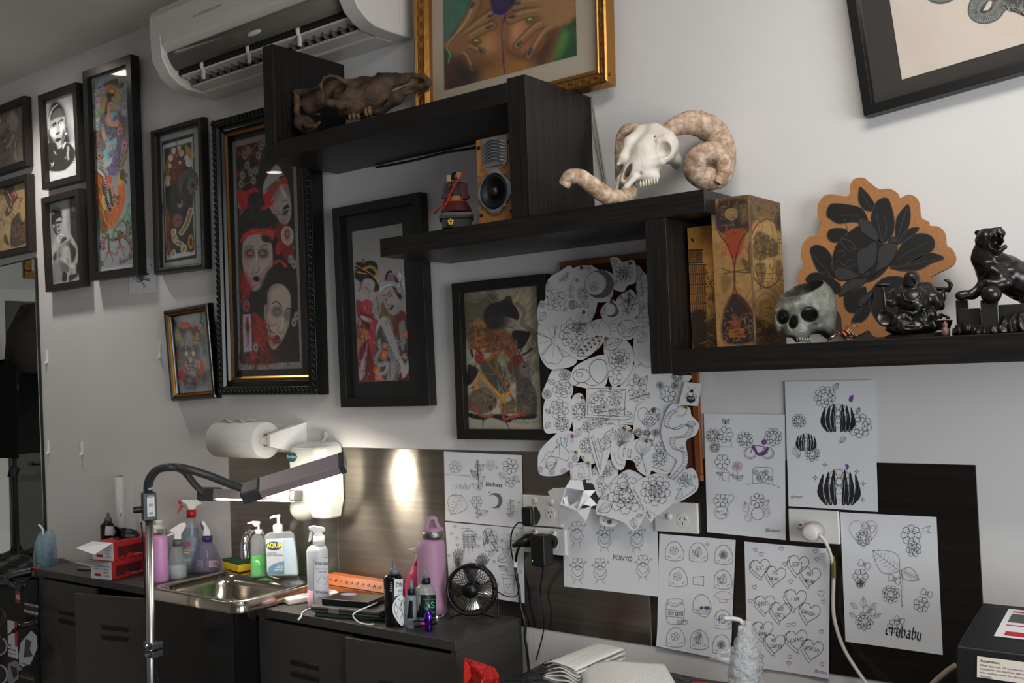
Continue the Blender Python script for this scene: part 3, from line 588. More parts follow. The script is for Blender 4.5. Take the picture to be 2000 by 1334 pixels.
    for pts in ([(285,820),(295,1000)],[(400,840),(415,950)]):a.ln(pts,3.4,'#5c3a30')
    for c in ((300,1010),(420,950)):
        for dx,dy in ((-45,90),(35,100),(60,40),(-40,20)):a.ln([c,(c[0]+dx*.6,c[1]+dy*.4),(c[0]+dx,c[1]+dy)],2.2,'#8c4a3e')
    a.ell(180,1090,9,80,'#8b7a36');a.ell(180,1000,8,20,'#7d8f98');a.fill([(205,1110),(235,1105),(235,1165),(208,1170)],'#7d4a44',curve=False)
picture('tall narrow print of a goddess with a phoenix, in wide black frame',[(161,144.6),(255.3,108.6),(270,537.4),(175.8,548.2)],.04,FLAT(.034,.04),M('frame_black_satin','#191817',.3),a_goddess,1.3)
# --- bison and castle
def a_bison(a):
    a.o(280,220,4.043);a.fill([(0,0),(566,0),(566,1334),(0,1334)],'#8d9190',curve=False);a.fill([(145,230),(398,160),(420,1148),(172,1187)],'#1f1f1e',curve=False);a.fill([(155,258),(388,190),(408,1122),(182,1165)],'#9fa29f',curve=False)
    a.fill([(163,285),(380,230),(400,1090),(185,1125)],'#2e2b1e',curve=False);a.fill([(176,790),(215,780),(215,1115),(184,1123)],'#8d4a22',curve=False);a.scrib((180,820,212,1100),14,50,1.4,['#3f1e12'],(80,100),.1)
    for i in range(12):a.ln([(190+a.rng.uniform(-35,20),600-20*i),(170+10*i,440-14*i),(200+11*i,330-8*i)],1.2,'#a5762e' if i % 2 else '#6b5524')
    for i in range(8):a.ln([(330,420),(340+8*i,350),(330+9*i,250+8*i)],1.2,'#b08b3a')
    for x,y,r in ((240,300,24),(215,360,22),(280,280,18),(300,320,26),(195,520,26),(190,560,24),(210,420,18),(340,360,22),(362,400,30),(345,375,18),(290,395,14)):a.ell(x,y,r*.8,r,'#a9b0ad' if r != 26 else '#b09a72');a.curls((x-4,y-4,x+4,y+4),1,r*.6,.9,'#5d6664')
    a.fill([(215,580),(225,430),(238,350),(250,330),(262,240),(278,330),(280,410),(300,470),(260,560)],'#5d1f1c',curve=False);a.fill([(295,440),(300,380),(315,330),(330,390),(335,430),(300,460)],'#55201c',curve=False);a.ln([(262,180),(263,250)],1,'#2d2626');a.ln([(240,470),(255,560)],2,'#7d2e28');a.ell(262,340,5,7,'#b0763a');a.ell(247,432,5,7,'#b0763a')
    a.fill([(180,620),(220,570),(270,560),(300,480),(370,440),(420,480),(430,560),(400,640),(390,720),(360,850),(310,900),(240,910),(215,830),(190,760),(175,690)],'#262422',soft=1.2);a.scrib((180,570,380,830),110,50,1,['#12110f','#45413c','#38342f'])
    a.fill([(270,560),(300,480),(370,440),(420,480),(430,560),(410,620),(370,650),(355,600),(375,560),(350,520),(310,560),(300,640)],'#4b4643',soft=1)
    for i in range(9):t=3.4+i*.42;a.ln([(360+55*math.cos(t)*.55,560+70*math.sin(t)*.6),(360+75*math.cos(t),560+110*math.sin(t))],1,'#1d1b1a')
    a.ell(385,570,40,62,'#5d5855');a.ell(392,575,14,22,'#22201e')
    for i in range(8):t=i*.8;a.ln([(390+14*math.cos(t),572+22*math.sin(t)),(388+38*math.cos(t),570+58*math.sin(t))],.9,'#272422')
    a.ell(290,720,20,32,'#8c6a60',15);a.ell(286,705,14,18,'#17110f');a.ln([(265,690),(290,675),(310,690)],1.6,'#0c0b0a');a.fill([(145,720),(165,710),(190,760),(205,790),(180,790),(160,770),(155,800),(140,810)],'#5a5653',soft=1);a.fill([(230,850),(260,800),(305,820),(300,880),(250,910)],'#6d4a3e',soft=1.2);a.ln([(240,880),(270,850),(300,850)],1,'#2b1a15')
    a.fill([(310,900),(380,820),(400,1080),(330,1090),(220,1060),(230,930)],'#2a2d22',soft=1.5);a.scrib((230,900,395,1080),40,50,1.4,['#151712','#474a38','#3a2c1e'])
    for pts in ([(300,950),(345,870),(375,770)],[(240,935),(250,1010),(300,1040)],):
        a.ln(pts,9,'#c9c5bb');a.ln(pts,7,'#7d6444')
    for x,y,r in ((238,945,22),(320,1075,30),(237,1110,24),(260,1000,18)):a.ell(x,y,r*.75,r*1.15,'#c9c5bb',15);a.ell(x,y,r*.6,r,'#8a6f4c',15)
    a.ell(373,1020,20,56,'#b07c28');a.ell(375,1020,12,38,'#3a2018');a.ell(375,1020,6,18,'#6b2418')
picture('print of a dark bison head and red castle in a narrow black frame',[(292.9,255),(390.6,227.4),(399.5,524.7),(299.3,537)],.036,[(0,.022),(.006,.036),(.018,.034),(.026,.024),(.026,.014)],M('frame_black_worn','#17130f',.33,bump=(60,.3,.003)),a_bison,1.55)
# --- big gothic frame
def face(a,e,skin='#8f827e'):
    a.fill(e,skin,soft=1.2)
def a_goth(a):
    a.o(430,240,4.943);a.fill([(-100,-100),(1100,-100),(1100,2900),(-100,2900)],'#75726d',curve=False);a.fill([(150,235),(690,95),(770,2306),(200,2330)],'#141112',curve=False)
    for pts in ([(155,330),(200,290),(250,205)],[(155,275),(190,295)],[(270,380),(300,280),(380,170)],[(165,500),(230,440),(270,380)],[(165,520),(180,490)],[(230,600),(340,500),(420,160)],[(300,310),(360,280),(425,320)]):a.ln(pts,3,'#8a1c18')
    for x,y in ((272,265),(238,313),(262,410),(295,478),(343,460),(216,508),(322,557),(200,590),(393,232),(370,315),(412,190),(195,795),(213,883),(690,1212),(688,1310)):
        a.ell(x,y,28,44,'#4b4740');a.ell(x,y,22,36,'#75706a');a.curls((x-3,y-3,x+3,y+3),2,16,.9,'#22201d');a.ell(x,y,8,13,'#38342f')
    a.fill([(165,640),(240,660),(330,625),(375,660),(300,690),(265,780),(230,860),(200,820),(170,740)],'#8c1a17',soft=1.2);a.scrib((170,640,300,850),40,60,1,['#b3241d','#571010'],(40,110))
    a.fill([(540,405),(590,460),(640,560),(675,700),(685,880),(650,970),(590,975),(520,890),(470,800),(415,680),(425,580),(470,490)],'#8f827e',soft=1.2);a.fill([(540,405),(590,460),(600,520),(540,560),(440,640),(430,580),(480,480)],'#8d8a88',soft=2)
    a.fill([(440,650),(530,560),(555,570),(480,640)],'#25222a',.9,soft=2);a.fill([(565,530),(610,505),(625,520),(575,550)],'#22202a',soft=1.2);a.fill([(415,700),(500,620),(580,550),(640,530),(648,590),(580,600),(520,690),(470,790),(440,790),(420,740)],'#971b16',soft=1);[a.ln([(430+6*i,740-8*i+10*(i % 3)),(520+5*i,640-5*i+8*(i % 3)),(600+3*i,570-2*i)],1,'#5d100e' if i % 2 else '#c02c20') for i in range(8)]
    a.fill([(355,800),(440,790),(520,740),(500,800),(420,840),(370,855)],'#a81f18',soft=1);a.ln([(580,615),(640,690),(645,745),(600,750)],1.2,'#4a3330');a.fill([(575,610),(610,640),(650,720),(630,720)],'#bdb2ae',.8,soft=2);a.fill([(515,640),(590,620),(560,700),(520,760)],'#5d3c3a',.7,soft=5);a.fill([(600,600),(650,600),(670,690),(640,680)],'#6b3a38',.7,soft=4)
    a.fill([(610,820),(655,785),(665,830),(640,880),(612,880)],'#120d0e',soft=1);a.ln([(620,850),(660,825)],1,'#d3c8c4');a.fill([(500,800),(560,900),(600,970),(540,880)],'#9a3a30',.7,soft=4);a.fill([(600,870),(650,890),(600,920)],'#8d2f27',.5,soft=4)
    a.fill([(280,700),(350,670),(420,760),(380,840),(280,800),(265,740)],'#0f0d0e',soft=1.5);a.fill([(180,940),(260,830),(420,840),(540,900),(580,1010),(540,1100),(500,1040),(400,1010),(260,1040),(190,1150)],'#121010',soft=1.5);a.scrib((280,680,400,820),22,90,.8,['#353233'],(70,110));a.scrib((220,840,560,1010),40,120,.8,['#2e2b2b'],(-10,30))
    a.fill([(195,1160),(220,1090),(290,1040),(400,1030),(480,1020),(515,1060),(510,1130),(430,1090),(330,1080),(250,1110)],'#a9241a',soft=1.2);a.scrib((210,1030,510,1110),40,90,1,['#c93a26','#6b140f'],(-20,15),.2)
    a.fill([(540,1000),(620,980),(690,1100),(710,1330),(640,1330),(560,1150)],'#6d1513',soft=2);a.fill([(540,1180),(590,1150),(580,1260),(540,1270)],'#8c1a15',soft=1)
    a.ell(648,1088,60,92,'#b7b0a8',-4)
    for k in range(26):
        t=k*.2417*1.0;a.ln([(648+14*math.cos(t),1070+20*math.sin(t)),(648+58*math.cos(t),1088+90*math.sin(t))],1.1,'#54201d')
    a.ell(645,1060,24,30,'#8d2a2a',0,.8,3)
    a.fill([(230,1140),(300,1085),(400,1080),(470,1140),(500,1200),(500,1420),(440,1560),(385,1650),(330,1640),(260,1530),(220,1380),(215,1230)],'#93857f',soft=1.5);a.fill([(395,1090),(470,1090),(500,1150),(420,1150)],'#1a1717',soft=2)
    for x0,s in ((285,1),(415,-1)):
        a.ell(x0,1260,55,52,'#4a302e',0,.8,5);a.ell(x0,1258,40,34,'#1f1616',0,.9,3);a.ell(x0+4*s,1258,22,18,'#8d6f6a');a.ell(x0,1255,9,10,'#5d3a36')
    a.ln([(235,1205),(275,1185),(320,1200)],1.6,'#1b1516');a.ln([(380,1200),(430,1180),(470,1182)],1.6,'#1b1516');a.ln([(345,1230),(352,1330)],1.4,'#b9aeaa');a.ln([(322,1390),(318,1430),(345,1450),(375,1430),(370,1390)],1,'#3a2220')
    a.o(430,490,4.6);a.fill([(290,250),(325,222),(358,250),(330,280)],'#120c0d',soft=1);a.fill([(240,230),(300,290),(330,330),(290,320)],'#8c3a30',.6,soft=5);a.fill([(370,230),(440,140),(460,100),(440,200),(370,290)],'#8c2f26',.6,soft=5);a.fill([(210,0),(250,80),(240,150),(215,100)],'#9a4a40',.6,soft=5)
    a.fill([(180,170),(240,260),(290,340),(270,420),(200,400),(185,300)],'#7a1816',.9,soft=3);a.scrib((185,160,270,420),40,90,1,['#a8221c','#3b0d0d'],(70,100))
    a.fill([(280,500),(270,380),(350,340),(430,180),(520,110),(620,150),(690,260),(690,500),(640,620),(640,400),(560,300),(470,310),(420,400),(400,560),(360,620)],'#131011',soft=2);a.scrib((290,130,680,420),60,140,.8,['#332e2e','#231f20'],(50,120));a.fill([(470,110),(520,80),(560,90),(600,130),(580,150),(540,100),(490,120)],'#a3211a')
    a.fill([(430,380),(470,310),(550,300),(620,370),(635,480),(620,640),(590,740),(545,820),(490,885),(450,860),(420,760),(400,650),(400,540),(425,470)],'#94877f',soft=1.3);a.fill([(430,360),(480,310),(540,320),(480,340),(440,400)],'#6d4a3a',.6,soft=4)
    for x,y,rx in ((510,545,48),(603,580,28)):a.ell(x,y,rx,48,'#2a2322',15,.85,5);a.ell(x+5,y+5,rx*.5,18,'#6d6461',15)
    a.ln([(470,470),(510,455),(550,500)],2.2,'#171213');a.ln([(590,535),(610,515),(632,525)],2,'#171213');a.ln([(530,680),(515,710),(535,740)],1.1,'#3a2220');a.ln([(570,700),(560,740),(535,745)],1.1,'#3a2220');a.fill([(560,600),(572,610),(560,720),(545,720)],'#b0a49d',.7,soft=2)
    a.fill([(475,780),(510,755),(540,790),(530,830),(480,830)],'#150e0f',soft=1);a.ln([(480,800),(530,800)],1,'#b9aeaa');a.fill([(400,620),(440,740),(550,800),(480,860),(420,770)],'#7c231c',.7,soft=4);a.ell(412,520,16,40,'#85766f',0);a.fill([(430,430),(450,420),(420,620),(400,600)],'#2b2120',.5,soft=3)
    a.fill([(290,570),(340,580),(400,660),(430,760),(410,860),(340,900),(300,780)],'#7c1814',soft=2);a.fill([(205,900),(420,860),(530,1000),(205,1015)],'#3b0f0e',soft=3);a.scrib((210,590,440,1000),110,130,1.4,['#a3221c','#4b0e0d','#8c1b16','#1a0a0a'],(55,110));a.ell(235,495,32,54,'#1a1414');a.ell(235,495,29,50,'#8a827c');a.ell(235,495,25,46,'#171112');a.fill([(235,540),(212,485),(222,460),(235,475),(248,460),(258,485)],'#a01f1c');a.fill([(235,520),(222,488),(235,490),(248,488)],'#1a0d0d')
    a.fill([(204,575),(275,568),(287,900),(212,910)],'#8d8c96',curve=False);a.fill([(238,590),(258,640),(270,690),(255,740),(250,890),(240,740),(222,690),(225,650)],'#241f21',soft=1);a.ln([(215,600),(232,590),(240,620),(228,690),(235,860)],1.6,'#9c201c');a.ln([(265,600),(250,592),(256,650),(262,700),(256,840)],1.6,'#9c201c')
    for x,y in ((320,868),(662,642),(632,75),(665,120),(686,585)):a.ell(x,y,24,42,'#5f5a53');a.ell(x,y,17,33,'#8a847b');a.ell(x,y,8,16,'#332f2b')
    a.scrib((560,640,700,990),40,120,.9,['#2b2727','#1f1c1c','#3a1618'],(50,130));a.tex(4,.1,3)
m_gfill=M('gold_fillet_leaf','#a5722c',.28,.9)
def goth_carve(t,w,h):
    mb=MB();mb.smooth=True;r=.0075
    for side in range(4):
        L=w if side % 2==0 else h;n=int(L/.021)
        for i in range(n):
            s=(i+.5)/n*L;q=.016
            c=[(-w/2+s,-.052,q),(w/2-q,-.052,s),(-w/2+s,-.052,h-q),(-w/2+q,-.052,s)][side]
            mb.ball(c,(r*1.25 if side % 2==0 else r*1.5,r*.9,r*1.5 if side % 2==0 else r*1.25),7,4)
    mb.build('carved_scrolls',M('frame_carved_black','#0f0e0d',.36),t)
picture('large ornate black frame with gold lip holding three pale faces',[(413,236),(603.5,186),(622,770),(428,774)],.05,[(0,.03),(.004,.05),(.03,.052),(.036,.04),(.05,.045),(.056,.034),(.068,.03),(.068,.02)],M('frame_gothic_black','#0f0f0f',.3),a_goth,1.5,mat=M('mount_charcoal','#1c1c1d',.8),print_px=[(452.9,278.4),(574.3,247),(592.4,718.7),(467,723.9)],fillet=(.055,.012,.034,m_gfill),carve=goth_carve)
# --- small demon mask
def a_hannya(a):
    a.o(310,580,6.354);a.fill([(0,0),(826,0),(826,1334),(0,1334)],'#858b8b',curve=False)
    for pts in ([(150,270),(210,245),(250,280),(240,340),(300,420),(180,420),(150,330)],[(280,430),(460,400),(530,480),(570,540),(570,640),(560,700),(520,560)],[(200,640),(260,560),(270,700),(290,880),(240,830),(215,720)],[(310,950),(450,980),(500,920),(520,1080),(400,1150),(310,1110)],[(530,950),(600,930),(600,1030),(580,1090),(540,1040)],[(300,420),(400,390),(440,440),(300,500)]):
        a.fill(pts,'#2c2b2d',.8,soft=6,tex=(5,1.2));a.fill(pts,'#1d1c1e',.5,soft=12,tex=(3,1.5,4))
    a.fill([(300,540),(330,440),(375,415),(420,450),(465,560),(510,620),(515,780),(460,800),(440,920),(400,975),(350,950),(310,830),(265,770),(265,650)],'#5e5c5d',soft=1.5);a.fill([(330,500),(375,430),(420,500),(420,600),(330,600)],'#8b8886',.8,soft=4);a.fill([(290,620),(470,620),(480,680),(290,680)],'#3a3839',.7,soft=4);a.scrib((290,480,490,900),60,50,.9,['#232122','#8f8c8a','#3c3a3b'],(60,120))
    for s,x in ((-1,342),(1,430)):a.ell(x,703,24,32,'#191616');a.ell(x,703,21,29,'#b39f45');a.ell(x+1,703,15,22,'#c3c0b4');a.ell(x+2,703,7,11,'#6d5a48')
    for P,q in (([(212,390),(250,420),(280,500),(305,590),(278,605),(250,540),(238,460)],'#a07a2e'),([(505,335),(470,370),(448,470),(440,580),(470,580),(495,480),(498,400)],'#a07a2e')):a.fill(P,q);a.scrib((min(p[0] for p in P)+12,420,max(p[0] for p in P)-12,570),9,25,1.2,['#3b2a12'],(10,40),.1)
    a.ln([(232,400),(275,480),(295,570)],2,'#66752e');a.ln([(490,360),(462,460),(450,560)],2,'#66752e')
    a.fill([(372,760),(400,740),(420,770),(415,820),(375,820)],'#8d8a88',soft=1.5);a.ln([(360,790),(395,830),(430,790)],1.4,'#1d1b1b');a.fill([(340,850),(400,870),(450,840),(445,890),(345,890)],'#3d5a70',soft=1);a.ln([(375,850),(420,850)],1.4,'#b29a3c');a.ln([(365,890),(400,880),(425,895)],1.4,'#b29a3c');a.ell(352,860,10,30,'#7893a6');a.ell(455,850,12,30,'#7893a6')
    a.ln([(335,800),(340,850),(350,880)],2,'#a8842f');a.ln([(455,780),(465,830),(450,870)],2,'#a8842f');a.fill([(310,820),(330,810),(325,900),(308,870)],'#9c5a26');a.fill([(470,800),(490,830),(480,890),(465,870)],'#9c5a26');a.ln([(365,930),(400,960),(410,920),(430,970)],1,'#b0adaa')
    leaf=lambda P,c='#9c2c18':a.fill(P,c,curve=False)
    leaf([(255,350),(275,295),(285,330),(300,290),(310,330),(355,295),(360,325),(410,330),(385,355),(400,370),(350,375),(310,400),(290,370),(265,370)]);a.ln([(270,345),(320,390),(390,335)],1.4,'#c4602a');a.fill([(300,340),(350,330),(330,380)],'#bb5a28',.8,soft=3)
    leaf([(415,400),(450,370),(465,340),(480,380),(510,420),(525,470),(490,440),(450,450),(430,440)],'#7d2118');a.ln([(445,305),(445,365)],1.6,'#6d2a22');leaf([(205,720),(240,715),(262,770),(225,790),(235,760)]);leaf([(240,870),(255,930),(300,865),(310,930),(330,960),(310,1000),(305,1065),(275,1020),(245,1020),(225,990),(250,970)],'#9a2a1a');a.ln([(265,1030),(268,1115)],1.5,'#7d2118');leaf([(535,755),(550,820),(568,810),(560,890),(560,920),(545,960),(525,960),(515,900),(518,800)],'#a5441e');leaf([(495,480),(510,520),(500,560),(485,550)],'#9c4a20');leaf([(345,965),(365,1010),(360,1035),(340,1020)],'#7d2a22');a.ln([(462,880),(475,980),(472,1040)],2.2,'#6d1f1c');a.ln([(474,985),(470,1045)],4,'#8d2a1c')
    for i in range(10):a.scrib((510,195+15*i,545,205+15*i),3,22,1,['#222224'],(0,180),.4)
    for i in range(5):a.scrib((540,300+15*i,562,310+15*i),2,18,.9,['#4a2a2c' if i>2 else '#222224'],(0,180),.4)
    a.ln([(535,380),(560,380),(545,410),(565,415),(560,480)],1.3,'#7a2a2c')
m_hlip=M('hannya_gold_lip','#b97a1e',.22,.9)
picture('small glossy black frame with gold lip holding a horned demon mask with red leaves',[(317.9,606),(404.4,591.8),(421,777.5),(333.6,784.6)],.03,[(0,.02),(.006,.03),(.014,.03),(.02,.02),(.026,.02),(.03,.014),(.03,.01)],M('frame_gloss_black','#0a0908',.12),a_hannya,1.7,fillet=(.0185,.008,.0235,m_hlip))
# --- couple in kimono
def a_couple(a):
    a.o(670,490,4.7625);a.fill([(0,-400),(800,-400),(800,1334),(0,1334)],'#6f6f6e',curve=False);a.fill([(108,-60),(570,-60),(570,0),(108,20)],'#6f6f6e',curve=False)
    B='#0f0e0f';SK='#787573'
    a.fill([(110,250),(160,240),(300,270),(310,400),(260,460),(200,480),(130,560),(115,420)],SK,soft=1);a.fill([(110,180),(150,160),(200,110),(260,90),(320,130),(320,200),(290,240),(335,320),(330,370),(285,375),(295,300),(250,260),(190,270),(165,360),(145,370),(150,290),(110,250)],B,soft=1);a.ell(152,135,45,35,B);a.ell(255,140,62,50,B)
    a.ln([(200,165),(260,145),(310,190),(320,240)],5.5,'#85632a');a.ln([(195,150),(270,140),(322,215)],1,'#3d2c10');a.ln([(105,125),(260,215),(345,310)],1.6,'#97702c');a.ln([(120,195),(220,215)],2,'#97702c');a.ell(155,198,10,10,'#97702c');a.ell(190,95,14,24,'#6b3a34');a.fill([(185,310),(240,340),(230,400),(180,360)],'#7d5f60',.7,soft=5);a.ln([(205,335),(240,358)],1.1,B);a.ln([(258,372),(278,375)],1.1,B);a.ln([(225,300),(255,320)],.9,B);a.ln([(242,370),(232,420),(240,435)],.9,B);a.ell(152,325,12,40,SK,5);a.ln([(150,290),(145,360),(155,370)],.9,B)
    a.fill([(120,460),(180,470),(210,450),(260,470),(275,560),(300,640),(330,650),(300,800),(300,930),(280,1000),(310,1160),(290,1210),(150,1215),(135,900),(125,620)],'#6b2629',soft=1);a.fill([(175,500),(210,452),(262,475),(272,570),(240,590),(190,560)],'#7d2f34',soft=1);a.fill([(160,560),(200,580),(260,610),(250,650),(190,640)],'#561416',soft=1);a.fill([(165,600),(260,635),(260,662),(180,640)],'#8d7a80',soft=1);a.fill([(125,600),(200,660),(255,690),(245,740),(210,700)],'#3f1315',soft=1)
    a.fill([(135,730),(235,750),(230,820),(200,850),(160,900),(140,960)],'#8d5a3c',soft=1);a.ell(150,775,26,48,'#3a1c20',0,.6);a.fill([(120,520),(130,600),(175,660),(150,700),(125,640)],'#77686a',soft=1);a.fill([(240,740),(270,660),(310,660),(300,940),(270,950),(240,880)],'#8a3238',soft=1);a.fill([(230,850),(215,1000),(200,1150),(160,1200),(150,1100),(200,960)],'#8d7f84',soft=1);a.fill([(230,930),(280,1010),(310,1160),(250,1205),(225,1050)],'#66191b',soft=1)
    for i in range(16):x,y=a.rng.uniform(150,290),a.rng.uniform(480,1180);a.ell(x,y,8,10,'#4a1418' if i % 2 else '#a06a6e',0,.8)
    a.scrib((140,560,300,1200),40,120,.9,['#2a0b0d','#1b090a'],(75,105),.3)
    a.fill([(350,500),(390,480),(430,570),(510,600),(510,680),(470,740),(430,620),(350,630)],'#564524',soft=1);a.scrib((350,500,510,730),22,120,.9,['#2d2410','#6e5a30'],(70,100),.2)
    a.fill([(370,440),(360,380),(400,350),(480,340),(530,420),(520,540),(480,600),(430,580),(395,520)],SK,soft=1);a.fill([(390,290),(410,230),(480,220),(520,300),(460,290)],'#5d4a4c',soft=1);a.ln([(395,260),(420,200),(450,195)],4.5,B);a.fill([(480,225),(510,280),(520,300),(490,290)],B)
    a.fill([(345,330),(400,290),(510,300),(540,330),(510,340),(400,340),(350,400)],'#83898c',soft=1);a.ln([(350,330),(420,300),(520,315)],1,B);a.ln([(350,395),(420,335),(500,330)],1,B);a.fill([(500,200),(525,175),(545,210),(570,210),(580,410),(540,340),(530,290)],'#83898c',soft=1)
    for i in range(6):a.ln([(530,300),(560,230+34*i),(580,215+38*i)],.9,'#26282b')
    a.ln([(500,215),(525,178),(548,215),(570,215)],1,B);a.fill([(460,340),(500,350),(545,420),(525,450)],B,soft=1.5);a.ell(518,365,16,32,'#7d6a64',-8);a.fill([(380,400),(480,370),(460,430),(390,440)],'#7a5a50',.6,soft=6);a.fill([(405,410),(445,365),(440,380),(415,412)],B);a.fill([(358,415),(392,410),(385,420)],B);a.ln([(425,430),(455,405)],1.6,B);a.ln([(375,460),(398,450)],1.2,B);a.ln([(400,440),(405,490),(430,510),(440,490)],1,B);a.fill([(435,540),(455,510),(475,510),(450,550)],B,soft=1.2);a.ln([(415,550),(430,530)],1.5,B)
    a.fill([(285,500),(315,470),(345,530),(340,640),(320,640),(290,560)],SK,soft=1);a.ln([(312,425),(325,500),(345,630)],1.8,'#4c2321')
    for i in range(4):a.ln([(290,510+22*i),(330,520+22*i)],.8,B)
    a.fill([(530,490),(570,440),(585,530),(560,570),(530,550)],SK,soft=1);a.fill([(520,570),(560,560),(590,600),(590,660),(540,680),(520,780),(480,800),(470,750)],'#5a1f22',soft=1)
    a.fill([(530,680),(590,640),(605,900),(605,1000),(560,1040),(510,900),(500,820)],'#35322f',soft=1.5);a.fill([(520,690),(570,660),(580,830),(560,930),(540,900)],'#6a6a69',soft=1.5)
    fl=lambda x,y,r,c='#9c5a3c':[a.ell(x+r*.45*math.cos(k*1.05),y+r*.45*math.sin(k*1.05),r*.55,r*.6,c if k % 2 else '#8a4a30') for k in range(6)]+[a.ell(x,y,r*.3,r*.3,'#b3734c')]
    fl(580,780,36);fl(575,980,30,'#8d6a58');a.fill([(590,940),(612,930),(612,1200),(500,1200),(540,1130),(600,1080)],'#451316',soft=1)
    a.fill([(305,720),(340,640),(390,605),(425,640),(470,760),(530,960),(580,1060),(612,1020),(612,1110),(560,1185),(535,1100),(520,1050),(440,900),(410,840),(400,800),(340,800),(310,830)],'#858482',soft=1);a.ln([(390,605),(425,650),(470,770),(580,1060)],1,B);a.ln([(340,690),(380,760),(440,900),(535,1090)],1,B);a.ln([(395,655),(410,690)],1,B)
    a.fill([(310,780),(350,700),(385,790),(420,880),(440,1000),(500,1060),(520,1110),(490,1200),(400,1205),(300,1150),(300,950)],'#3c3937',soft=2);a.fill([(315,860),(345,810),(355,890),(335,920)],'#77777a',soft=1);fl(388,885,30);fl(375,970,46);fl(320,1110,40);fl(335,1180,40);a.fill([(415,900),(470,960),(490,1030),(440,1010)],'#6d6474',soft=1.5);a.fill([(500,820),(530,850),(520,900),(495,870)],'#6d6474',soft=1.5)
    a.ln([(310,1040),(350,1060),(400,1040),(415,1090),(380,1135),(320,1140)],8,'#7d7d7e');a.ln([(310,1030),(350,1052),(405,1025)],1,B);a.ln([(330,1130),(380,1110),(390,1070)],1.2,B);a.ln([(300,1040),(320,960),(350,920)],6,'#737374');a.fill([(420,1120),(450,1010),(510,1090),(470,1200),(410,1200)],'#77706f',soft=2);a.ln([(430,1060),(440,1190)],1.4,'#4a2e2e');a.scrib((300,800,520,1190),40,60,1,['#141313','#8b8a8a','#54604a'],(40,130));a.scrib((520,700,600,1000),20,60,1,['#141313','#8b8a8a','#54604a'])
    a.ell(345,720,5,40,'#5a2624',20,.7)
picture('black frame with wide black mount holding a print of a kimono couple',[(648.6,408.7),(820,375.6),(838.8,792.7),(666.5,795.5)],.036,FLAT(.03,.036),m_fblack,a_couple,1.8,mat=M('mount_black','#101010',.7),print_px=[(687.6,452.4),(785,436.8),(799.8,742.8),(700.4,746)])
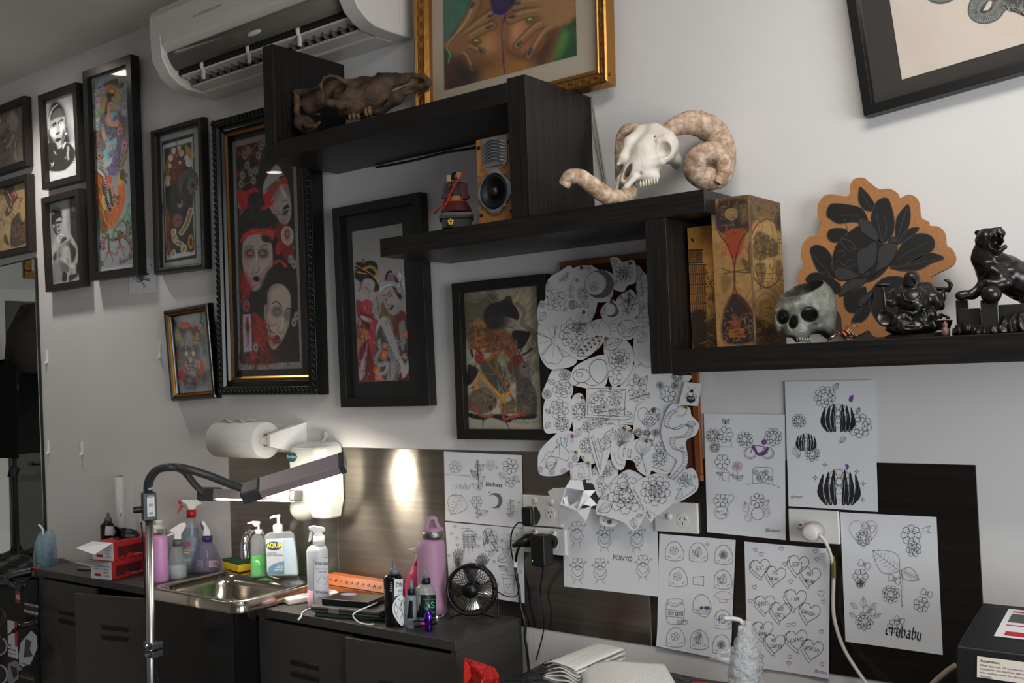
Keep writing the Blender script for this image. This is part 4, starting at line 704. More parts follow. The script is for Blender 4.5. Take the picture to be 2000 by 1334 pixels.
# --- rats
def a_rats(a):
    a.o(880,540,4.17);a.fill([(0,0),(900,0),(900,1334),(0,1334)],'#7d7a70',curve=False);a.cloud(10,'#8d8672',-.1,.4,2);a.cloud(6,'#957a48',.2,.5,5,.6)
    a.scrib((430,90,700,330),80,90,1.6,['#8f6a38','#9a8c6c','#a39a86'],(110,140),.1);a.scrib((560,640,730,1130),50,60,1.2,['#8a6c44','#6d6558'],(40,70),.1)
    a.fill([(80,150),(150,140),(240,180),(330,130),(380,180),(350,220),(300,330),(200,440),(130,520),(95,500)],'#45402f',.85,soft=4);a.fill([(90,140),(200,120),(240,160),(170,210),(95,190)],'#6f6a55',.8,soft=3)
    for x,y,r in ((110,270,30),(150,300,34),(190,290,26),(120,340,28),(170,350,34),(230,300,26),(110,410,26),(140,460,30)):a.ell(x,y,r,r,'#5f5a48',0,.8,2);a.ell(x,y+6,r*.8,r*.8,'#46412f',0,.6,3)
    for pts in ([(110,150),(200,210),(240,160),(200,120)],[(240,190),(320,130),(375,160),(350,210),(310,180)],[(540,220),(600,290),(580,380),(640,430),(680,500),(640,560),(690,520)],[(640,430),(700,480),(710,560),(640,660),(660,720),(700,700)],[(520,800),(600,830),(700,760),(690,720)]):a.ln(pts,7,'#4d4636',.8,soft=1.5);a.ln(pts,2.5,'#8a8068',.6,soft=1)
    a.fill([(270,300),(320,230),(430,190),(450,165),(490,160),(505,210),(545,270),(562,330),(540,358),(500,340),(440,330),(430,400),(350,470),(290,520),(280,420)],'#161514',soft=1.3);a.fill([(290,300),(350,260),(370,380),(300,400)],'#25262a',.8,soft=5);a.ell(468,190,22,28,'#2b2523',10);a.ell(518,278,6,6,'#8d1d18');a.ell(548,335,10,12,'#2a2626')
    a.fill([(400,320),(450,300),(480,370),(420,450),(370,400)],'#2d2c2d',.8,soft=4);a.scrib((280,200,520,460),70,50,.9,['#2e2d30','#0d0c0c','#3a383a'])
    a.fill([(155,400),(170,365),(230,330),(270,370),(330,430),(440,440),(520,500),(550,570),(540,620),(470,660),(420,610),(340,620),(270,620),(200,600),(150,560)],'#5d3c2a',soft=1.5);a.fill([(160,400),(225,335),(290,400),(240,420),(190,400)],'#8a5f42',soft=2);a.fill([(340,440),(430,440),(520,510),(470,560),(380,500)],'#714630',soft=3);a.fill([(480,480),(540,540),(540,620),(470,650)],'#6a3a32',soft=3)
    a.ln([(240,380),(200,450),(220,510),(260,490),(250,450)],4,'#7d5a2c');a.ln([(270,540),(230,500),(200,520),(230,570)],4,'#8d5a26');a.ln([(395,570),(400,500),(440,480),(460,540),(500,580)],5,'#7a4a32');a.ln([(200,545),(270,560),(310,540)],3.5,'#8d5c24');a.scrib((160,360,320,600),40,60,1.2,['#2a1910','#96683a','#3d2416']);a.scrib((330,430,540,640),60,60,1.1,['#2a1714','#8a5a42','#431f1a'])
    a.ell(262,600,28,16,'#8c6a48',-25);a.fill([(205,620),(230,590),(265,640),(275,700),(240,720),(200,680)],'#6d1f1c',soft=1.2);a.ell(220,630,9,6,'#b88c80');a.scrib((205,620,270,710),14,40,1.1,['#2d0c0b','#8d3a2c']);a.ln([(165,600),(180,650)],5,'#3d2519');a.ln([(140,510),(160,560),(150,590)],3,'#6b512c')
    a.fill([(500,450),(640,450),(640,500),(600,570),(550,590)],'#121110',soft=1);a.fill([(560,640),(600,690),(640,720),(650,800),(660,860),(700,960),(705,1060),(690,1130),(610,1150),(540,1080),(530,860),(480,760),(480,690)],'#3b3632',soft=2);a.fill([(580,690),(640,720),(640,800),(580,820),(560,740)],'#57514c',soft=3);a.fill([(480,670),(560,630),(590,680),(560,720),(500,730)],'#551a1e',soft=2);a.ell(600,735,12,12,'#181514');a.ln([(585,640),(640,610),(660,585)],4,'#151413');a.ln([(560,620),(580,600)],3,'#151413')
    for q in range(4):a.ln([(630,610),(625+14*q,580)],1,'#151413')
    a.fill([(560,880),(660,880),(700,1000),(690,1120),(600,1140),(550,1040)],'#35302b',soft=3);a.ell(600,1090,50,50,'#4d4741',0,.8,4);a.scrib((540,680,700,1120),90,60,1.1,['#221f1c','#5f5850','#4b4540'])
    a.fill([(240,720),(370,640),(430,640),(470,700),(500,850),(440,960),(400,990),(290,830)],'#3a3a2c',soft=2);a.fill([(380,660),(440,650),(500,860),(470,880),(420,780)],'#6a6a54',soft=2);a.fill([(330,820),(400,770),(440,900),(420,960)],'#2d3b34',soft=3);a.scrib((370,640,490,860),40,90,1.3,['#1f1f17','#7f7f68','#2a2a20'],(60,100),.2)
    a.fill([(280,680),(355,610),(365,650),(300,700)],'#8c4a1e',curve=False);a.ln([(360,640),(440,600),(440,650)],4,'#80481f');a.ln([(290,690),(400,820),(520,1020)],4.5,'#6b3d1f');a.ln([(460,700),(520,860)],3,'#5a2a1a');a.ln([(355,640),(380,760),(470,860)],3,'#6b3a1f')
    G='#8d5f1e'
    for P in ([(180,870),(240,800)],[(180,870),(245,930)],[(240,800),(430,1000)],[(425,990),(480,950)],[(400,1060),(430,960)]):a.ln(P,6.5,G,curve=False);a.ln(P,2,'#b98a38',.6,curve=False)
    a.fill([(235,825),(400,990),(380,1010),(210,880)],'#5d5b46',.8,curve=False);a.fill([(130,880),(140,730),(165,720),(230,760),(180,860)],'#141312',soft=1.2);a.ell(155,735,18,20,'#1f1c1b')
    for pts in ([(190,710),(260,790),(370,790),(380,700),(360,640)],[(530,520),(540,580),(500,650),(470,660)],[(490,660),(510,790),(480,830)],[(550,950),(545,1060)],[(440,850),(520,860)]):
        for x,y in spl(pts,7):a.ell(x,y,6.5,6.5,'#3d3a26');a.ell(x-1.5,y-2,2.6,2.6,'#857c58')
    a.fill([(140,980),(190,930),(280,900),(340,950),(380,1030),(330,1100),(240,1120),(150,1080)],'#4f4234',soft=1.5);a.ell(280,930,24,22,'#5d4a3a');a.ell(328,980,11,12,'#1b1613');a.ell(360,1010,16,18,'#332821');a.scrib((150,920,350,1100),80,45,1,['#2a211a','#74634e','#5d4e3d']);a.ell(325,1070,14,22,'#171412')
    for q in range(4):a.ln([(185,895),(155+14*q,915)],1.2,'#141312')
    a.fill([(140,1110),(260,1130),(400,1120),(520,1140),(690,1120),(680,1160),(520,1165),(470,1190),(330,1150),(270,1170),(160,1150)],'#120f0e',soft=1.2);a.ln([(270,1160),(262,1210)],2,'#120f0e');a.ln([(440,1170),(480,1235)],2,'#120f0e')
    for pts in ([(140,1090),(150,1045),(190,1050),(220,1110),(270,1140),(340,1130)],[(600,1090),(560,1130),(480,1150),(440,1165),(430,1130),(470,1105),(560,1110),(600,1130)]):
        a.ln(pts,5.5,'#3c1b17');a.ln(pts,4,'#8d4434')
        for x,y in spl(pts,6):a.ln([(x-4,y-9),(x+4,y+9)],.8,'#5a261e',curve=False)
    a.fill([(400,1020),(430,1000),(440,1050),(400,1080)],'#8d6424');a.fill([(430,1040),(520,1010),(530,1070),(450,1100),(410,1120)],'#4c3f2a',soft=2);a.scrib((420,1000,540,1100),30,40,1.2,['#1f1912','#7d6338','#5a4a30'])
    a.ln([(515,1190),(530,1170),(545,1195),(560,1185),(580,1190),(600,1165),(605,1190),(640,1190)],.9,'#2b2723');a.ln([(665,1190),(680,1180),(690,1190),(705,1178)],.9,'#2b2723')
picture('black frame with a painting of rats over a hand, left of the pinboard',[(882.5,553.8),(1065,534.3),(1076.5,860),(893.4,858)],.034,FLAT(.03,.034),m_fblack,a_rats,1.75)
# --- gold frame leaning on the top shelf
def a_torso(a):
    a.o(800,0,4.878);a.fill([(200,-900),(1700,-900),(1700,1000),(200,1000)],'#24382a',curve=False);a.cloud(30,'#3f6a4c',-.1,.5,3);a.fill([(330,-200),(520,-200),(500,250),(400,330),(330,330)],'#4a7d66',.8,soft=16);a.fill([(310,400),(380,480),(380,640),(310,700)],'#1d4a24',soft=8);a.fill([(1440,280),(1560,200),(1560,560),(1330,620)],'#24492a',soft=10);a.fill([(1440,320),(1500,330),(1440,500),(1320,590)],'#55803a',soft=9);a.ell(400,60,50,300,'#22342c',0,.6,12)
    SK='#7d5532'
    a.fill([(600,-300),(1250,-300),(1300,200),(1440,240),(1400,400),(1330,600),(1300,760),(600,900),(300,900),(380,640),(560,300),(620,100)],SK,soft=5);a.fill([(300,880),(380,600),(480,560),(600,700),(560,860)],'#352723',soft=14);a.fill([(360,600),(430,560),(470,700),(420,800),(360,760)],'#4a2426',.8,soft=8);a.fill([(480,560),(560,620),(680,640),(700,760),(560,800),(480,680)],'#1f1a1e',.8,soft=12)
    a.fill([(880,250),(950,560),(1100,560),(1250,520),(1320,600),(900,800),(700,800),(760,600)],'#8d5f2c',soft=14);a.fill([(1150,500),(1330,300),(1430,270),(1330,620),(1200,640)],'#4b3020',soft=14)
    a.ell(760,380,120,140,'#8d5834',0,1,10);a.ell(740,420,70,90,'#b07c54',20,.8,12);a.ell(740,600,130,60,'#55361f',0,.6,12);a.ell(1090,320,190,200,'#8a5636',0,1,8);a.ell(1020,300,80,120,'#b88660',20,.8,14);a.fill([(900,400),(950,470),(1060,520),(1180,500),(1100,560),(960,520)],'#40281c',.8,soft=8);a.ell(930,330,30,140,'#5a341f',0,.6,9)
    for pts,w in (([(370,430),(470,330),(620,60),(640,-100)],22),([(400,440),(560,300),(700,190),(790,130)],20),([(430,450),(560,360),(700,280),(790,240)],18),([(470,470),(570,440),(640,470),(700,490)],12),([(420,470),(520,510),(560,560),(600,660)],9)):a.ln(pts,w,'#3b2a1e',.9,soft=2);a.ln(pts,w-4,'#86613e',soft=2.5);a.ln([(p[0]-6,p[1]-14) for p in pts],3,'#a8845a',.7,soft=2)
    a.fill([(365,420),(440,330),(540,310),(560,420),(500,500),(390,500)],'#80593a',soft=5);a.ln([(365,600),(385,520),(355,440),(450,310),(560,170),(620,-20)],1.4,'#a3a486',.8)
    for pts,w in (([(1560,60),(1300,40),(1150,20),(1010,50)],24),([(1560,120),(1300,110),(1100,130),(960,180)],22),([(1500,190),(1250,230),(1120,330),(1020,440)],17),([(1450,220),(1300,290),(1180,460),(1130,540)],13)):a.ln(pts,w,'#33241a',.9,soft=2);a.ln(pts,w-4,'#84603f',soft=2.5);a.ln([(p[0],p[1]-18) for p in pts],3.5,'#ad8a64',.6,soft=2)
    a.fill([(1250,0),(1560,-40),(1560,160),(1420,240),(1280,220)],'#8c6844',soft=8)
    for x,y,r,L in ((1025,30,-15,42),(978,158,-15,40),(1045,415,-45,34),(1150,490,-62,44),(760,255,-25,42),(775,148,-25,38),(680,480,35,30),(600,640,70,26),(605,45,-60,40)):a.ell(x,y,L,15,'#262026',r);a.ell(x+4,y-4,L*.6,4,'#7d7680',r,.7)
    for x,y in ((640,400),(1150,195)):a.ell(x,y,46,36,'#4d4a22',-20,.9,3);a.ell(x,y-8,22,18,'#8d8650');a.ell(x,y,12,9,'#20200f');a.ell(x-6,y-12,6,5,'#d8d3a8')
    a.fill([(770,60),(800,-150),(1000,-150),(1010,10),(920,120),(860,150),(790,120)],'#2d1d3d',soft=2);a.ln([(775,60),(800,130),(860,148),(920,130)],2,'#6b4a84');a.ell(860,20,60,50,'#3d2a55',0,.7,10);a.fill([(905,145),(920,160),(890,230),(880,300),(890,460),(905,590),(890,590),(878,420),(872,280)],'#452b50',soft=1);a.ln([(888,560),(908,705)],2.2,'#3d2548');a.tex(5,.12,2)
m_gold=M('gold_frame_leaf','#a5763c',.34,.85,bump=(45,.25,.004));m_goldd=M('gold_relief','#8a5a2e',.4,.8,bump=(120,.9,.006))
def gold_carve(t,w,h):
    mb=MB();mb.smooth=True
    for side in range(4):
        L=w if side % 2==0 else h;n=int(L/.02)
        for i in range(n):
            s=(i+.5)/n*L;q=.021;sg=1 if i % 2 else -1
            for k in (-.5,.5):
                u=s+k*.014;v=q+sg*k*.009
                c=[(-w/2+u,-.0305,v),(w/2-v,-.0305,u),(-w/2+u,-.0305,h-v),(-w/2+v,-.0305,u)][side]
                mb.ball(c,(.0075 if side % 2==0 else .0042,.0028,.0042 if side % 2==0 else .0075),8,5)
    mb.build('carved_leaf_relief',m_goldd,t)
_b=G(1187,164,2.2405);_d=-_b[1]
_xl=W(805.5,150,_d)[0];_w=_b[0]+.004-_xl
picture('large gilt frame leaning on the top shelf, painting of hands over a torso',None,0,[(0,.012),(.004,.036),(.010,.040),(.014,.032),(.034,.027),(.038,.030),(.050,.020),(.050,.014)],m_gold,a_torso,1.35,mat=M('mount_cream','#b9ab98',.8),print_px=[(866,-400),(1122,-400),(1120,110),(862,178)],loc=Vector((_xl+_w/2,-_d+.036,2.2405)),size=(_w,.86),tilt=-math.atan2(max(_d-.04,.01),.86),step=1.2,carve=gold_carve)
# --- horn drawing at the top right
def a_horn(a):
    a.o(1650,0,5.557);a.fill([(300,-900),(2500,-900),(2500,1000),(300,1000)],'#c9bcb0',curve=False);a.cloud(40,'#c2b4a6',-.2,.5,2,.6)
    K='#15151a'
    def horn(pts,rs,n):
        P=spl(pts,n);R=np.interp(np.linspace(0,1,len(P)),np.linspace(0,1,len(rs)),rs)
        for i in range(len(P)):a.ell(P[i][0],P[i][1],R[i],R[i],K,soft=.6)
        for i in range(len(P)):a.ell(P[i][0],P[i][1],R[i]-6,R[i]-6,'#5d5f5b' if i % 2 else '#70726c',soft=.6)
        for i in range(0,len(P)-1):
            t=P[i+1]-P[i];t=t/(np.hypot(*t)+1e-9);nn=np.array([-t[1],t[0]]);q=P[i];r=R[i]-4
            a.ln([q-nn*r,q+t*12,q+nn*r],1.6,'#22242a');a.ln([q-nn*r*.8+t*6,q+t*20,q+nn*r*.6+t*6],.8,'#a3a59c')
    horn([(2100,-60),(1900,40),(1760,20),(1680,60),(1620,150),(1510,190),(1420,150),(1430,60),(1500,-30),(1600,-90)],[110,100,90,85,75,70,75,85,95,100],7)
    a.ell(1560,60,26,58,'#c9bcb0',28);horn([(900,-120),(960,-40),(1060,-20),(1160,-60),(1200,-140)],[70,66,62,60,60],6)
    a.fill([(1735,70),(1800,60),(1950,150),(2200,300),(1960,190)],K);a.ln([(1790,75),(1900,140)],1.5,'#7d8080');a.fill([(1700,-20),(1900,-60),(2200,-60),(2200,90),(1980,95),(1800,40)],'#3d3f3d',soft=2);a.scrib((1720,-20,2100,80),40,60,1.4,[K,'#8a8c84'],(60,110))
def ragged(a):a_horn(a)
picture('large black frame at the top right with a drawing of curled horns',[(1664,-90),(2260,-330),(2304,60),(1683.3,223)],.036,FLAT(.022,.036),M('frame_black_deep','#0d0d0d',.35),a_horn,1.1,mat=M('mount_dark_grey','#37332f',.85),print_px=[(1737,-60),(2225,-250),(2260,20),(1751.5,148)])
# ---------------------------------------------------------------- things on the shelves
class View:
    """an Empty at the thing's base, turned to face the camera; V(x, y, t) is the local point seen at crop pixel (x, y), t metres in front of the base's facing plane"""
    def __init__(s,name,label,cat,bx,by,d,z,o,rz=None,group=None,plain=False,turn=0.):
        C=W(bx,by,d);C[2]=C[2] if z is None else z;s.C=C;s.o=o
        f=np.array([CAM[0]-C[0],CAM[1]-C[1],0.]);f /= np.linalg.norm(f);c_,n_=math.cos(turn),math.sin(turn);f=np.array([f[0]*c_+f[1]*n_,f[1]*c_-f[0]*n_,0.]);s.f=f;s.r=np.array([-f[1],f[0],0.])
        s.mpp=float((C-CAM)@FW/FPX)/o[2];s.t=None if plain else T(name,label,cat,C,math.atan2(s.r[1],s.r[0]),group)
    def __call__(s,x,y,t=0.):
        v=ray(s.o[0]+x/s.o[2],s.o[1]+y/s.o[2]);k=((s.C+s.f*t-CAM)@s.f)/(v@s.f);p=CAM+v*k-s.C
        return np.array([p@s.r,-(p@s.f),p[2]])
    def L(s,pts,t=0.):return [s(*q) if len(q)>2 else s(q[0],q[1],t) for q in pts]
def tubes(name,items,mat,par,n=8):
    mb=MB();mb.smooth=True
    for pts,r in items:mb.tube(pts,r,n)
    return mb.build(name,mat,par)
m_bone_b=M('brown_old_bone','#4a392c',.8,noise=(26,'#695342',(.3,.75),(14,'#231710',.46,.7)),bump=(90,.8,.006))
m_bone_w=M('bleached_bone','#d9d2c6',.6,noise=(16,'#c2b49c',(.45,.75)),bump=(80,.25,.003))
m_horn=M('ram_horn','#9a7a60',.6,noise=((60,60,60),'#d6c2ac',(.4,.7),(16,'#6b4e38',.52,.8)),bump=(170,.45,.004))
m_tooth=M('worn_teeth','#a07a4c',.4,noise=(60,'#6d4a2a'));m_toothw=M('pale_teeth','#d5ccb8',.4)
# brown skull on the top shelf
V=View('animal_skull','large weathered brown cattle skull lying on the topmost shelf','skull',690,230,.165,2.2305,(560,120,6.667),turn=math.radians(26));k=V.mpp
def f_cow(P):
    E=lambda x,y,t,rx,ry,rt,rot=0:s_ell(P,V(x,y,t),(rx*k*1.08,rt,ry*k),rotm('Y',rot) if rot else None)
    C=lambda L,R,b=.008:s_chain(P,V.L(L),[r*k for r in R],b)
    d=C([(300,560,-.02),(640,400,-.02),(1000,330,-.02),(1300,280,-.02),(1560,235,-.02)],[120,140,120,95,50],.015)
    d=smin(d,E(820,470,.015,230,130,.035,12),.015);d=smin(d,E(1120,400,.005,210,150,.032,-14),.015)
    d=smin(d,C([(110,400,.0),(240,395,.01),(400,350,.035),(440,310,.05),(470,420,.065),(450,515,.075),(560,540,.08),(700,560,.075),(820,560,.06)],[42,38,30,22,22,34,48,60,60],.006),.008)
    d=smin(d,C([(440,300,.055),(490,212,.055),(570,186,.05),(660,208,.045),(740,260,.035),(860,290,.01)],[18,18,18,20,34,60],.005),.006)
    d=smin(d,C([(1200,185,-.02),(1420,190,-.015),(1650,185,-.015),(1780,200,-.015),(1838,255,-.015),(1835,300,-.015),(1740,330,-.01),(1560,380,.0),(1440,460,.0)],[40,36,34,38,42,40,44,58,70],.006),.01)
    d=smin(d,C([(780,650,.0),(960,620,-.02),(1200,560,-.02),(1420,490,-.01)],[110,130,130,80]),.02);d=smin(d,E(870,640,.03,130,80,.025,-6),.015);d=smin(d,E(240,830,-.01,110,120,.05,20),.02)
    d=smin(d,C([(130,480,.0),(130,640,.01),(150,740,.02),(260,840,.035),(370,850,.045),(430,790,.05)],[40,36,34,34,26,18],.006),.01);d=smin(d,C([(230,610,.045),(330,680,.055),(430,690,.06)],[14,16,14],.004),.005)
    d=ssub(d,E(575,308,.085,125,96,.075,14),.004);d=ssub(d,E(280,540,.085,150,110,.07,-12),.008);d=ssub(d,E(590,720,.07,130,80,.07,8),.008)
    d=ssub(d,E(1660,252,.01,110,22,.08,-6),.003);d=ssub(d,E(1590,318,.045,140,40,.05,-10),.005);d=ssub(d,E(1190,382,.05,28,24,.03),.003);d=ssub(d,E(1180,545,.03,120,24,.05,-32),.005)
    d=ssub(d,C([(900,335,.05),(980,280,.045),(1080,215,.03),(1250,205,.02),(1360,240,.025)],[7,9,9,8,6],.002),.003)
    d=np.maximum(d,-(P[...,2]-.001));return d+.0014*fbm(P,70,2,3)
lo,hi=V(60,960,.0),V(1900,100,.0)
sculpt('cranium',f_cow,(lo[0],-.13,0),(hi[0],.12,hi[2]+.02),150,m_bone_b,V.t)
for i,(x,y,w,h,rt) in enumerate([(1040,660,30,60,20),(1085,645,26,62,12),(880,715,24,48,5),(830,725,20,44,0),(935,715,20,40,5)]):
    mb=MB();mb.smooth=True;mb.ball((0,0,0),(w*k,.012,h*k),10,8);mb.build('tooth',m_tooth,V.t).location=V(x,y,.052 if i<2 else .056)
# gilt speaker, samurai armour
a,b=W(928.6,273.6,.25),W(1001.4,421.5,.25);sx0,sx1=W(931.5,353,.25)[0],W(997,341,.25)[0]
zt=.5*(W(928.6,273.6,.25)[2]+W(993,259.4,.25)[2]);V=View('bookshelf_speaker','small beech bookshelf speaker with silver woofer ring on the middle shelf','speaker',965,425,.25,1.8845,(820,250,6.355));V.t.rotation_euler=(0,0,0);V.t.location=(.5*(sx0+sx1),-.25,1.8845)
w2=.5*(sx1-sx0);H=min(zt-1.8845,.285);SF=lambda x,y,d=0.:(lambda q:(q[0]-.5*(sx0+sx1),-d,q[2]-1.8845))(W(820+x/6.355,250+y/6.355,.25))
MB().box((-w2,0,0),(w2,.19,H)).build('cabinet',M('beech_veneer','#a8713f',.45,noise=((90,90,5),'#96602f')),V.t,bev=.003)
c=SF(938,790);m_sil=M('silver_plastic','#8e9195',.38,.6)
R=.5*abs(SF(1150,0)[0]-SF(716,0)[0])
mb=MB();n=48;rs=[]
oct_=lambda a:R/max(abs(math.cos(a)),abs(math.sin(a)),(abs(math.cos(a))+abs(math.sin(a)))/1.22)*1.0
for q,d in ((1.,.0),(1.,.006),(.9,.009),(.80,.010),(.77,.004),(.77,0)):rs.append([(c[0]+(oct_(a) if q>.85 else R)*q*math.cos(a),-d,c[2]+(oct_(a) if q>.85 else R)*q*math.sin(a)*1.04) for a in [2*math.pi*j/n for j in range(n)]])
mb.smooth=False;mb.rings(rs,cap=False);mb.build('woofer_ring',m_sil,V.t)
def disc_y(par,name,c,prof,mat,n=32):
    mb=MB();mb.smooth=True;mb.rings([[(c[0]+r*math.cos(a),c[1]-d,c[2]+r*math.sin(a)) for a in [2*math.pi*j/n for j in range(n)]] for r,d in prof]);return mb.build(name,mat,par)
wo=disc_y(V.t,'woofer_cone',c,[(R*.78,.003),(R*.74,.009),(R*.66,.009),(R*.62,.003),(R*.28,-.004+.006),(R*.02,.0025)],M('woofer_rubber','#111112',.5))
disc_y(wo,'dust_cap',c,[(R*.29,.002),(R*.27,.008),(R*.2,.014),(R*.1,.018),(R*.01,.019)],M('dust_cap','#151517',.35))
tw=SF(935,290);mb=MB();hw=abs(SF(1078,0)[0]-SF(765,0)[0])/2;hh=.5*(SF(0,150)[2]-SF(0,490)[2])
mb.box((tw[0]-hw,-.004,tw[2]-hh),(tw[0]+hw,0,tw[2]+hh));tp=mb.build('tweeter_plate',m_sil,V.t,bev=.002)
for i in range(7):
    z=tw[2]+hh*.62-i*hh*.22;mb=MB();P=[(-hw*.9,-.006),(-hw*.35,-.012),(0,-.014),(hw*.3,-.010),(hw*.6,-.012),(hw*.85,-.004)]
    mb.rings([[(tw[0]+x,y,z+zz+.006*math.cos(x/hw*3)) for y,zz in ((y0,0),(y0,.0022),(.0,.0032),(.0,.001))] for x,y0 in P]);mb.build('tweeter_fin',m_sil,tp)
mb=MB()
for x,y in ((768,620),(1080,560),(788,1008),(1095,957),(803,503),(1063,448)):mb=MB();q=SF(x,y,.0095 if y>520 else .004);mb.tube([(q[0],q[1]-.003,q[2]),q],.004,8);mb.build('screw',m_chrome,V.t)
for x,y in ((770,1085),(1145,1030),(735,250),(1095,170)):q=SF(x,y);mb=MB();mb.tube([(q[0],-.003,q[2]),(q[0],0,q[2])],.0048,12);mb.build('grille_socket',m_blackm,V.t)
V=View('samurai_armour_figure','miniature samurai armour display with red bow on a black stand on the middle shelf','figurine',890,435,.2,1.8845,(820,250,6.355));k=V.mpp
m_lac=M('lacquer_black','#0d0d0e',.38);m_mar=M('lacing_maroon','#4c1418',.6,bump=(500,.4,.002));m_rcord=M('red_cord','#a3161c',.6);m_gcl=M('gold_cloth','#a8662a',.6,noise=(120,'#8d4e1c'));m_navy=M('navy_lacing','#16171d',.6,bump=(500,.5,.002))
def frus(name,x0,y0,w0,x1,y1,w1,mat,par=None,n=4,dep=.8,t=0):
    a,b=V(x0,y0,t),V(x1,y1,t);mb=MB();rs=[]
    for c,w in ((a,w0*k),(b,w1*k)):rs.append([(c[0]+w*math.cos(q),c[1]+w*dep*math.sin(q),c[2]) for q in [math.pi/n+2*math.pi*j/n for j in range(n)]])
    mb.rings(rs);return mb.build(name,mat,par or V.t,bev=.001)
b0=V(455,1215);
st=frus('stand',460,1215+40,255,460,1120,255,m_lac);frus('stand_rim',457,1142,300,457,1105,300,m_lac,st);frus('stand_lid',450,1108,285,450,1062,270,m_lac,st)
em=MB();q=V(380,1168,255*k*.8+.003)
for i in range(5):t=i*1.257+1.57;em.ball((q[0]+.0055*math.cos(t),q[1]-.004,q[2]+.0055*math.sin(t)),(.0042,.001,.0042),8,5)
em.build('gold_crest',m_brass,st)
frus('skirt_plates',455,1050,225,450,920,150,m_mar,n=6);frus('waist_cloth',455,925,120,460,830,100,m_gcl,n=8);frus('cuirass',455,850,120,440,680,105,m_navy,n=8)
for x,y,x2,y2,w,m in ((545,890,540,690,78,m_mar),(320,880,350,690,70,m_navy)):frus('shoulder_guard',x,y,w,x2,y2,w*.85,m,n=4,dep=.6,t=.01)
V.h=frus('helmet',440,640,75,440,590,62,m_lac,n=10,t=.0);mb=MB();mb.smooth=True;mb.ball(V(440,590),(52*k,50*k,46*k),14,8);mb.build('helmet_dome',m_lac,V.h)
for x,y,w in ((360,625,26),(485,590,26)):mb=MB();q=V(x,y,.02);mb.box(q-[w*k,.002,40*k],q+[w*k,.002,40*k]);mb.build('helmet_wing',M('gilt_card','#8d7444',.5),V.h)
tubes('bow',[(V.L([(278,1040),(330,930),(430,700),(520,590),(600,515)],.045),[.0012,.0022,.0026,.0022,.0008])],m_rcord,V.t);tubes('arrow',[(V.L([(105,1075),(230,985),(330,920)],.04),.0012)],m_rcord,V.t);tubes('sword',[(V.L([(175,1070),(240,1000),(330,890)],.035),.0024)],m_mar,V.t)
tubes('cord_tassel',[(V.L([(345,740),(380,700),(430,720),(400,780),(330,850),(300,870)],.03),.0016)],m_rcord,V.t);tubes('cord_tassel',[(V.L([(575,780),(600,830),(615,880)],.0),.002)],m_rcord,V.t);tubes('cord_tassel',[(V.L([(560,740),(585,740)],.0),.002)],m_rcord,V.t);tubes('neck_cord',[(V.L([(440,650),(480,660),(500,640)],.02),.003)],m_rcord,V.t)
# ram skull with curled horns
V=View('ram_skull','bleached ram skull with big curled horns on the middle shelf','skull',1270,380,.17,1.8845,(1060,180,4.448));k=V.mpp
def f_ram(P):
    E=lambda x,y,t,rx,ry,rt,rot=0:s_ell(P,V(x,y,t),(rx*k,rt,ry*k),rotm('Y',rot) if rot else None)
    d=s_chain(P,V.L([(990,400,.0),(900,540,.0),(800,680,.005),(720,770,.005)]),[112*k,130*k,88*k,52*k],.02)
    d=smin(d,E(1080,480,.01,105,140,.04),.02);d=smin(d,E(900,660,.01,120,110,.03),.015);d=smin(d,s_chain(P,V.L([(960,330,.0),(860,350,-.01),(760,440,.0),(700,570,.01),(655,625,.01)]),[60*k,60*k,56*k,34*k,14*k],.01),.012)
    d=smin(d,s_chain(P,V.L([(800,740,.03),(730,820,.03),(690,860,.028)]),[28*k,24*k,14*k],.005),.008);d=smin(d,s_chain(P,V.L([(720,660,-.02),(670,760,-.015),(640,860,-.01)]),[30*k,26*k,12*k],.005),.008);d=smin(d,s_chain(P,V.L([(1110,560,.03),(1030,600,.035),(900,640,.03)]),[26*k,34*k,40*k],.006),.008);d=smin(d,E(1160,600,-.01,50,70,.03),.01);d=smin(d,s_chain(P,V.L([(1000,420,.04),(1060,392,.04),(1125,440,.04),(1130,520,.035),(1060,575,.042)]),[14*k]*5,.004),.005)
    d=smin(d,E(930,730,.02,90,50,.018,8),.01)
    d=ssub(d,E(1058,480,.07,62,76,.05,-8),.005);d=ssub(d,E(735,690,.03,26,75,.05,28),.005);d=ssub(d,E(850,702,.04,16,14,.014),.003);d=ssub(d,E(972,380,.04,9,9,.02),.002);d=ssub(d,E(1130,660,.02,60,26,.03),.005)
    return d+.0006*fbm(P,90,5,3)
lo,hi=V(610,900),V(1240,250);sculpt('cranium',f_ram,(lo[0],-.075,max(lo[2],.002)),(hi[0],.07,hi[2]),110,m_bone_w,V.t)
mb=MB();mb.smooth=True
for i in range(7):x=850+i*24;q=V(x,800-6*i,.03);mb=MB();mb.smooth=True;mb.ball((0,0,0),(11*k,.006,32*k),8,6);o=mb.build('tooth',m_toothw,V.t);o.location=q
for i,(x,y) in enumerate([(740,470),(850,480),(900,500),(980,450)]):pass
def horn(pts,rs,name):
    P=spl(V.L(pts),16);R=np.interp(np.linspace(0,1,len(P)),np.linspace(0,1,len(rs)),rs)*k;mb=MB();mb.smooth=True;s=0;RR=[]
    for i in range(len(P)):
        s+=np.linalg.norm(P[i]-P[i-1]) if i else 0;RR.append(R[i]*(1+.022*math.sin(s/.0042)+.014*math.sin(s/.0017+1)))
    mb.tube(P,RR,22);return mb.build(name,m_horn,V.t)
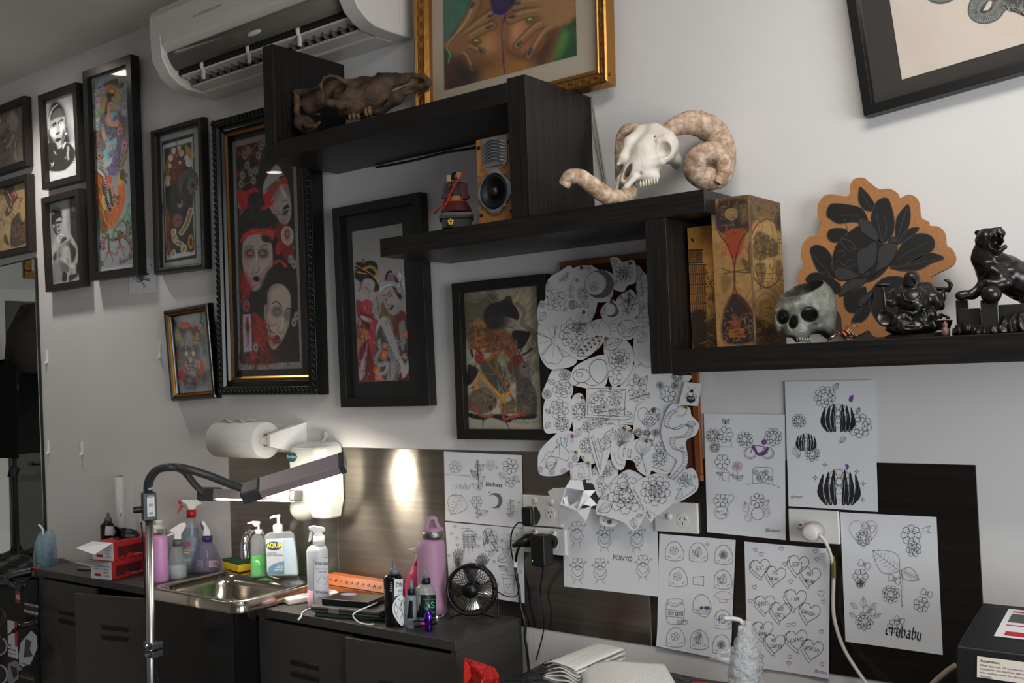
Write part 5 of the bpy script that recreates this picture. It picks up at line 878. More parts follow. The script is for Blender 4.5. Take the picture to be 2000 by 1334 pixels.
horn([(1075,350,.0),(1150,300,-.005),(1300,265,-.02),(1450,320,-.035),(1540,430,-.04),(1570,580,-.025),(1530,720,.0),(1430,745,.03),(1330,690,.055),(1350,570,.065),(1460,510,.062),(1560,560,.055),(1575,690,.05),(1520,790,.05)],[62,80,108,118,112,108,105,105,100,92,82,70,58,40],'horn')
horn([(850,330,-.02),(740,330,-.035),(690,420,-.05),(685,600,-.05),(700,760,-.03),(750,860,.0),(690,930,.05),(560,900,.08),(430,810,.095),(320,735,.10),(230,740,.105),(185,810,.10)],[50,58,60,62,66,72,80,78,72,66,62,50],'horn')
# books
def leather(name,c,c2):return M(name,c,.38,noise=(30,c2),bump=(60,.35,.003))
dep=.245
def bookbox(label,x0,x1,z1,d0,d1,fn_spine,fn_cover,mat,gain):
    t=T('book',label,'book',(.5*(x0+x1),-d0,1.536));w=.5*(x1-x0)
    mb=MB();n=6;pr=[(-w,.006)]+[(-w*math.cos(math.pi*i/n),.006-.006*math.sin(math.pi*i/n)) for i in range(1,n)]+[(w,.006),(w,d0-d1),(-w,d0-d1)]
    mb.prism(pr,0,z1-1.536);mb.build('case',mat,t,bev=.001)
    Mx=Matrix.Translation((.5*(x0+x1),-d0,1.536))
    art_part('spine_print',t,Mx,-w+.002,w-.002,.001,z1-1.537,.0008,fn_spine,.8,gain)
    if fn_cover:
        Mc=Mx @ Matrix.Translation((w+.0006,0,0)) @ Matrix.Rotation(math.radians(90),4,'Z');o=art_part('cover_print',t,Mc,.007,d0-d1-.001,.001,z1-1.537,0,fn_cover,.8,gain);o.matrix_local=Matrix.Translation((w+.0006,0,0)) @ Matrix.Rotation(math.radians(90),4,'Z')
    return t
K='#1c130c'
def a_tower(a):
    a.o(1330,370,4.168);a.fill([(-100,0),(400,0),(400,1400),(-100,1400)],'#b5803a',curve=False);a.fill([(40,900),(340,850),(340,1300),(80,1300)],'#8a6a3c',.8,soft=20);a.cloud(6,'#94642a',.0,.6,3,.7)
    a.fill([(78,395),(104,405),(102,432),(84,420)],K,curve=False);a.fill([(62,495),(175,490),(178,600),(62,605)],'#6d4a22',curve=False)
    for i in range(6):y=610+80*i;a.fill([(62+4*i,y),(200,y),(204,y+78),(68+4*i,y+78)],'#7d5526',curve=False);a.ln([(60+4*i,y+4),(206,y+2)],2,K);a.ln([(60+4*i,y+74),(206,y+72)],1,K)
    for i in range(6):
        for j in range(7):x=75+4*i+18*j;a.ln([(x,626+80*i),(x+2,676+80*i)],1.6,K,curve=False)
    for j in range(6):a.ln([(70+18*j,510),(70+18*j,580)],1.4,K,curve=False)
    a.ln([(60,495),(176,490)],2,K);a.ln([(62,600),(178,596)],2,K);a.fill([(85,1010),(200,1000),(205,1290),(95,1290)],'#2a1d12',soft=3);a.fill([(205,1080),(330,1040),(335,1290),(205,1290)],'#2e241a',.85,soft=6);a.scrib((205,640,330,1000),50,40,1.2,[K,'#3d2a16','#5d4222']);a.scrib((205,1000,335,1280),50,50,1.2,[K,'#8a7350','#4a3d2c']);a.scrib((215,940,300,1090),12,40,2,['#8a6c40','#5d4a30']);a.curls((200,640,320,920),16,22,1.3,K)
def a_map(a):
    a.o(1330,370,4.168);a.fill([(200,-50),(1000,-50),(1000,1400),(200,1400)],'#94703f',curve=False);a.cloud(7,'#7d5c34',-.1,.5,8,.7);a.cloud(12,'#a5834f',.0,.5,2,.6)
    a.fill([(300,60),(548,35),(840,110),(840,150),(548,90),(300,105)],'#6d4e30',curve=False);a.scrib((310,55,830,130),40,22,1.5,['#2d1e12'],(70,100),.1)
    a.fill([(302,110),(550,95),(565,320),(310,350)],'#352a26',soft=3);a.ell(410,200,55,50,'#8d6d42');a.fill([(480,150),(540,120),(545,240),(490,260)],'#5d4a38',soft=4);a.fill([(350,355),(520,340),(440,580)],'#8a3d20',soft=2);a.scrib((310,110,550,350),70,40,1.3,['#6d5238','#15100e','#7d6038'])
    a.fill([(345,1000),(445,840),(590,1000),(600,1230),(350,1240)],'#2b201c',soft=3);a.scrib((350,980,600,1230),90,40,1.3,['#7d6038','#15100e','#8a4a26','#86663a']);a.fill([(388,1140),(515,1130),(518,1200),(392,1205)],'#8d5026',curve=False);a.scrib((395,1145,510,1195),16,40,1,[K],(-5,5),.05);a.ell(445,1090,30,40,'#8a4022',0,.8,4)
    for P in ([(310,360),(380,460),(430,600),(436,780),(400,900),(350,990)],[(560,320),(480,430),(440,600),(436,780),(480,890),(590,1000)]):a.ln(P,2.6,'#6d2f1a');a.ln(P,1,K)
    a.ln([(310,690),(440,670),(580,640)],1.4,K);a.ln([(330,640),(440,672),(850,690)],1.4,K);a.fill([(490,560),(560,600),(575,680),(530,660)],'#3f3226',.8,soft=2);a.fill([(330,700),(410,720),(400,790),(340,850)],'#5d4628',.6,soft=3)
    a.ell(700,520,150,290,'#b08c55',0,.5,2)
    for r in (1.0,.965):P=[(700+r*150*math.cos(t),520+r*285*math.sin(t)) for t in np.linspace(0,6.29,40)];a.ln(P,1.6,'#6d2f1a',curve=False)
    for r in (.4,.7):a.ln([(700+r*150*math.cos(t),520+285*math.sin(t)) for t in np.linspace(-1.5,1.5,14)],.8,'#3d2a16',curve=False);a.ln([(700-r*150*math.cos(t),520+285*math.sin(t)) for t in np.linspace(-1.5,1.5,14)],.8,'#3d2a16',curve=False)
    for y,q in ((400,18),(520,14),(660,26),(750,-30)):a.ln([(560,y),(700,y+q),(845,y)],.9,'#3d2a16')
    a.fill([(590,400),(640,340),(720,380),(790,440),(780,540),(700,560),(640,590),(590,540)],'#4f3d24',.85,soft=2,tex=(4,.9));a.fill([(600,620),(680,600),(690,680),(650,810),(625,740)],'#4f3d24',.8,soft=2,tex=(4,.9));a.fill([(770,580),(820,590),(810,720),(770,700)],'#5d4a2c',.8,soft=2);a.scrib((590,360,820,800),60,30,1,[K,'#2d2012']);a.fill([(560,90),(830,160),(830,400),(760,260),(640,230),(560,280)],'#5d4830',.8,soft=4);a.scrib((570,100,830,260),50,40,1.3,[K,'#7d6038','#3a2616'])
    a.ell(795,260,28,80,'#2a2019');a.ell(795,260,22,68,'#7d6038',0,.5);a.ell(795,265,16,56,'#30251c')
    for r in (60,110,160,210):a.ln([(690+r*.8*math.cos(t),960+r*math.sin(t)) for t in np.linspace(3.3,6.1,14)],.9,'#3d2a16',curve=False)
    a.fill([(670,940),(725,940),(720,1050),(675,1050)],'#a5824a',curve=False);a.scrib((672,950,722,1040),10,40,1,[K],(-4,4),.05);a.fill([(600,1050),(700,1110),(850,1080),(850,1290),(600,1290)],'#3a2b1f',.9,soft=5);a.scrib((600,1060,830,1250),40,50,1.3,['#15100d','#8a6a42'])
    R='#9c2226'
    for i,g in enumerate([[(18,3),(4,0),(0,30),(4,58),(18,55),(18,32),(10,32)],[(0,60),(0,0),(14,4),(14,26),(0,30),(16,60)],[(0,60),(9,0),(18,60),(14,38),(4,38)],[(0,60),(0,0),(14,4),(14,28),(0,32)],[(0,0),(0,60),(0,30),(16,30),(16,0),(16,60)],[(8,0),(8,60)],[(16,5),(3,0),(0,30),(3,58),(16,56)],[(0,60),(9,0),(18,60),(14,38),(4,38)]]):a.ln([(332+28*i+x,476-1.2*i+y) for x,y in g],1.1,R,curve=False)
x0,x1=W(1346,560,.21)[0],W(1407,560,.21)[0]
bookbox('tan leather book box printed with a leaning tower, inside the lowest shelf corner',x0,x1,W(1373,441,.21)[2],.21,.05,a_tower,None,leather('tan_leather','#8d6430','#5d4020'),1.1)
x0,x1=x1+.001,W(1468,520,.245)[0]
bookbox('tall leather book box printed with an old world map, beside the smaller tower book',x0,x1,W(1462,379,.245)[2],.245,.072,a_map,a_map,leather('map_leather','#6d5030','#4a341e'),.85)
# grey skull pot
V=View('skull_planter','grey stone human skull planter with open dark top on the lowest shelf','planter',1572,668,.21,1.536,(1490,530,8.338));k=V.mpp;R0=rotm('Z',16)
def f_skull(P):
    E=lambda x,y,t,rx,ry,rt,rot=0:s_ell(P,V(x,y,t),(rx*k,rt,ry*k),rotm('Y',rot) if rot else None)
    d=E(720,560,-.005,465,480,.075,0);d=smin(d,E(560,700,.025,370,260,.04),.02);d=smin(d,E(560,960,.035,230,190,.03),.015);d=smin(d,E(900,900,.02,110,110,.03),.015);d=smin(d,E(1050,900,-.01,110,200,.04),.02);d=smin(d,E(240,880,.03,60,120,.02),.01)
    d=smin(d,s_chain(P,V.L([(230,640,.055),(380,590,.062),(520,570,.064),(680,560,.062),(850,590,.055),(905,700,.05)]),[34*k,44*k,52*k,48*k,44*k,36*k],.01),.012)
    d=ssub(d,E(755,705,.07,132,112,.062,14),.005);d=ssub(d,E(315,745,.06,100,112,.062,-12),.005);d=ssub(d,E(490,830,.065,72,108,.05,8),.004);d=ssub(d,E(930,1050,.03,130,70,.05,10),.006);d=ssub(d,E(430,1110,.06,90,55,.05),.005)
    top=V(620,262,0);nrm=np.array([-.26,-.34,1.]);nrm /= np.linalg.norm(nrm);d=np.maximum(d,(P-top)@nrm);inner=s_ell(P,V(690,480,-.005),(410*k,.062,420*k));d=np.maximum(d,-inner);d=np.maximum(d,-P[...,2]);return d+.0006*fbm(P,110,9,3)
lo,hi=V(140,1180),V(1230,120);sculpt('skull',f_skull,(lo[0],-.085,0),(hi[0],.085,hi[2]),120,M('grey_stone_glaze','#5c5d54',.35,noise=(45,'#85857a',(.35,.7),(22,'#363a38',.5,.68)),bump=(160,.5,.003)),V.t)
for i in range(6):q=V(560+42*i,1100+5*i,.058-.003*abs(i-2));mb=MB();mb.smooth=True;mb.ball((0,0,0),(20*k,.005,46*k),8,6);mb.build('tooth',M('stone_teeth','#7d857a',.35),V.t).location=q
q=V(650,330);mb=MB();mb.smooth=True;mb.ball((q[0],q[1],q[2]-.02),(370*k,.052,.012),20,8);mb.build('soil',M('dark_soil','#171513',.95),V.t)
# peony cutout
m_mdf=M('mdf_board','#a5713f',.65,noise=(150,'#96643a'));m_petb=M('laser_black','#0b0b0b',.6);m_petg=M('laser_charcoal','#2c2c2d',.6);m_etch=M('etched_line','#3d3c3c',.6)
pd0,pd1=.10,.03;pz0=1.536
t=T('wooden_flower_cutout','laser cut wooden peony plaque with black petals leaning on the wall','wall art',(W(1715,660,.1)[0],-pd0,pz0))
pn=np.array([0,-1.,0]);ptilt=math.atan2(pd0-pd1,.36);pn=np.array([0,-math.cos(ptilt),-0+math.sin(ptilt)*1.0]);pu=np.array([0,math.sin(ptilt),math.cos(ptilt)]);pc=np.array(t.location)
def PP(x,y,h=0.):
    v=ray(1550+x/3.9235,340+y/3.9235);q=CAM+v*(((pc-CAM)@pn)/(v@pn));q=q-pc;return (q[0],q@pu,h)
t.rotation_euler=(math.pi/2-ptilt,0,0)
def plate(name,pts,h0,h1,mat,par=t,n=5):P=[PP(x,y)[:2] for x,y in spl(pts,n,True)];return MB().prism(P,h0,h1).build(name,mat,par)
bd=plate('board',[(430,170),(440,90),(480,40),(545,35),(590,70),(660,120),(740,118),(800,150),(822,190),(880,163),(940,180),(968,230),(975,300),(990,345),(1040,370),(1050,400),(1120,410),(1165,460),(1178,550),(1220,580),(1247,640),(1235,690),(1190,725),(1100,770),(1060,800),(1100,860),(1115,940),(1080,1010),(900,1180),(790,1190),(740,1240),(660,1255),(610,1240),(580,1205),(500,1240),(420,1250),(380,1190),(370,1100),(330,1030),(300,960),(150,920),(60,870),(32,810),(50,750),(85,715),(62,640),(75,550),(120,490),(190,470),(200,410),(222,385),(192,320),(195,240),(240,175),(300,160),(350,170)],.0,.006,m_mdf)
Bp=[[(515,105),(570,150),(620,220),(630,260),(600,290),(540,270),(505,200)],[(262,290),(300,235),(420,240),(520,265),(560,310),(570,370),(450,375),(350,385),(290,350),(265,330)],[(265,470),(290,430),(360,420),(420,440),(400,500),(330,530),(280,510)],[(600,340),(630,240),(680,195),(735,200),(770,300),(780,400),(760,480),(680,540),(620,460)],[(785,420),(800,340),(850,270),(888,242),(905,330),(880,430),(800,530)],[(800,540),(850,460),(910,420),(970,420),(930,470),(850,530)],[(790,620),(850,530),(950,465),(1050,475),(1090,530),(1060,600),(900,690),(740,710)],[(740,720),(860,700),(960,640),(1060,610),(1160,650),(1060,690),(960,740),(820,745)],[(135,600),(150,560),(200,550),(260,580),(300,640),(310,720),(330,800),(220,770),(170,700)],[(100,815),(150,765),(260,770),(330,820),(370,860),(360,920),(250,920),(150,870)],[(400,920),(480,890),(560,870),(560,960),(500,1060),(430,1060),(395,1000)],[(450,1140),(490,1060),(590,930),(635,900),(600,1050),(540,1130)],[(600,900),(700,800),(850,800),(900,900),(820,1080),(720,1170),(640,1120),(595,1020)],[(330,560),(400,480),(520,400),(620,440),(700,560),(740,700),(620,820),(480,830),(360,800),(300,700)]]
for P in Bp:plate('petal',P,.006,.0072,m_petb)
Gp=[[(505,360),(530,345),(600,380),(650,450),(655,520),(600,500),(530,450),(520,420)],[(495,640),(510,590),(570,560),(640,520),(650,600),(640,680),(580,740),(520,780),(500,700)],[(645,640),(670,570),(740,535),(800,540),(790,620),(740,700),(640,760),(620,790),(655,690)],[(320,750),(370,720),(450,740),(520,780),(600,750),(560,800),(460,810),(370,820),(330,790)],[(355,930),(400,850),(480,800),(580,790),(540,850),(440,900),(375,940)],[(735,520),(770,490),(805,500),(800,540),(760,530)],[(500,1020),(520,960),(600,900),(630,880),(590,960),(530,1020)]]
for P in Gp:plate('petal',P,.0072,.0082,m_petg)
def etch(par,lines,h,mat,w,name='etched_lines'):
    mb=MB()
    for L in lines:
        P=[np.array(PP(x,y)) for x,y in spl(L,6)]
        for i in range(len(P)-1):
            dd=P[i+1]-P[i];nn=np.array([-dd[1],dd[0],0])/(np.hypot(dd[0],dd[1])+1e-9)*w;mb.quad(P[i]-nn+[0,0,h],P[i+1]-nn+[0,0,h],P[i+1]+nn+[0,0,h],P[i]+nn+[0,0,h])
    return mb.build(name,mat,par)
etch(t,[P+[P[0]] for P in Bp]+[[(520,130),(560,200),(600,260)],[(380,330),(470,320),(550,360)],[(640,300),(660,400),(680,500)],[(700,320),(720,420),(690,520)],[(880,270),(840,380),(800,510)],[(1040,530),(900,600),(800,660)],[(1140,650),(960,690),(760,730)],[(160,620),(220,700),(300,790)],[(560,960),(520,1060),(460,1130)],[(760,880),(720,1000),(690,1120)],[(380,500),(440,520),(480,570),(440,600),(400,560)],[(340,600),(380,590),(410,620),(370,640)],[(300,690),(360,680),(420,720),(480,700)],[(400,350),(425,440)],[(440,560),(470,580),(510,570)],[(330,720),(400,700),(440,660),(500,660)],[(380,480),(370,530),(400,570),(380,610)]],.0074,m_etch,.0006)
etch(t,[P+[P[0]] for P in Gp]+[[(560,500),(580,540),(560,570)]],.0084,m_petb,.0009,'petal_outlines')
# little tattoo machine
V=View('tattoo_machine','tiny silver and copper tattoo machine model between planter and wooden flower','tattoo machine',1658,662,.2,1.536,(1490,530,8.338));k=V.mpp
m_cop=M('copper_coil','#a8603c',.35,.9);m_sil2=M('old_silver','#8f8a88',.3,1)
for a,b in (((1290,980),(1370,1080)),((1350,945),(1430,1050))):tubes('coil',[(V.L([a,b],.01),34*k)],m_cop,V.t,12)
tubes('grip',[(V.L([(1045,1135),(1100,1090),(1190,1030)],.012),[8*k,26*k,24*k])],m_sil2,V.t);tubes('frame',[(V.L([(1190,960),(1350,1100),(1440,1110)],.004),12*k)],m_sil2,V.t);tubes('frame',[(V.L([(1350,900),(1520,1085)],.012),16*k)],m_sil2,V.t);tubes('armature_bar',[(V.L([(1350,900),(1450,880),(1550,890)],.01),9*k)],m_sil2,V.t)
for x,y in ((1450,860),(1510,860),(1530,1050),(1440,1110),(1200,1030)):mb=MB();mb.smooth=True;mb.ball(V(x,y,.014),18*k,10,6);mb.build('screw',m_cop if x<1500 else m_sil2,V.t)
# laughing Buddha, tiger, tiny copper figure
m_res=M('black_resin','#15130f',.28,noise=(40,'#1f1b17'),bump=(90,.25,.003));m_res2=M('dark_brown_resin','#1c1512',.25,noise=(30,'#120e0c'),bump=(50,.2,.003))
V=View('buddha_statue','black laughing Buddha statue carrying a staff, before the wooden flower','statue',1785,655,.2,1.536,(1690,420,5.132));k=V.mpp
def f_bud(P):
    E=lambda x,y,t,rx,ry,rt,rot=0:s_ell(P,V(x,y,t),(rx*k,rt,ry*k),rotm('Y',rot) if rot else None)
    C=lambda pts,rs,b=.006:s_chain(P,V.L(pts),[r*k for r in rs],b)
    d=E(468,645,.012,80,88,.017);d=smin(d,E(470,690,.016,70,48,.014),.004);d=smin(d,E(500,860,.005,170,150,.034),.008);d=smin(d,E(520,910,.028,90,80,.02),.008);d=smin(d,C([(360,750,.0),(330,830,.012),(270,880,.015),(210,860,.018)],[62,56,40,24]),.008);d=smin(d,C([(620,740,.0),(690,830,.012),(745,900,.015),(760,890,.018)],[70,64,44,26]),.008)
    d=smin(d,C([(420,1000,.01),(340,1060,.02),(400,1120,.022),(560,1060,.02),(640,1000,.012)],[80,70,60,70,70]),.01);d=smin(d,E(480,1130,.0,260,70,.04),.01);d=smin(d,E(400,690,.0,20,40,.012),.003);d=smin(d,E(548,680,.0,18,40,.012),.003)
    d=smin(d,E(486,635,.03,16,18,.006),.003);d=ssub(d,E(490,680,.036,46,18,.012,-6),.002);d=ssub(d,E(450,625,.034,18,6,.006),.002);d=ssub(d,E(515,622,.034,18,6,.006),.002)
    d=smin(d,C([(370,760,.03),(400,850,.04),(470,870,.045),(540,830,.042),(580,720,.03)],[12]*5,.002),.002);d=smin(d,C([(370,960,.04),(470,985,.045),(600,930,.035)],[14]*3,.002),.002)
    return np.maximum(d+.0012*np.sin(fbm(P,40,3,2)*18)*(P[...,2]<V(0,960)[2]),-P[...,2])
lo,hi=V(180,1230),V(830,540);sculpt('figure',f_bud,(lo[0],-.06,0),(hi[0],.05,hi[2]),120,m_res,V.t)
q=V(500,1200);mb=MB();mb.lathe([(285*k,0),(280*k,.006),(250*k,.009)],28,(q[0],0,0),sy=.55);mb.build('base',m_res,V.t)
tubes('staff',[(V.L([(200,800,.02),(350,710,-.012),(560,680,-.016),(720,740,.0),(840,750,.01),(860,700,.012),(830,660,.012),(790,650,.012)],0),[14*k,15*k,15*k,18*k,26*k,24*k,18*k,8*k])],m_res,V.t);tubes('ruyi_scepter',[(V.L([(200,1000,.02),(195,880,.02),(180,760,.02),(180,690,.02)],0),[12*k,20*k,22*k,18*k])],m_res,V.t)
mb=MB();mb.smooth=True;mb.ball(V(180,700,.02),(85*k,.008,20*k),14,8);mb.build('scepter_head',m_res,V.t);tubes('bag_tail',[(V.L([(780,740,.01),(785,830,.014),(760,900,.016)]),[16*k,24*k,20*k])],m_res,V.t)
disc_y(V.t,'coin',V(200,1030,.012),[(85*k,-.004),(85*k,.003),(72*k,.004),(68*k,.003),(.001,.003)],m_res)
q=V(770,1090,.005);mb=MB();mb.lathe([(70*k,0),(100*k,90*k),(92*k,95*k),(30*k,96*k)],20,(q[0],q[1],q[2]-60*k));mb.smooth=True
bk=mb.build('treasure_bowl',m_res,V.t);rng=np.random.RandomState(3)
for i in range(20):mb=MB();mb.smooth=True;u,w=rng.uniform(0,6.28),rng.uniform(0,.9);mb.ball((q[0]+w*85*k*math.cos(u),q[1]+w*85*k*math.sin(u),q[2]+(42+55*(1-w))*k),(20*k,20*k,12*k),8,5);mb.build('ingot',m_res,bk)
V=View('small_figurine','tiny copper coloured seated figurine at the foot of the Buddha statue','figurine',1847,655,.26,1.536,(1690,420,5.132));k=V.mpp
mb=MB();mb.smooth=True;mb.lathe([(38*k,0),(40*k,20*k),(44*k,40*k),(36*k,70*k),(20*k,90*k),(26*k,105*k),(24*k,125*k),(8*k,145*k),(1*k,150*k)],16,rib=(7,.05));mb.build('body',M('copper_resin','#6d5046',.4),V.t)
V=View('tiger_statue','dark brown roaring tiger statue with a paw on a ball atop a stone wall','statue',1945,655,.2,1.536,(1690,420,5.132));k=V.mpp
def f_tig(P):
    E=lambda x,y,t,rx,ry,rt,rot=0:s_ell(P,V(x,y,t),(rx*k,rt,ry*k),rotm('Y',rot) if rot else None)
    C=lambda pts,rs,b=.008:s_chain(P,V.L(pts),[r*k for r in rs],b)
    d=C([(1215,320,.01),(1210,430,.005),(1290,530,.0),(1420,600,.0),(1600,680,-.01),(1800,700,-.02)],[105,118,150,165,170,150],.015);d=smin(d,E(1250,240,.015,130,110,.026,20),.01);d=smin(d,C([(1250,180,.02),(1330,165,.025),(1375,185,.022)],[56,44,28]),.006);d=smin(d,C([(1250,330,.02),(1330,350,.03),(1390,320,.028)],[50,36,28]),.006);d=smin(d,E(1140,175,.005,38,32,.007),.004);d=smin(d,E(1330,135,.0,30,24,.008),.004)
    d=ssub(d,E(1320,262,.045,72,78,.035,30),.004);d=smin(d,C([(1290,560,.03),(1400,680,.04),(1320,700,.045),(1230,680,.045)],[80,56,46,50]),.01);d=smin(d,C([(1220,600,.0),(1180,720,.01),(1080,790,.015),(960,810,.02)],[80,60,44,50]),.01);d=smin(d,E(1480,590,.025,60,60,.01),.01);d=smin(d,C([(1700,760,.01),(1640,860,.02),(1600,900,.02)],[110,70,50]),.01)
    return d+.0009*np.sin(fbm(P,24,8,2)*16)
lo,hi=V(870,930),V(1960,90);sculpt('tiger',f_tig,(lo[0],-.08,lo[2]),(hi[0],.06,hi[2]),130,m_res2,V.t)
mb=MB();mb.smooth=True;mb.ball(V(1262,795,.05),95*k,20,14);mb.build('ball',m_res2,V.t)
for x,y,t2,r in ((1305,190,.048,10),(1362,205,.045,9)):tubes('fang',[(V.L([(x,y),(x+4,y+34)],t2),[r*k,2*k])],M('fang_resin','#3d342c',.3),V.t)
mb=MB()
def wallbox(x0,y0,x1,y1,t0,t1):
    a,b=V(x0,y0,t0),V(x1,y1,t0);mb.box((a[0],a[1],max(b[2],0)),(b[0],a[1]-(t1-t0),a[2]))
wallbox(915,870,1050,1200,-.05,.01);wallbox(940,960,1170,1200,-.05,.03);wallbox(1160,880,1340,1200,-.05,.05);wallbox(1330,920,1600,1200,-.05,.035);wallbox(1560,880,1900,1200,-.05,.03)
for i in range(6):
    x=950+i*34;wallbox(x,940 if x<1150 else 870,x+22,975,.005,.03)
for i in range(4):wallbox(1170+44*i,865,1200+44*i,900,.02,.05)
m_brk=M('resin_bricks','#14110e',.4)
nt=m_brk.node_tree;br=nt.nodes.new('ShaderNodeTexBrick');br.inputs['Scale'].default_value=110;br.inputs['Color1'].default_value=(1,1,1,1);br.inputs['Color2'].default_value=(.8,.8,.8,1);br.inputs['Mortar'].default_value=(0,0,0,1);tcn=nt.nodes.new('ShaderNodeTexCoord');mpn=nt.nodes.new('ShaderNodeMapping');mpn.inputs['Rotation'].default_value=(math.pi/2,0,0);bpn=nt.nodes.new('ShaderNodeBump');bpn.inputs['Distance'].default_value=.004
nt.links.new(tcn.outputs['Object'],mpn.inputs[0]);nt.links.new(mpn.outputs[0],br.inputs[0]);nt.links.new(br.outputs[0],bpn.inputs['Height']);nt.links.new(bpn.outputs[0],nt.nodes['Principled BSDF'].inputs['Normal'])
mb.build('stone_wall',m_brk,V.t,bev=.001)
def f_rock(P):
    d=None
    for i,(x,y,r) in enumerate([(930,1170,60),(1010,1150,70),(1110,1170,70),(1210,1185,60),(1330,1170,80),(1420,1110,80),(1450,1170,90),(1560,1100,110),(1650,1150,90),(1740,1140,100),(1860,1140,100)]):
        e=s_ell(P,V(x,y,.035),(r*k,.03,r*1.1*k));d=e if d is None else smin(d,e,.006)
    return np.maximum(d+.0025*np.sin(P[...,0]*420+fbm(P,30,4,2)*9),-P[...,2])
lo,hi=V(880,1230),V(1990,950);sculpt('rocks',f_rock,(lo[0],-.08,0),(hi[0],.0,hi[2]),130,m_res,V.t)
# cable down the wall beside the speaker's upright
mb=MB();mb.smooth=True;P=[W(x,y,.008) for x,y in ((1155,192),(1162,230),(1172,290),(1182,350),(1186,376))];P2=[W(x,y,.01) for x,y in ((1155,190),(1158,240),(1168,300),(1181,360),(1185,377))]
mb.tube(spl(P),.0022,6);mb.tube(spl(P2),.0022,6);tag(mb.build('speaker_cable',M('grey_cable','#8d857d',.5)),'thin grey speaker cable hanging down the wall behind the tall upright','cable')
# ---------------------------------------------------------------- drawn papers: paper and ink lines in one mesh each
PM=[m_paper,m_ink,m_inkg,m_inkp,m_inkt,m_inkk]
BL={'c':[[(.5,.8),(.3,1),(0,.75),(0,.2),(.25,0),(.5,.2)]],'r':[[(0,1),(.12,.85),(.12,0)],[(.12,.8),(.4,1),(.5,.85)]],'y':[[(0,1),(.08,.9),(.08,.25),(.3,0),(.5,.2)],[(.5,1),(.5,-.1),(.2,-.4)]],'b':[[(.05,1.5),(.05,.15),(.3,0),(.52,.2),(.52,.8),(.3,1),(.05,.8)]],
 'a':[[(.05,.9),(.3,1),(.5,.85),(.5,.1),(.6,0)],[(.5,.55),(.15,.5),(0,.25),(.2,0),(.5,.15)]],'s':[[(.5,.85),(.3,1),(.05,.8),(.45,.35),(.3,0),(0,.15)]],'o':[[(0,.75),(.25,1),(.5,.75),(.5,.25),(.25,0),(0,.25),(0,.75)]],'n':[[(0,1),(.1,.9),(.1,0)],[(.1,.8),(.35,1),(.5,.85),(.5,.1),(.6,0)]],
 'd':[[(.2,1.5),(.5,1.1),(.5,.2),(.25,0),(0,.2),(0,.75),(.25,1),(.5,.75)]],'e':[[(0,.5),(.5,.65),(.45,.9),(.25,1),(0,.75),(0,.2),(.25,0),(.5,.15)]],'f':[[(.5,1.4),(.3,1.5),(.15,1.3),(.15,0)],[(0,1),(.4,1)]],'u':[[(0,1),(.08,.9),(.08,.2),(.3,0),(.5,.15)],[(.5,1),(.5,.1),(.6,0)]],'g':[[(.5,.85),(.25,1),(0,.75),(0,.3),(.25,.1),(.5,.3)],[(.5,1),(.5,-.15),(.25,-.4),(0,-.25)]],'i':[[(.05,1),(.12,.9),(.12,.1),(.22,0)]]}
_o8=[(.25,1),(.04,.8),(0,.5),(.06,.15),(.25,0),(.44,.15),(.5,.5),(.46,.8),(.25,1)]
HC={'A':[[(0,0),(.25,1),(.5,0)],[(.1,.35),(.42,.35)]],'D':[[(0,0),(0,1),(.3,.9),(.5,.5),(.3,.08),(0,0)]],'E':[[(.45,1),(0,1),(0,0),(.45,0)],[(0,.5),(.36,.5)]],'F':[[(.45,1),(0,1),(0,0)],[(0,.5),(.36,.5)]],'G':[[(.46,.85),(.25,1),(0,.7),(0,.25),(.25,0),(.48,.15),(.48,.45),(.28,.45)]],'H':[[(0,0),(0,1)],[(.45,0),(.45,1)],[(0,.5),(.45,.5)]],'I':[[(.1,0),(.1,1)]],'K':[[(0,0),(0,1)],[(.45,1),(0,.45),(.48,0)]],'L':[[(0,1),(0,0),(.42,0)]],'M':[[(0,0),(.05,1),(.28,.3),(.5,1),(.56,0)]],'N':[[(0,0),(0,1),(.45,0),(.45,1)]],'O':[_o8],'P':[[(0,0),(0,1),(.4,.9),(.4,.55),(0,.45)]],'R':[[(0,0),(0,1),(.4,.9),(.4,.55),(0,.45),(.46,0)]],'S':[[(.45,.88),(.25,1),(.03,.8),(.12,.55),(.4,.42),(.44,.15),(.22,0),(0,.12)]],'T':[[(0,1),(.5,1)],[(.25,1),(.25,0)]],'U':[[(0,1),(0,.25),(.22,0),(.45,.25),(.45,1)]],'W':[[(0,1),(.15,0),(.3,.7),(.45,0),(.6,1)]],'Y':[[(0,1),(.25,.5),(.5,1)],[(.25,.5),(.22,0)]],'C':[[(.46,.85),(.25,1),(0,.7),(0,.25),(.25,0),(.46,.15)]]}
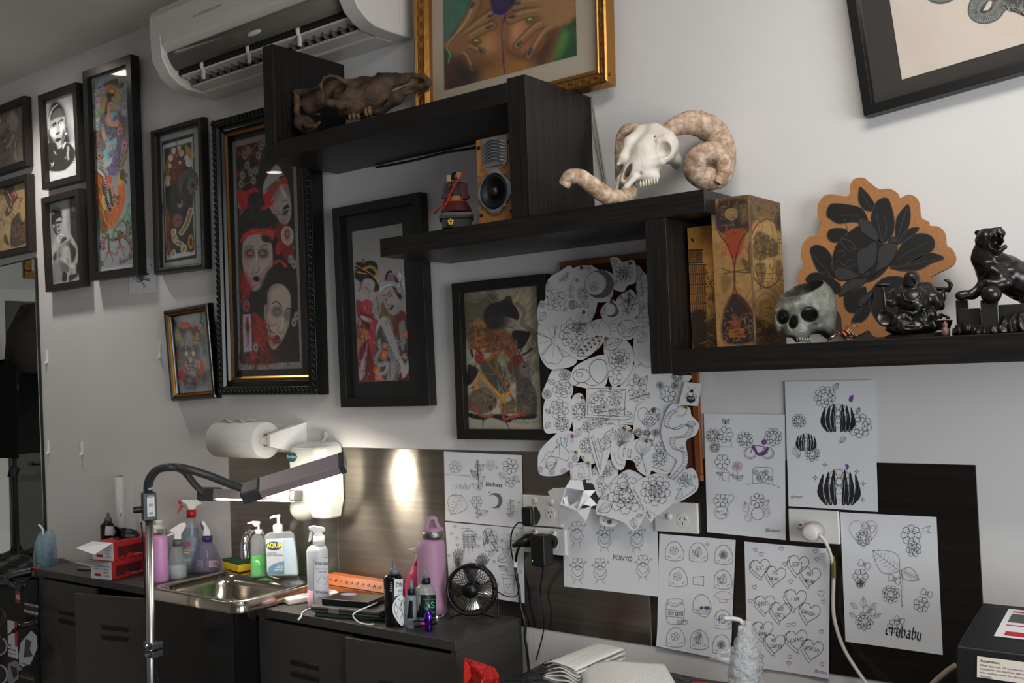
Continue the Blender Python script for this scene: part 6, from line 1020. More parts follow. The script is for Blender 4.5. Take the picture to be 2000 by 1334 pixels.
class Paper:
    def __init__(s,name,label,cat,outline,o,d,group=None,tilt=0.,curl=None,fill=True,curve=0):
        s.o=o;s.d=d;s.lab=(name,label,cat,group);s.mb=MB();s.curl=curl;s.n=0
        P=[W(o[0]+x/o[2],o[1]+y/o[2],d) for x,y in (spl(outline,curve,True) if curve else outline)]
        s.z1=max(p[2] for p in P);s.z0=min(p[2] for p in P);s.x0=min(p[0] for p in P);s.x1=max(p[0] for p in P)
        s.tilt=tilt;s.loc=np.array([.5*(s.x0+s.x1),0,s.z0])
        if len(outline)==4 and not curve:
            g=lambda u,v:s.q(P[0]*(1-u)*(1-v)+P[1]*u*(1-v)+P[2]*u*v+P[3]*(1-u)*v,0);s.mb.smooth=True;s.mb.grid(g,14,18);s.mb.smooth=False
        else:
            f=[s.q(p,0) for p in P];b=[s.q(p,-.0003) for p in P];n=len(f);s.mb.add(f+b,[tuple(range(n-1,-1,-1)),tuple(range(n,2*n))]+[(i,(i+1) % n,n+(i+1) % n,n+i) for i in range(n)])
    def q(s,p,h):
        u=(p[0]-s.x0)/(s.x1-s.x0+1e-9);v=(s.z1-p[2])/(s.z1-s.z0+1e-9);d=s.d+s.tilt*(s.z1-p[2])+(s.curl(u,v) if s.curl else 0)+h;return (p[0]-s.loc[0],-d,p[2]-s.loc[2])
    def P(s,x,y,h=.0004):return s.q(W(s.o[0]+x/s.o[2],s.o[1]+y/s.o[2],s.d),h)
    def ln(s,pts,m=1,w=1.,curve=True,nib=None):
        q=spl(pts,5) if curve and len(pts)>2 else pts;s.mb.mi=m;s.n+=1;h=.0009+(s.n % 7)*.00003
        V=[np.array(s.P(x,y,h)) for x,y in q];r=w*.00036
        for i in range(len(V)-1):
            e=V[i+1]-V[i];L=math.hypot(e[0],e[2])
            if L<1e-7:continue
            n=np.array([-e[2],0,e[0]])/L*r if nib is None else np.array([nib*.77,0,nib*.64])
            e=e/L*r*.7 if nib is None else e*0
            s.mb.quad(V[i]-n-e,V[i+1]-n+e,V[i+1]+n+e,V[i]+n-e)
        return s
    def fill(s,pts,m=1,curve=True):
        s.mb.mi=m;s.n+=1;P=[s.P(x,y,.00035) for x,y in (spl(pts,4,True) if curve else pts)];s.mb.add(P[::-1],[tuple(range(len(P)))]);return s
    def dot(s,x,y,r,m=1,ry=None):return s.fill([(x+r*math.cos(t),y+(ry or r)*math.sin(t)) for t in np.linspace(0,5.6,9)],m,False)
    def circ(s,x,y,rx,ry=None,m=1,w=1.,a0=0,a1=6.2832):return s.ln([(x+rx*math.cos(t),y+(ry or rx)*math.sin(t)) for t in np.linspace(a0,a1,18)],m,w,False)
    def petals(s,x,y,r,n=6,m=1,w=1.,ph=0.,sq=1.,inner=.25):
        for i in range(n):
            a=ph+6.2832*i/n;b=math.pi/n*1.05;f=lambda rr,t:(x+rr*math.cos(t),y+rr*sq*math.sin(t))
            s.ln([f(r*inner,a-b*.5),f(r*.75,a-b),f(r,a-b*.35),f(r*.95,a),f(r,a+b*.35),f(r*.75,a+b),f(r*inner,a+b*.5)],m,w);(s.ln([f(r*inner*1.2,a),f(r*.7,a)],m,w*.6) if r>40 else 0)
        return s
    def rose(s,x,y,r,m=1,w=1.):
        s.petals(x,y,r,7,m,w,.3,1,.6)
        for k,rr in enumerate((.66,.42,.22)):s.petals(x,y,r*rr,5-k,m,w*.8,k*.7,1,.75)
        return s.circ(x,y,r*.1,m=m,w=w)
    def peony(s,x,y,r,m=1,w=1.):return s.petals(x,y,r,9,m,w,.2,1,.62).petals(x,y,r*.72,8,m,w,.5,1,.5).petals(x,y,r*.42,5,m,w*.8,.1,1,.5)
    def leaf(s,x0,y0,x1,y1,wd=.3,m=1,w=1.,veins=4):
        a,b=np.array([x0,y0],float),np.array([x1,y1],float);n=np.array([-(b-a)[1],(b-a)[0]])*wd;mid=(a+b)/2
        s.ln([a,a*.7+b*.3+n,a*.35+b*.65+n*.8,b],m,w).ln([a,a*.7+b*.3-n,a*.35+b*.65-n*.8,b],m,w).ln([a,mid,b],m,w*.7,False)
        for i in range(veins):t=(i+1)/(veins+1.5);c=a*(1-t)+b*t;s.ln([c,c+n*.5+(b-a)*.08],m,w*.6).ln([c,c-n*.5+(b-a)*.08],m,w*.6)
        return s
    def sprig(s,x0,y0,x1,y1,n=6,m=1,w=.9,L=.22):
        a,b=np.array([x0,y0],float),np.array([x1,y1],float);s.ln([a,b],m,w);e=b-a;p=np.array([-e[1],e[0]])
        for i in range(n):
            t=(i+1)/(n+.5);c=a+e*t;sg=1 if i % 2 else -1;q=c+p*sg*L+e*L*.7;s.leaf(*c,*q,.3,m,w,0)
        return s.leaf(*(a+e*.95),*(b+e*.15),.3,m,w,0)
    def heart(s,x,y,r,m=1,w=1.,rot=0.,thick=0):
        c,n=math.cos(rot),math.sin(rot);R=lambda u,v:(x+u*r*c-v*r*n,y+u*r*n+v*r*c)
        H=[(0,-.45),(-.3,-.85),(-.8,-.8),(-1,-.3),(-.75,.25),(0,1),(.75,.25),(1,-.3),(.8,-.8),(.3,-.85),(0,-.45)];s.ln([R(*p) for p in H[:6]],m,w);s.ln([R(*p) for p in H[5:]],m,w)
        if thick:t=thick;s.ln([R(-.98,-.3),R(-1.02-t*.5,.0),R(-.75-t*.6,.45),R(-t*.3,1+t),R(0,1)],m,w);s.ln([R(-.6,-.85),R(-1-t*.3,-.6),R(-1.02-t*.5,0)],m,w)
        return s
    def star(s,x,y,r,m=1,w=.8):return s.ln([(x+rr*math.cos(t),y+rr*math.sin(t)) for rr,t in [(r if i % 2==0 else r*.25,i*math.pi/4) for i in range(9)]],m,w,False)
    def moon(s,x,y,r,m=2,ph=.6):
        c,n=math.cos(ph),math.sin(ph);pts=[(r*math.cos(t),r*math.sin(t)) for t in np.linspace(-2.1,2.1,14)]+[(-.35*r+r*.82*math.cos(t),r*.82*math.sin(t)) for t in np.linspace(2.2,-2.2,14)]
        return s.fill([(x+u*c-v*n,y+u*n+v*c) for u,v in pts],m,False)
    def hand(s,txt,x,y,h,ang=0.,m=1,w=1.1,sp=.2):
        c,n=math.cos(ang),math.sin(ang);u=0
        for ch in txt:
            if ch==' ':u+=.5;continue
            for st in HC[ch]:s.ln([(x+(u+a)*h*c*.95+b*h*n,y+(u+a)*h*n*.95-b*h*c) for a,b in st],m,w,len(st)>4)
            u+=max(a for st in HC[ch] for a,b in st)+sp
        return s
    def black(s,txt,x,y,h,ang=0.,m=1,nib=.0011,sp=.22,wx=.8):
        c,n=math.cos(ang),math.sin(ang);u=0
        for ch in txt:
            for st in BL[ch]:s.ln([(x+(u+a)*h*wx*c+b*h*n,y+(u+a)*h*wx*n-b*h*c) for a,b in st],m,1,False,nib)
            u+=max(a for st in BL[ch] for a,b in st)+sp
        return s
    def type(s,txt,x,y,wd,h,ang=0.,m=1,bold=False):
        c,n=math.cos(ang),math.sin(ang);s.mb.mi=m;put_text(s.mb,txt,lambda u,v:s.P(x+u*c+v*n,y+u*n-v*c,.0005),0,0,wd,h,bold);return s
    def done(s,**kw):
        o=s.mb.build(s.lab[0],PM);o.location=s.loc;tag(o,s.lab[1],s.lab[2],s.lab[3]);return o
cur=lambda a,b=0.,c=0.:(lambda u,v:.001+a*max(0,v-.75)**2*16*(1-u*.6)+b*math.sin(u*6+v*2)*.5+c*max(0,u-.8)**2*25*v)
gA='drawn sheets taped to the splashback'
# sheet: kindness
p=Paper('flash_sheet','landscape sheet lettered kindness and sonder, beside the upper power point','drawing',[(57,90),(1250,150),(1277,1265),(85,1150)],(860,870,7.847),.004,gA,curl=cur(.001,.001))
p.sprig(600,735,575,330,4,1,1.1,.26);p.leaf(590,500,572,210,.14,1,1.1,7);p.leaf(585,525,470,370,.2,1,1.1,6);p.leaf(585,680,650,570,.25,1,1.1,3)
for i in range(5):p.fill([(565+6*i,470-50*i),(590-3*i,440-50*i),(583-3*i,425-50*i),(562+4*i,455-50*i)],2)
p.type('kindness',700,622,250,70,.08,1,True);p.black('sonder',232,662,62,.05,2,.0005,.2,.95);p.black('sonder',234,664,62,.05,1,.00018,.2,.95)
p.leaf(340,762,170,1055,.45,1,1.1,6);p.ln([(175,780),(220,735),(260,780)],1);p.moon(840,845,118,2,-.2);p.star(755,715,16);p.star(905,940,26);p.star(920,745,12)
p.heart(1090,1060,34,3);p.heart(870,340,14,3);p.heart(1215,875,14,3);p.petals(240,330,95,6,1,1,.2);p.ln([(90,442),(470,470)],1);p.circ(775,300,66,80);p.petals(775,300,48,5,3,.8);p.petals(1080,320,120,7,1,1.1);p.circ(1080,320,30);p.leaf(1000,500,900,420,.3);p.leaf(1130,470,1220,560,.3);p.petals(1080,560,80,5);p.petals(560,860,90,6);p.sprig(600,1140,570,960,5);p.leaf(610,1060,740,1000,.3);p.sprig(1090,1120,1080,860,6)
p.done()
# sheet: plants
p=Paper('flash_sheet','landscape sheet of pencilled house plants and teal hearts behind the small fan','drawing',[(57,55),(945,130),(960,975),(110,845)],(860,1010,5.8),.004,gA,curl=cur(.001,.001))
for x,y in ((172,105),(132,188),(195,238),(200,316),(100,437),(450,236),(437,330),(700,268),(790,204),(866,198),(610,506),(344,515),(915,618),(650,765),(115,795)):p.heart(x,y,15,4,1.2)
rg=random.Random(5)
p.ln([(250,180),(330,145),(410,185),(395,260),(270,265),(250,180)]);p.circ(330,190,80,34)
for i in range(10):x=265+15*i;p.ln([(x,190),(x+rg.uniform(-6,6),260),(x+rg.uniform(-8,20),300+rg.uniform(20,140))],1,1.2);[p.dot(x+rg.uniform(-5,5),200+18*j,4,2) for j in range(9)]
p.type('string of pearls',240,135,100,22,.06,2);p.type('devils ivy',640,345,68,20,.1,2)
for i in range(5):p.leaf(200+4*i,575,150+28*i,340+20*abs(i-2.4),.1,1,1.3,3);p.ln([(180+10*i,570),(175+14*i,430)],2,1.8)
p.ln([(130,600),(150,575),(280,590),(285,615)]);p.ln([(125,600),(120,680),(160,760),(250,770)]);p.ln([(130,605),(285,618)])
for i in range(8):p.leaf(470,590,395+24*i,470-70*math.sin(i*.45),.09,1,1.2,2);p.ln([(440+9*i,580),(420+16*i,440)],2,2.2)
p.ln([(490,170),(530,130),(600,140),(640,190),(630,280),(600,380),(520,380),(490,280),(490,170)])
for a in ((510,150,530,230),(590,150,560,220),(540,220,500,310),(600,200,640,300),(580,280,655,390),(530,230,545,300)):p.leaf(*a,.3,1,1.2,3);p.ln([a[:2],a[2:]],2,3.5)
p.leaf(610,375,550,440,.35);p.leaf(770,440,740,270,.0);p.ln([(780,645),(785,500),(770,350)]);p.ln([(765,645),(762,440)]);p.leaf(770,360,875,270,.45,1,1.2,5);p.leaf(762,440,655,500,.4,1,1.2,5);p.leaf(760,400,700,360,.4);p.ln([(765,640),(740,560),(670,560)]);p.leaf(760,600,665,550,.25)
p.ln([(700,645),(845,665),(845,700),(705,685),(700,645)],1,1,False);p.ln([(715,690),(730,855),(830,868),(840,700)],1,1,False);p.ln([(745,770),(755,755),(765,772)]);p.ln([(785,772),(795,757),(805,775)]);p.circ(775,788,8,8,a0=0,a1=3.14)
p.done()
# sheet: lettered
p=Paper('flash_sheet','landscape sheet with outlined lettering half hidden below the pinned cut-outs','drawing',[(862,500),(1480,540),(1497,1085),(876,1018)],(840,840,3.336),.004,gA,curl=cur(.001,.001))
p.type('PONYO',1192,845,126,34,.1,2,True)
for x,y in ((960,660),(1140,690),(1350,690),(965,900),(1110,900),(1390,880)):
    p.petals(x,y-30,40,5,1,.9,.3);p.circ(x,y+30,42,46);p.ln([(x-30,y+20),(x-10,y+50),(x+20,y+45),(x+32,y+15)]);p.ln([(x-16,y+76),(x-30,y+100)]);p.ln([(x+14,y+76),(x+26,y+100)]);p.circ(x+52,y-40,5,7);p.circ(x-50,y-20,4,6)
p.done()
# sheet: rows of little doodles
p=Paper('flash_sheet','portrait sheet of small doodles with a tim tams jar, left of the heart sheet','drawing',[(62,700),(385,727),(365,1240),(52,1175)],(1260,720,2.1726),.004,gA,curl=cur(.006,.002,.003))
for i,(x,y) in enumerate(((125,775),(225,780),(333,790),(140,885),(330,895),(240,1000),(130,1140),(230,1150),(325,1170),(330,1065))):
    p.ln([(x-36,y+32),(x-34,y-12),(x-14,y-38),(x+16,y-38),(x+38,y-6),(x+38,y+32),(x,y+40),(x-36,y+32)],1,1.1)
    if i % 3==0:p.petals(x,y-4,18,5,1,.9)
    elif i % 3==1:p.leaf(x,y+20,x+6,y-26,.3);p.leaf(x-4,y+16,x-22,y-12,.3)
    elif i != 5:p.rose(x,y,18)
    p.ln([(x-30,y+20),(x-14,y+26)]);p.ln([(x+18,y+26),(x+32,y+18)])
p.ln([(92,995),(95,1070),(130,1085),(163,1072),(165,998),(130,1008),(92,995)],1,1.1);p.circ(130,985,34,10);p.ln([(93,1020),(165,1030)]);p.ln([(93,1050),(165,1056)]);p.type('tim tams',98,1045,64,22,.08);p.circ(160,1075,24,10);p.type('WOTA',142,1084,36,12,-.2,3)
p.hand('HUG',302,1080,34,.03,3,1.4,.3);p.ln([(292,965),(320,945),(360,950),(376,972),(335,980),(292,965)],5);p.ln([(315,980),(318,990),(348,990),(350,980)],5);p.circ(252,1022,26,8);p.ln([(228,1025),(235,1048),(262,1052),(278,1030)]);[p.dot(x,1015,8,3) for x in (240,258,268)]
p.ln([(205,885),(250,880),(250,920),(205,915),(205,885)],1,1,False);p.petals(228,1130,14,5,3);p.ln([(228,1145),(232,1185)]);p.star(265,745,10,3)
p.done()
# sheet: hearts
p=Paper('flash_sheet','portrait sheet of candy hearts lettered EAT ITS OKAY and SOFT NOT WEAK','drawing',[(422,733),(785,765),(783,1315),(437,1262)],(1260,720,2.1726),.004,gA,curl=cur(.002,.003,.004))
for x,y,r,ro,ws in ((492,845,40,-.1,[('EAT',-14,12,22,-.15)]),(556,876,40,.2,[('ITS',-14,-4,18,.05),('OKAY',-26,20,18,.12)]),(652,832,42,.15,[('SOFT',-26,6,22,.08)]),(702,880,42,.15,[('NOT',-16,-2,20,.1),('WEAK',-24,24,20,.25)]),(512,998,40,0,[('RIOTS',-26,8,20,-.12)]),(577,1030,42,.12,[('NOT',-14,-4,18,.1),('DIETS',-22,20,18,.15)]),(640,978,44,.12,[('I AM',-20,6,20,.05)]),(700,1035,42,.25,[('ENOUGH',-34,0,18,.3)]),(504,1108,40,0,[('NO',-14,-2,18,.0),('RAIN',-18,22,18,.05)]),(552,1165,42,.1,[('NO',-14,-6,18,.05),('FLOWERS',-34,16,18,.1)]),(645,1150,44,-.1,[('ALWAYS',-32,12,20,-.15)]),(712,1192,44,.2,[('WORTHY',-32,-2,20,.25)])):
    p.fill([(x-r*.9,y-r*.2),(x,y-r*.4),(x+r*.9,y-r*.2),(x,y+r)],0,False);p.heart(x,y,r,1,1.2,ro,.3)
    for t,dx,dy,h,an in ws:p.hand(t,x+dx,y+dy,h*.8,an,1,1.1)
for i,(x,y) in enumerate(((471,768),(497,787),(580,763),(724,775),(757,791),(730,808),(594,829),(618,903),(467,926),(749,953),(759,988),(450,985),(608,1088),(631,1085),(750,1115),(497,1222),(615,1223),(611,1250),(754,1253))):p.heart(x,y,9 if i != 9 else 14,3 if i % 3 else 2,1.1,-.2)
p.type('@softpest',720,1290,56,18,.18,3);p.done()
# sheet: rabbits' sheet -> flowers, bicycle, watering can
p=Paper('flash_sheet','portrait sheet with a purple bicycle and flowers, right of the pinned cut-outs','drawing',[(250,190),(593,195),(598,727),(265,693)],(1260,720,2.1726),.004,gA,curl=cur(.002,.001))
p.peony(290,285,30);p.peony(298,335,22);p.peony(425,300,34);p.peony(545,290,38);p.rose(393,415,22,5);p.ln([(393,438),(392,480)]);p.leaf(392,465,370,450,.3);p.leaf(392,470,418,455,.3)
for x in (448,522):p.circ(x,358,26,25,1,1.2);p.circ(x,358,20,19,1,.8)
p.fill([(450,330),(460,325),(478,358),(505,350),(520,330),(528,340),(510,366),(480,372),(462,345)],3,False);p.ln([(448,358),(465,325),(505,330),(522,358),(480,362),(465,325)],3,2.4,False);p.ln([(458,320),(445,316)],1,1.4);p.dot(505,312,12,3)
p.ln([(312,300),(318,330),(370,332),(366,302),(312,300)],1,1,False);p.petals(342,280,34,7);p.ln([(345,246),(343,220)]);p.leaf(343,235,330,212,.3);p.leaf(343,235,360,215,.3);p.ln([(330,440),(332,475),(358,476),(360,442),(330,440)],1,1,False);p.ln([(360,455),(378,440)]);p.ln([(334,440),(344,425),(356,440)]);p.petals(330,395,32,6);p.ln([(330,425),(318,470)]);p.leaf(325,450,305,440,.3)
p.ln([(458,485),(460,425),(500,418),(540,425),(542,485)]);p.ln([(433,492),(480,486),(530,488),(575,505)]);[p.petals(x,440+(i % 2)*26,11,5,1,.7) for i,x in enumerate((470,485,515,532))];p.petals(500,460,24,6)
p.heart(358,552,21,2);p.ln([(356,572),(345,620)],2);p.petals(322,560,30,6);p.circ(326,610,28,28);p.heart(326,612,10,5);p.star(310,605,6);p.star(342,618,6)
for x,y in ((435,590),(520,610),(445,630),(515,575)):[p.circ(x,y,r,r*.9,5,.9,q,q+4.5) for r,q in ((20,1),(12,3),(6,5))]
p.petals(480,560,32,7);p.circ(480,615,28,26);p.star(425,570,7,2);p.star(525,560,7,2);p.type('@softpest',512,693,62,18,.08);p.done()
# sheet: flowers and long dark leaves
p=Paper('flash_sheet','tall sheet with black leaved bouquets and sparkles, high on the right of the wall','drawing',[(593,55),(972,48),(990,607),(610,583)],(1260,720,2.1726),.004,gA,curl=cur(.001,.001))
p.peony(765,120,46);p.leaf(800,90,822,62,.3);p.peony(912,242,52);p.leaf(850,290,828,315,.3);p.leaf(900,190,912,165,.3);p.peony(655,222,30);p.peony(712,362,32);p.leaf(640,330,655,380,.3)
for x,y,s_ in ((820,190,1.),(685,300,.6),(825,480,1.25)):
    for t in (-.75,-.5,-.25,.25,.5,.75):L=74*s_*(1.15-abs(t)*.3);bx,by=x+60*s_*t,y+75*s_;p.fill([(bx-6*s_,by),(bx+t*26*s_-11*s_,by-L*.6),(bx+t*12*s_,by-L*1.5),(bx+t*26*s_+9*s_,by-L*.5),(bx+6*s_,by)],1);p.ln([(bx,by),(bx+t*16*s_,by-L)],0,.8)
    p.petals(x,y,42*s_,8,1,1.);p.circ(x,y,12*s_);p.ln([(x-36*s_,y+80*s_),(x,y+60*s_),(x+36*s_,y+80*s_)])
p.fill([(868,120),(884,112),(880,140),(866,138)],3);p.fill([(850,405),(866,412),(858,432)],3)
for x,y in ((765,408),(724,462),(900,437),(927,488),(757,520),(925,555)):p.star(x,y,11)
p.type('@softpest',620,552,52,16,.02,5);p.done()
# sheet: crybaby
p=Paper('flash_sheet','sheet lettered crybaby in black script, rightmost of the taped sheets','drawing',[(165,0),(916,40),(967,1115),(207,1008)],(1600,1000,3.995),.004,gA,curl=cur(.001,.001))
p.black('crybaby',520,955,62,.17,1,.0021,.24,.86)
def mon(a,b,c,d,wd):
    p.leaf(a,b,c,d,wd,1,1,7)
mon(630,460,422,300,.33);mon(640,450,782,530,.3);p.ln([(628,460),(640,560),(645,740)],1,1.1);p.ln([(640,462),(655,560),(652,742)],1,1.1)
def bow(x,y,r,a=.4):
    c,n=math.cos(a),math.sin(a);R=lambda u,v:(x+(u*c-v*n)*r,y+(u*n+v*c)*r);p.ln([R(0,0),R(-.5,-.55),R(-1,-.45),R(-1,.45),R(-.5,.5),R(0,0)],3,1.1);p.ln([R(0,0),R(.5,-.55),R(1,-.45),R(1,.45),R(.5,.5),R(0,0)],3,1.1);p.circ(x,y,r*.3,r*.32,3,1.1)
for x,y,r in ((390,118,50),(355,408,46),(590,525,46),(842,632,42),(395,768,46),(628,840,38)):bow(x,y,r)
p.heart(350,165,110,2,.8);p.peony(350,200,62);p.petals(325,500,60,6);p.rose(325,560,34);p.petals(720,180,80,8);p.rose(740,290,60);p.peony(560,640,70);p.petals(800,720,62,7);p.peony(355,850,70);p.petals(590,890,56,6)
for x0,y0,x1,y1 in ((348,745,348,660),(300,750,248,705),(400,760,448,705),(290,820,238,785),(430,820,484,792)):p.leaf(x0,y0,x1,y1,.25,3,.9,3)
p.ln([(805,130),(870,105),(850,150),(878,160),(810,150)],2,1,False);p.ln([(360,890),(362,938)],2);p.done()
# small pinned tattoo sketch high on the left
p=Paper('tattoo_sketch','small unframed ink sketch pinned behind the tall goddess frame','drawing',[(180,80),(960,60),(965,1065),(175,1120)],(240,500,14.8),.0015,None,curl=cur(.0005))
p.ln([(600,215),(650,300),(760,500)],1,3);p.ln([(600,490),(720,495),(760,540),(600,560)],1,4,False);p.ln([(600,600),(780,670),(790,710),(600,680)],1,4,False);p.circ(370,620,46,60,1,3);p.fill([(420,560),(540,540),(600,600),(590,720),(480,700)],2);p.ln([(420,680),(440,750),(540,750)],1,3);p.ln([(520,640),(560,760),(610,820),(620,990)],1,3);p.ln([(560,780),(640,830),(660,910)],1,2.5);p.dot(820,258,16,1);p.dot(650,240,44,2);p.done()
# ---------------------------------------------------------------- the pinboard
CK=(1030,480,2.383)
bx0,bx1=W(1093,512,.014)[0],W(1372,935,.014)[0];bz0,bz1=W(1366,940,.014)[2],W(1093,512,.014)[2]
t=T('cork_board','cork pinboard in a honey wooden frame, almost hidden under drawn cut-outs','pinboard',(.5*(bx0+bx1),-.0045,bz0));w,h=.5*(bx1-bx0),bz1-bz0
MB().box((-w+.01,-.006,.01),(w-.01,0,h-.01)).build('cork',M('cork','#6b3d20',.9,noise=(180,'#4d2a16')),t)
m_pine=M('honey_pine','#8a4f27',.45,noise=((60,60,8),'#75401f'))
for a,b in (((-w,-.013,0),(w,0,.018)),((-w,-.013,h-.018),(w,0,h)),((-w,-.013,.018),(-w+.018,0,h-.018)),((w-.018,-.013,.018),(w,0,h-.018))):MB().box(a,b).build('frame_rail',m_pine,t,bev=.002)
gC='cut-out drawings pinned on the board';NC=0
def cut(label,outline,draw,lvl,tilt=.03,curve=4,name='paper_cutout'):
    global NC
    NC+=1;p=Paper(name,label,'drawing',outline,CK,.0375+lvl*.0026,gC,tilt=tilt,curve=curve)
    draw(p);return p.done()
cut('narrow sheet of leaf sprigs under the shelf at the right of the pinboard',[(505,100),(540,120),(560,160),(570,340),(640,420),(660,520),(560,560),(500,480),(515,320)],lambda p:(p.sprig(540,250,530,130),p.sprig(545,420,540,280),p.leaf(520,450,560,400)),0)
cut('large sheet of drawings beneath the bee card on the right of the pinboard',[(480,560),(570,540),(680,600),(765,605),(740,650),(715,745),(640,800),(600,900),(480,790),(430,660)],lambda p:(p.petals(510,660,48,8),p.leaf(520,640,500,595),p.leaf(530,650,560,605),p.sprig(470,720,560,690),p.petals(655,690,38,7),p.rose(620,650,18),p.rose(690,650,18),p.peony(700,608,26),p.ln([(625,680),(640,720),(680,725),(690,690)])),.5,.02)
cut('big rose column cut-out along the top left edge of the pinboard',[(60,260),(85,250),(92,165),(150,120),(212,105),(205,330),(180,370),(70,370),(50,320)],lambda p:(p.rose(130,252,52),p.sprig(150,170,195,130,6),p.leaf(100,215,95,165),p.leaf(80,290,62,265),p.leaf(90,310,60,350),p.leaf(170,300,200,290)),1)
cut('rose and leaf cut-out low on the left edge of the pinboard',[(70,690),(85,650),(125,570),(200,585),(215,640),(205,705),(150,722),(85,715)],lambda p:(p.rose(165,665,44),p.rose(175,600,26),p.rose(95,690,22),p.leaf(130,640,95,625)),1)
cut('wide petal flower cut-out below the top left roses',[(50,380),(62,335),(150,315),(200,330),(235,420),(232,545),(150,572),(100,568),(58,500)],lambda p:(p.petals(128,440,105,5,1,1.1,.4,1.05,.12),p.circ(128,440,14)),1.3)
cut('sheet with stars and small purple flowers at the top centre of the pinboard',[(190,160),(200,115),(245,93),(300,95),(330,130),(330,260),(300,350),(240,350),(190,310)],lambda p:(p.petals(232,160,9,6,3),p.fill([(262,300),(274,304),(270,318),(258,316)],3),p.petals(210,237,9,5,2),p.petals(215,275,20,9,1,1.6),p.petals(205,200,16,5,2,.7),p.petals(250,330,18,5,2,.7),p.petals(300,320,18,5,2,.7),p.peony(262,225,30),p.leaf(262,260,240,290),p.leaf(262,260,290,290),p.ln([(200,240),(205,180),(225,140)],1)),1.6)
cut('round cut-out with a big shaded crescent moon, top of the pinboard',[(270,130),(290,90),(330,110),(395,130),(402,210),(385,255),(330,262),(280,230)],lambda p:(p.moon(338,180,66,2,.2),p.circ(318,178,48,58),p.petals(312,190,20,6),p.star(290,105,14),p.star(388,235,14)),2.3)
cut('square rose cut-out at the top right of the pinboard',[(384,60),(420,55),(445,75),(500,70),(507,165),(470,185),(447,215),(395,192),(400,120)],lambda p:(p.peony(450,128,46),p.rose(450,128,24),p.leaf(415,90,388,62,.4),p.leaf(420,165,398,185,.4)),2)
cut('cut-out with a wild flower posy below the square rose',[(418,245),(465,210),(490,208),(517,255),(520,320),(480,335),(425,300)],lambda p:(p.rose(472,255,14),p.sprig(470,325,440,240,5),p.sprig(470,325,475,225,5),p.sprig(470,325,505,250,5)),2)
cut('cut-out with a small dark crescent moon and a poppy stem',[(340,310),(350,285),(385,252),(415,262),(440,310),(435,335),(390,350),(355,340)],lambda p:(p.moon(395,300,34,2,.3),p.leaf(350,320,362,285)),1.8)
cut('cut-out with tiny clouds and a sleeping pear shape in the upper middle',[(270,380),(300,350),(420,325),(490,320),(520,370),(515,410),(470,440),(400,430),(320,450),(285,420)],lambda p:(p.ln([(330,420),(335,370),(350,345),(375,370),(390,420)]),p.circ(465,385,44,40),p.leaf(450,410,430,360),p.leaf(470,410,500,380),[p.circ(402,375,r,r,5,.9,q,q+4.6) for r,q in ((24,0),(14,2),(7,4))],p.star(300,380,8),p.circ(310,365,12,6,5)),1.4)
cut('cut-out of a shaded peony with folded petals left of the centre',[(128,450),(150,360),(220,335),(280,350),(315,410),(290,450),(240,520),(190,500),(150,470)],lambda p:(p.peony(215,410,68,1,1.1),p.rose(235,385,30)),2.4)
cut('heart shaped leaf cut-out beside the right upright',[(490,470),(520,425),(545,450),(567,460),(560,520),(505,562),(490,520)],lambda p:(p.heart(528,490,36),p.sprig(515,530,540,460)),1.6,.03,0)
cut('cut-out of an opened pea pod with seeds, centre of the pinboard',[(208,495),(235,430),(345,405),(358,430),(335,475),(262,530),(225,522)],lambda p:(p.leaf(235,512,350,420,.24,1,1.4,0),[p.dot(252+18*i,490-15*i-6,9,2,7) for i in range(5)],[p.dot(262+18*i,500-14*i,7,2,6) for i in range(5)],p.petals(225,480,22,6)),3)
cut('tall cut-out of a peony under a seed leaf, right of the pea pod',[(355,445),(385,415),(440,430),(485,470),(492,560),(455,625),(400,655),(368,560)],lambda p:(p.leaf(355,470,445,440,.3,1,1.3,5),p.peony(430,530,52),p.rose(430,530,22),p.petals(410,610,36,5),p.ln([(370,500),(385,540),(380,600)],3)),2.2)
cut('cut-out with bold rounded pebble shapes below the pea pod',[(205,600),(225,560),(300,520),(360,510),(380,560),(370,640),(330,670),(240,655),(200,640)],lambda p:(p.ln([(290,560),(320,530),(365,540),(372,600),(340,640),(300,610),(290,560)],1,1.8),p.circ(255,605,40,32,1,1.5),p.circ(245,600,14,12,1,1.3),p.ln([(225,650),(260,635),(300,650),(335,645)],1,1.4)),2.8)
cut('pale rose cut-out at the lower left, above the lettered umbrella drawing',[(80,725),(130,705),(195,700),(215,770),(195,860),(130,872),(80,858)],lambda p:(p.rose(150,760,46),p.peony(165,830,34),p.leaf(110,780,85,760),p.leaf(110,820,88,850)),1.6)
cut('long peony spray cut-out left of the photo card',[(205,720),(255,690),(285,780),(320,880),(330,1000),(270,1005),(225,900)],lambda p:(p.peony(245,770,40),p.rose(285,840,28),p.peony(285,930,38),p.leaf(250,850,230,890),p.leaf(270,980,255,1000)),1.2)
cut('cut-out leaves and berries half covered by the photo card',[(285,800),(340,780),(440,800),(440,850),(340,880),(280,850)],lambda p:(p.sprig(290,830,370,810,7),p.leaf(320,860,350,820),p.rose(390,840,18)),1.4)
cut('rectangular card with a thick ruled border and crossing branches',[(275,652),(467,658),(461,806),(272,796)],lambda p:(p.ln([(284,662),(459,668),(453,796),(282,786),(284,662)],1,1.5,False),p.peony(330,735,46),p.rose(410,710,36),p.sprig(300,780,440,760,8),p.leaf(360,700,340,670),p.leaf(380,770,430,780),p.ln([(290,700),(340,675),(400,680),(450,674)])),3.6,.02,0)
cut('small note with a purple scribble between card and berry cut-out',[(440,750),(500,748),(500,835),(430,830)],lambda p:(p.petals(470,790,20,6),p.ln([(445,820),(490,825)])),1.9,.02,0)
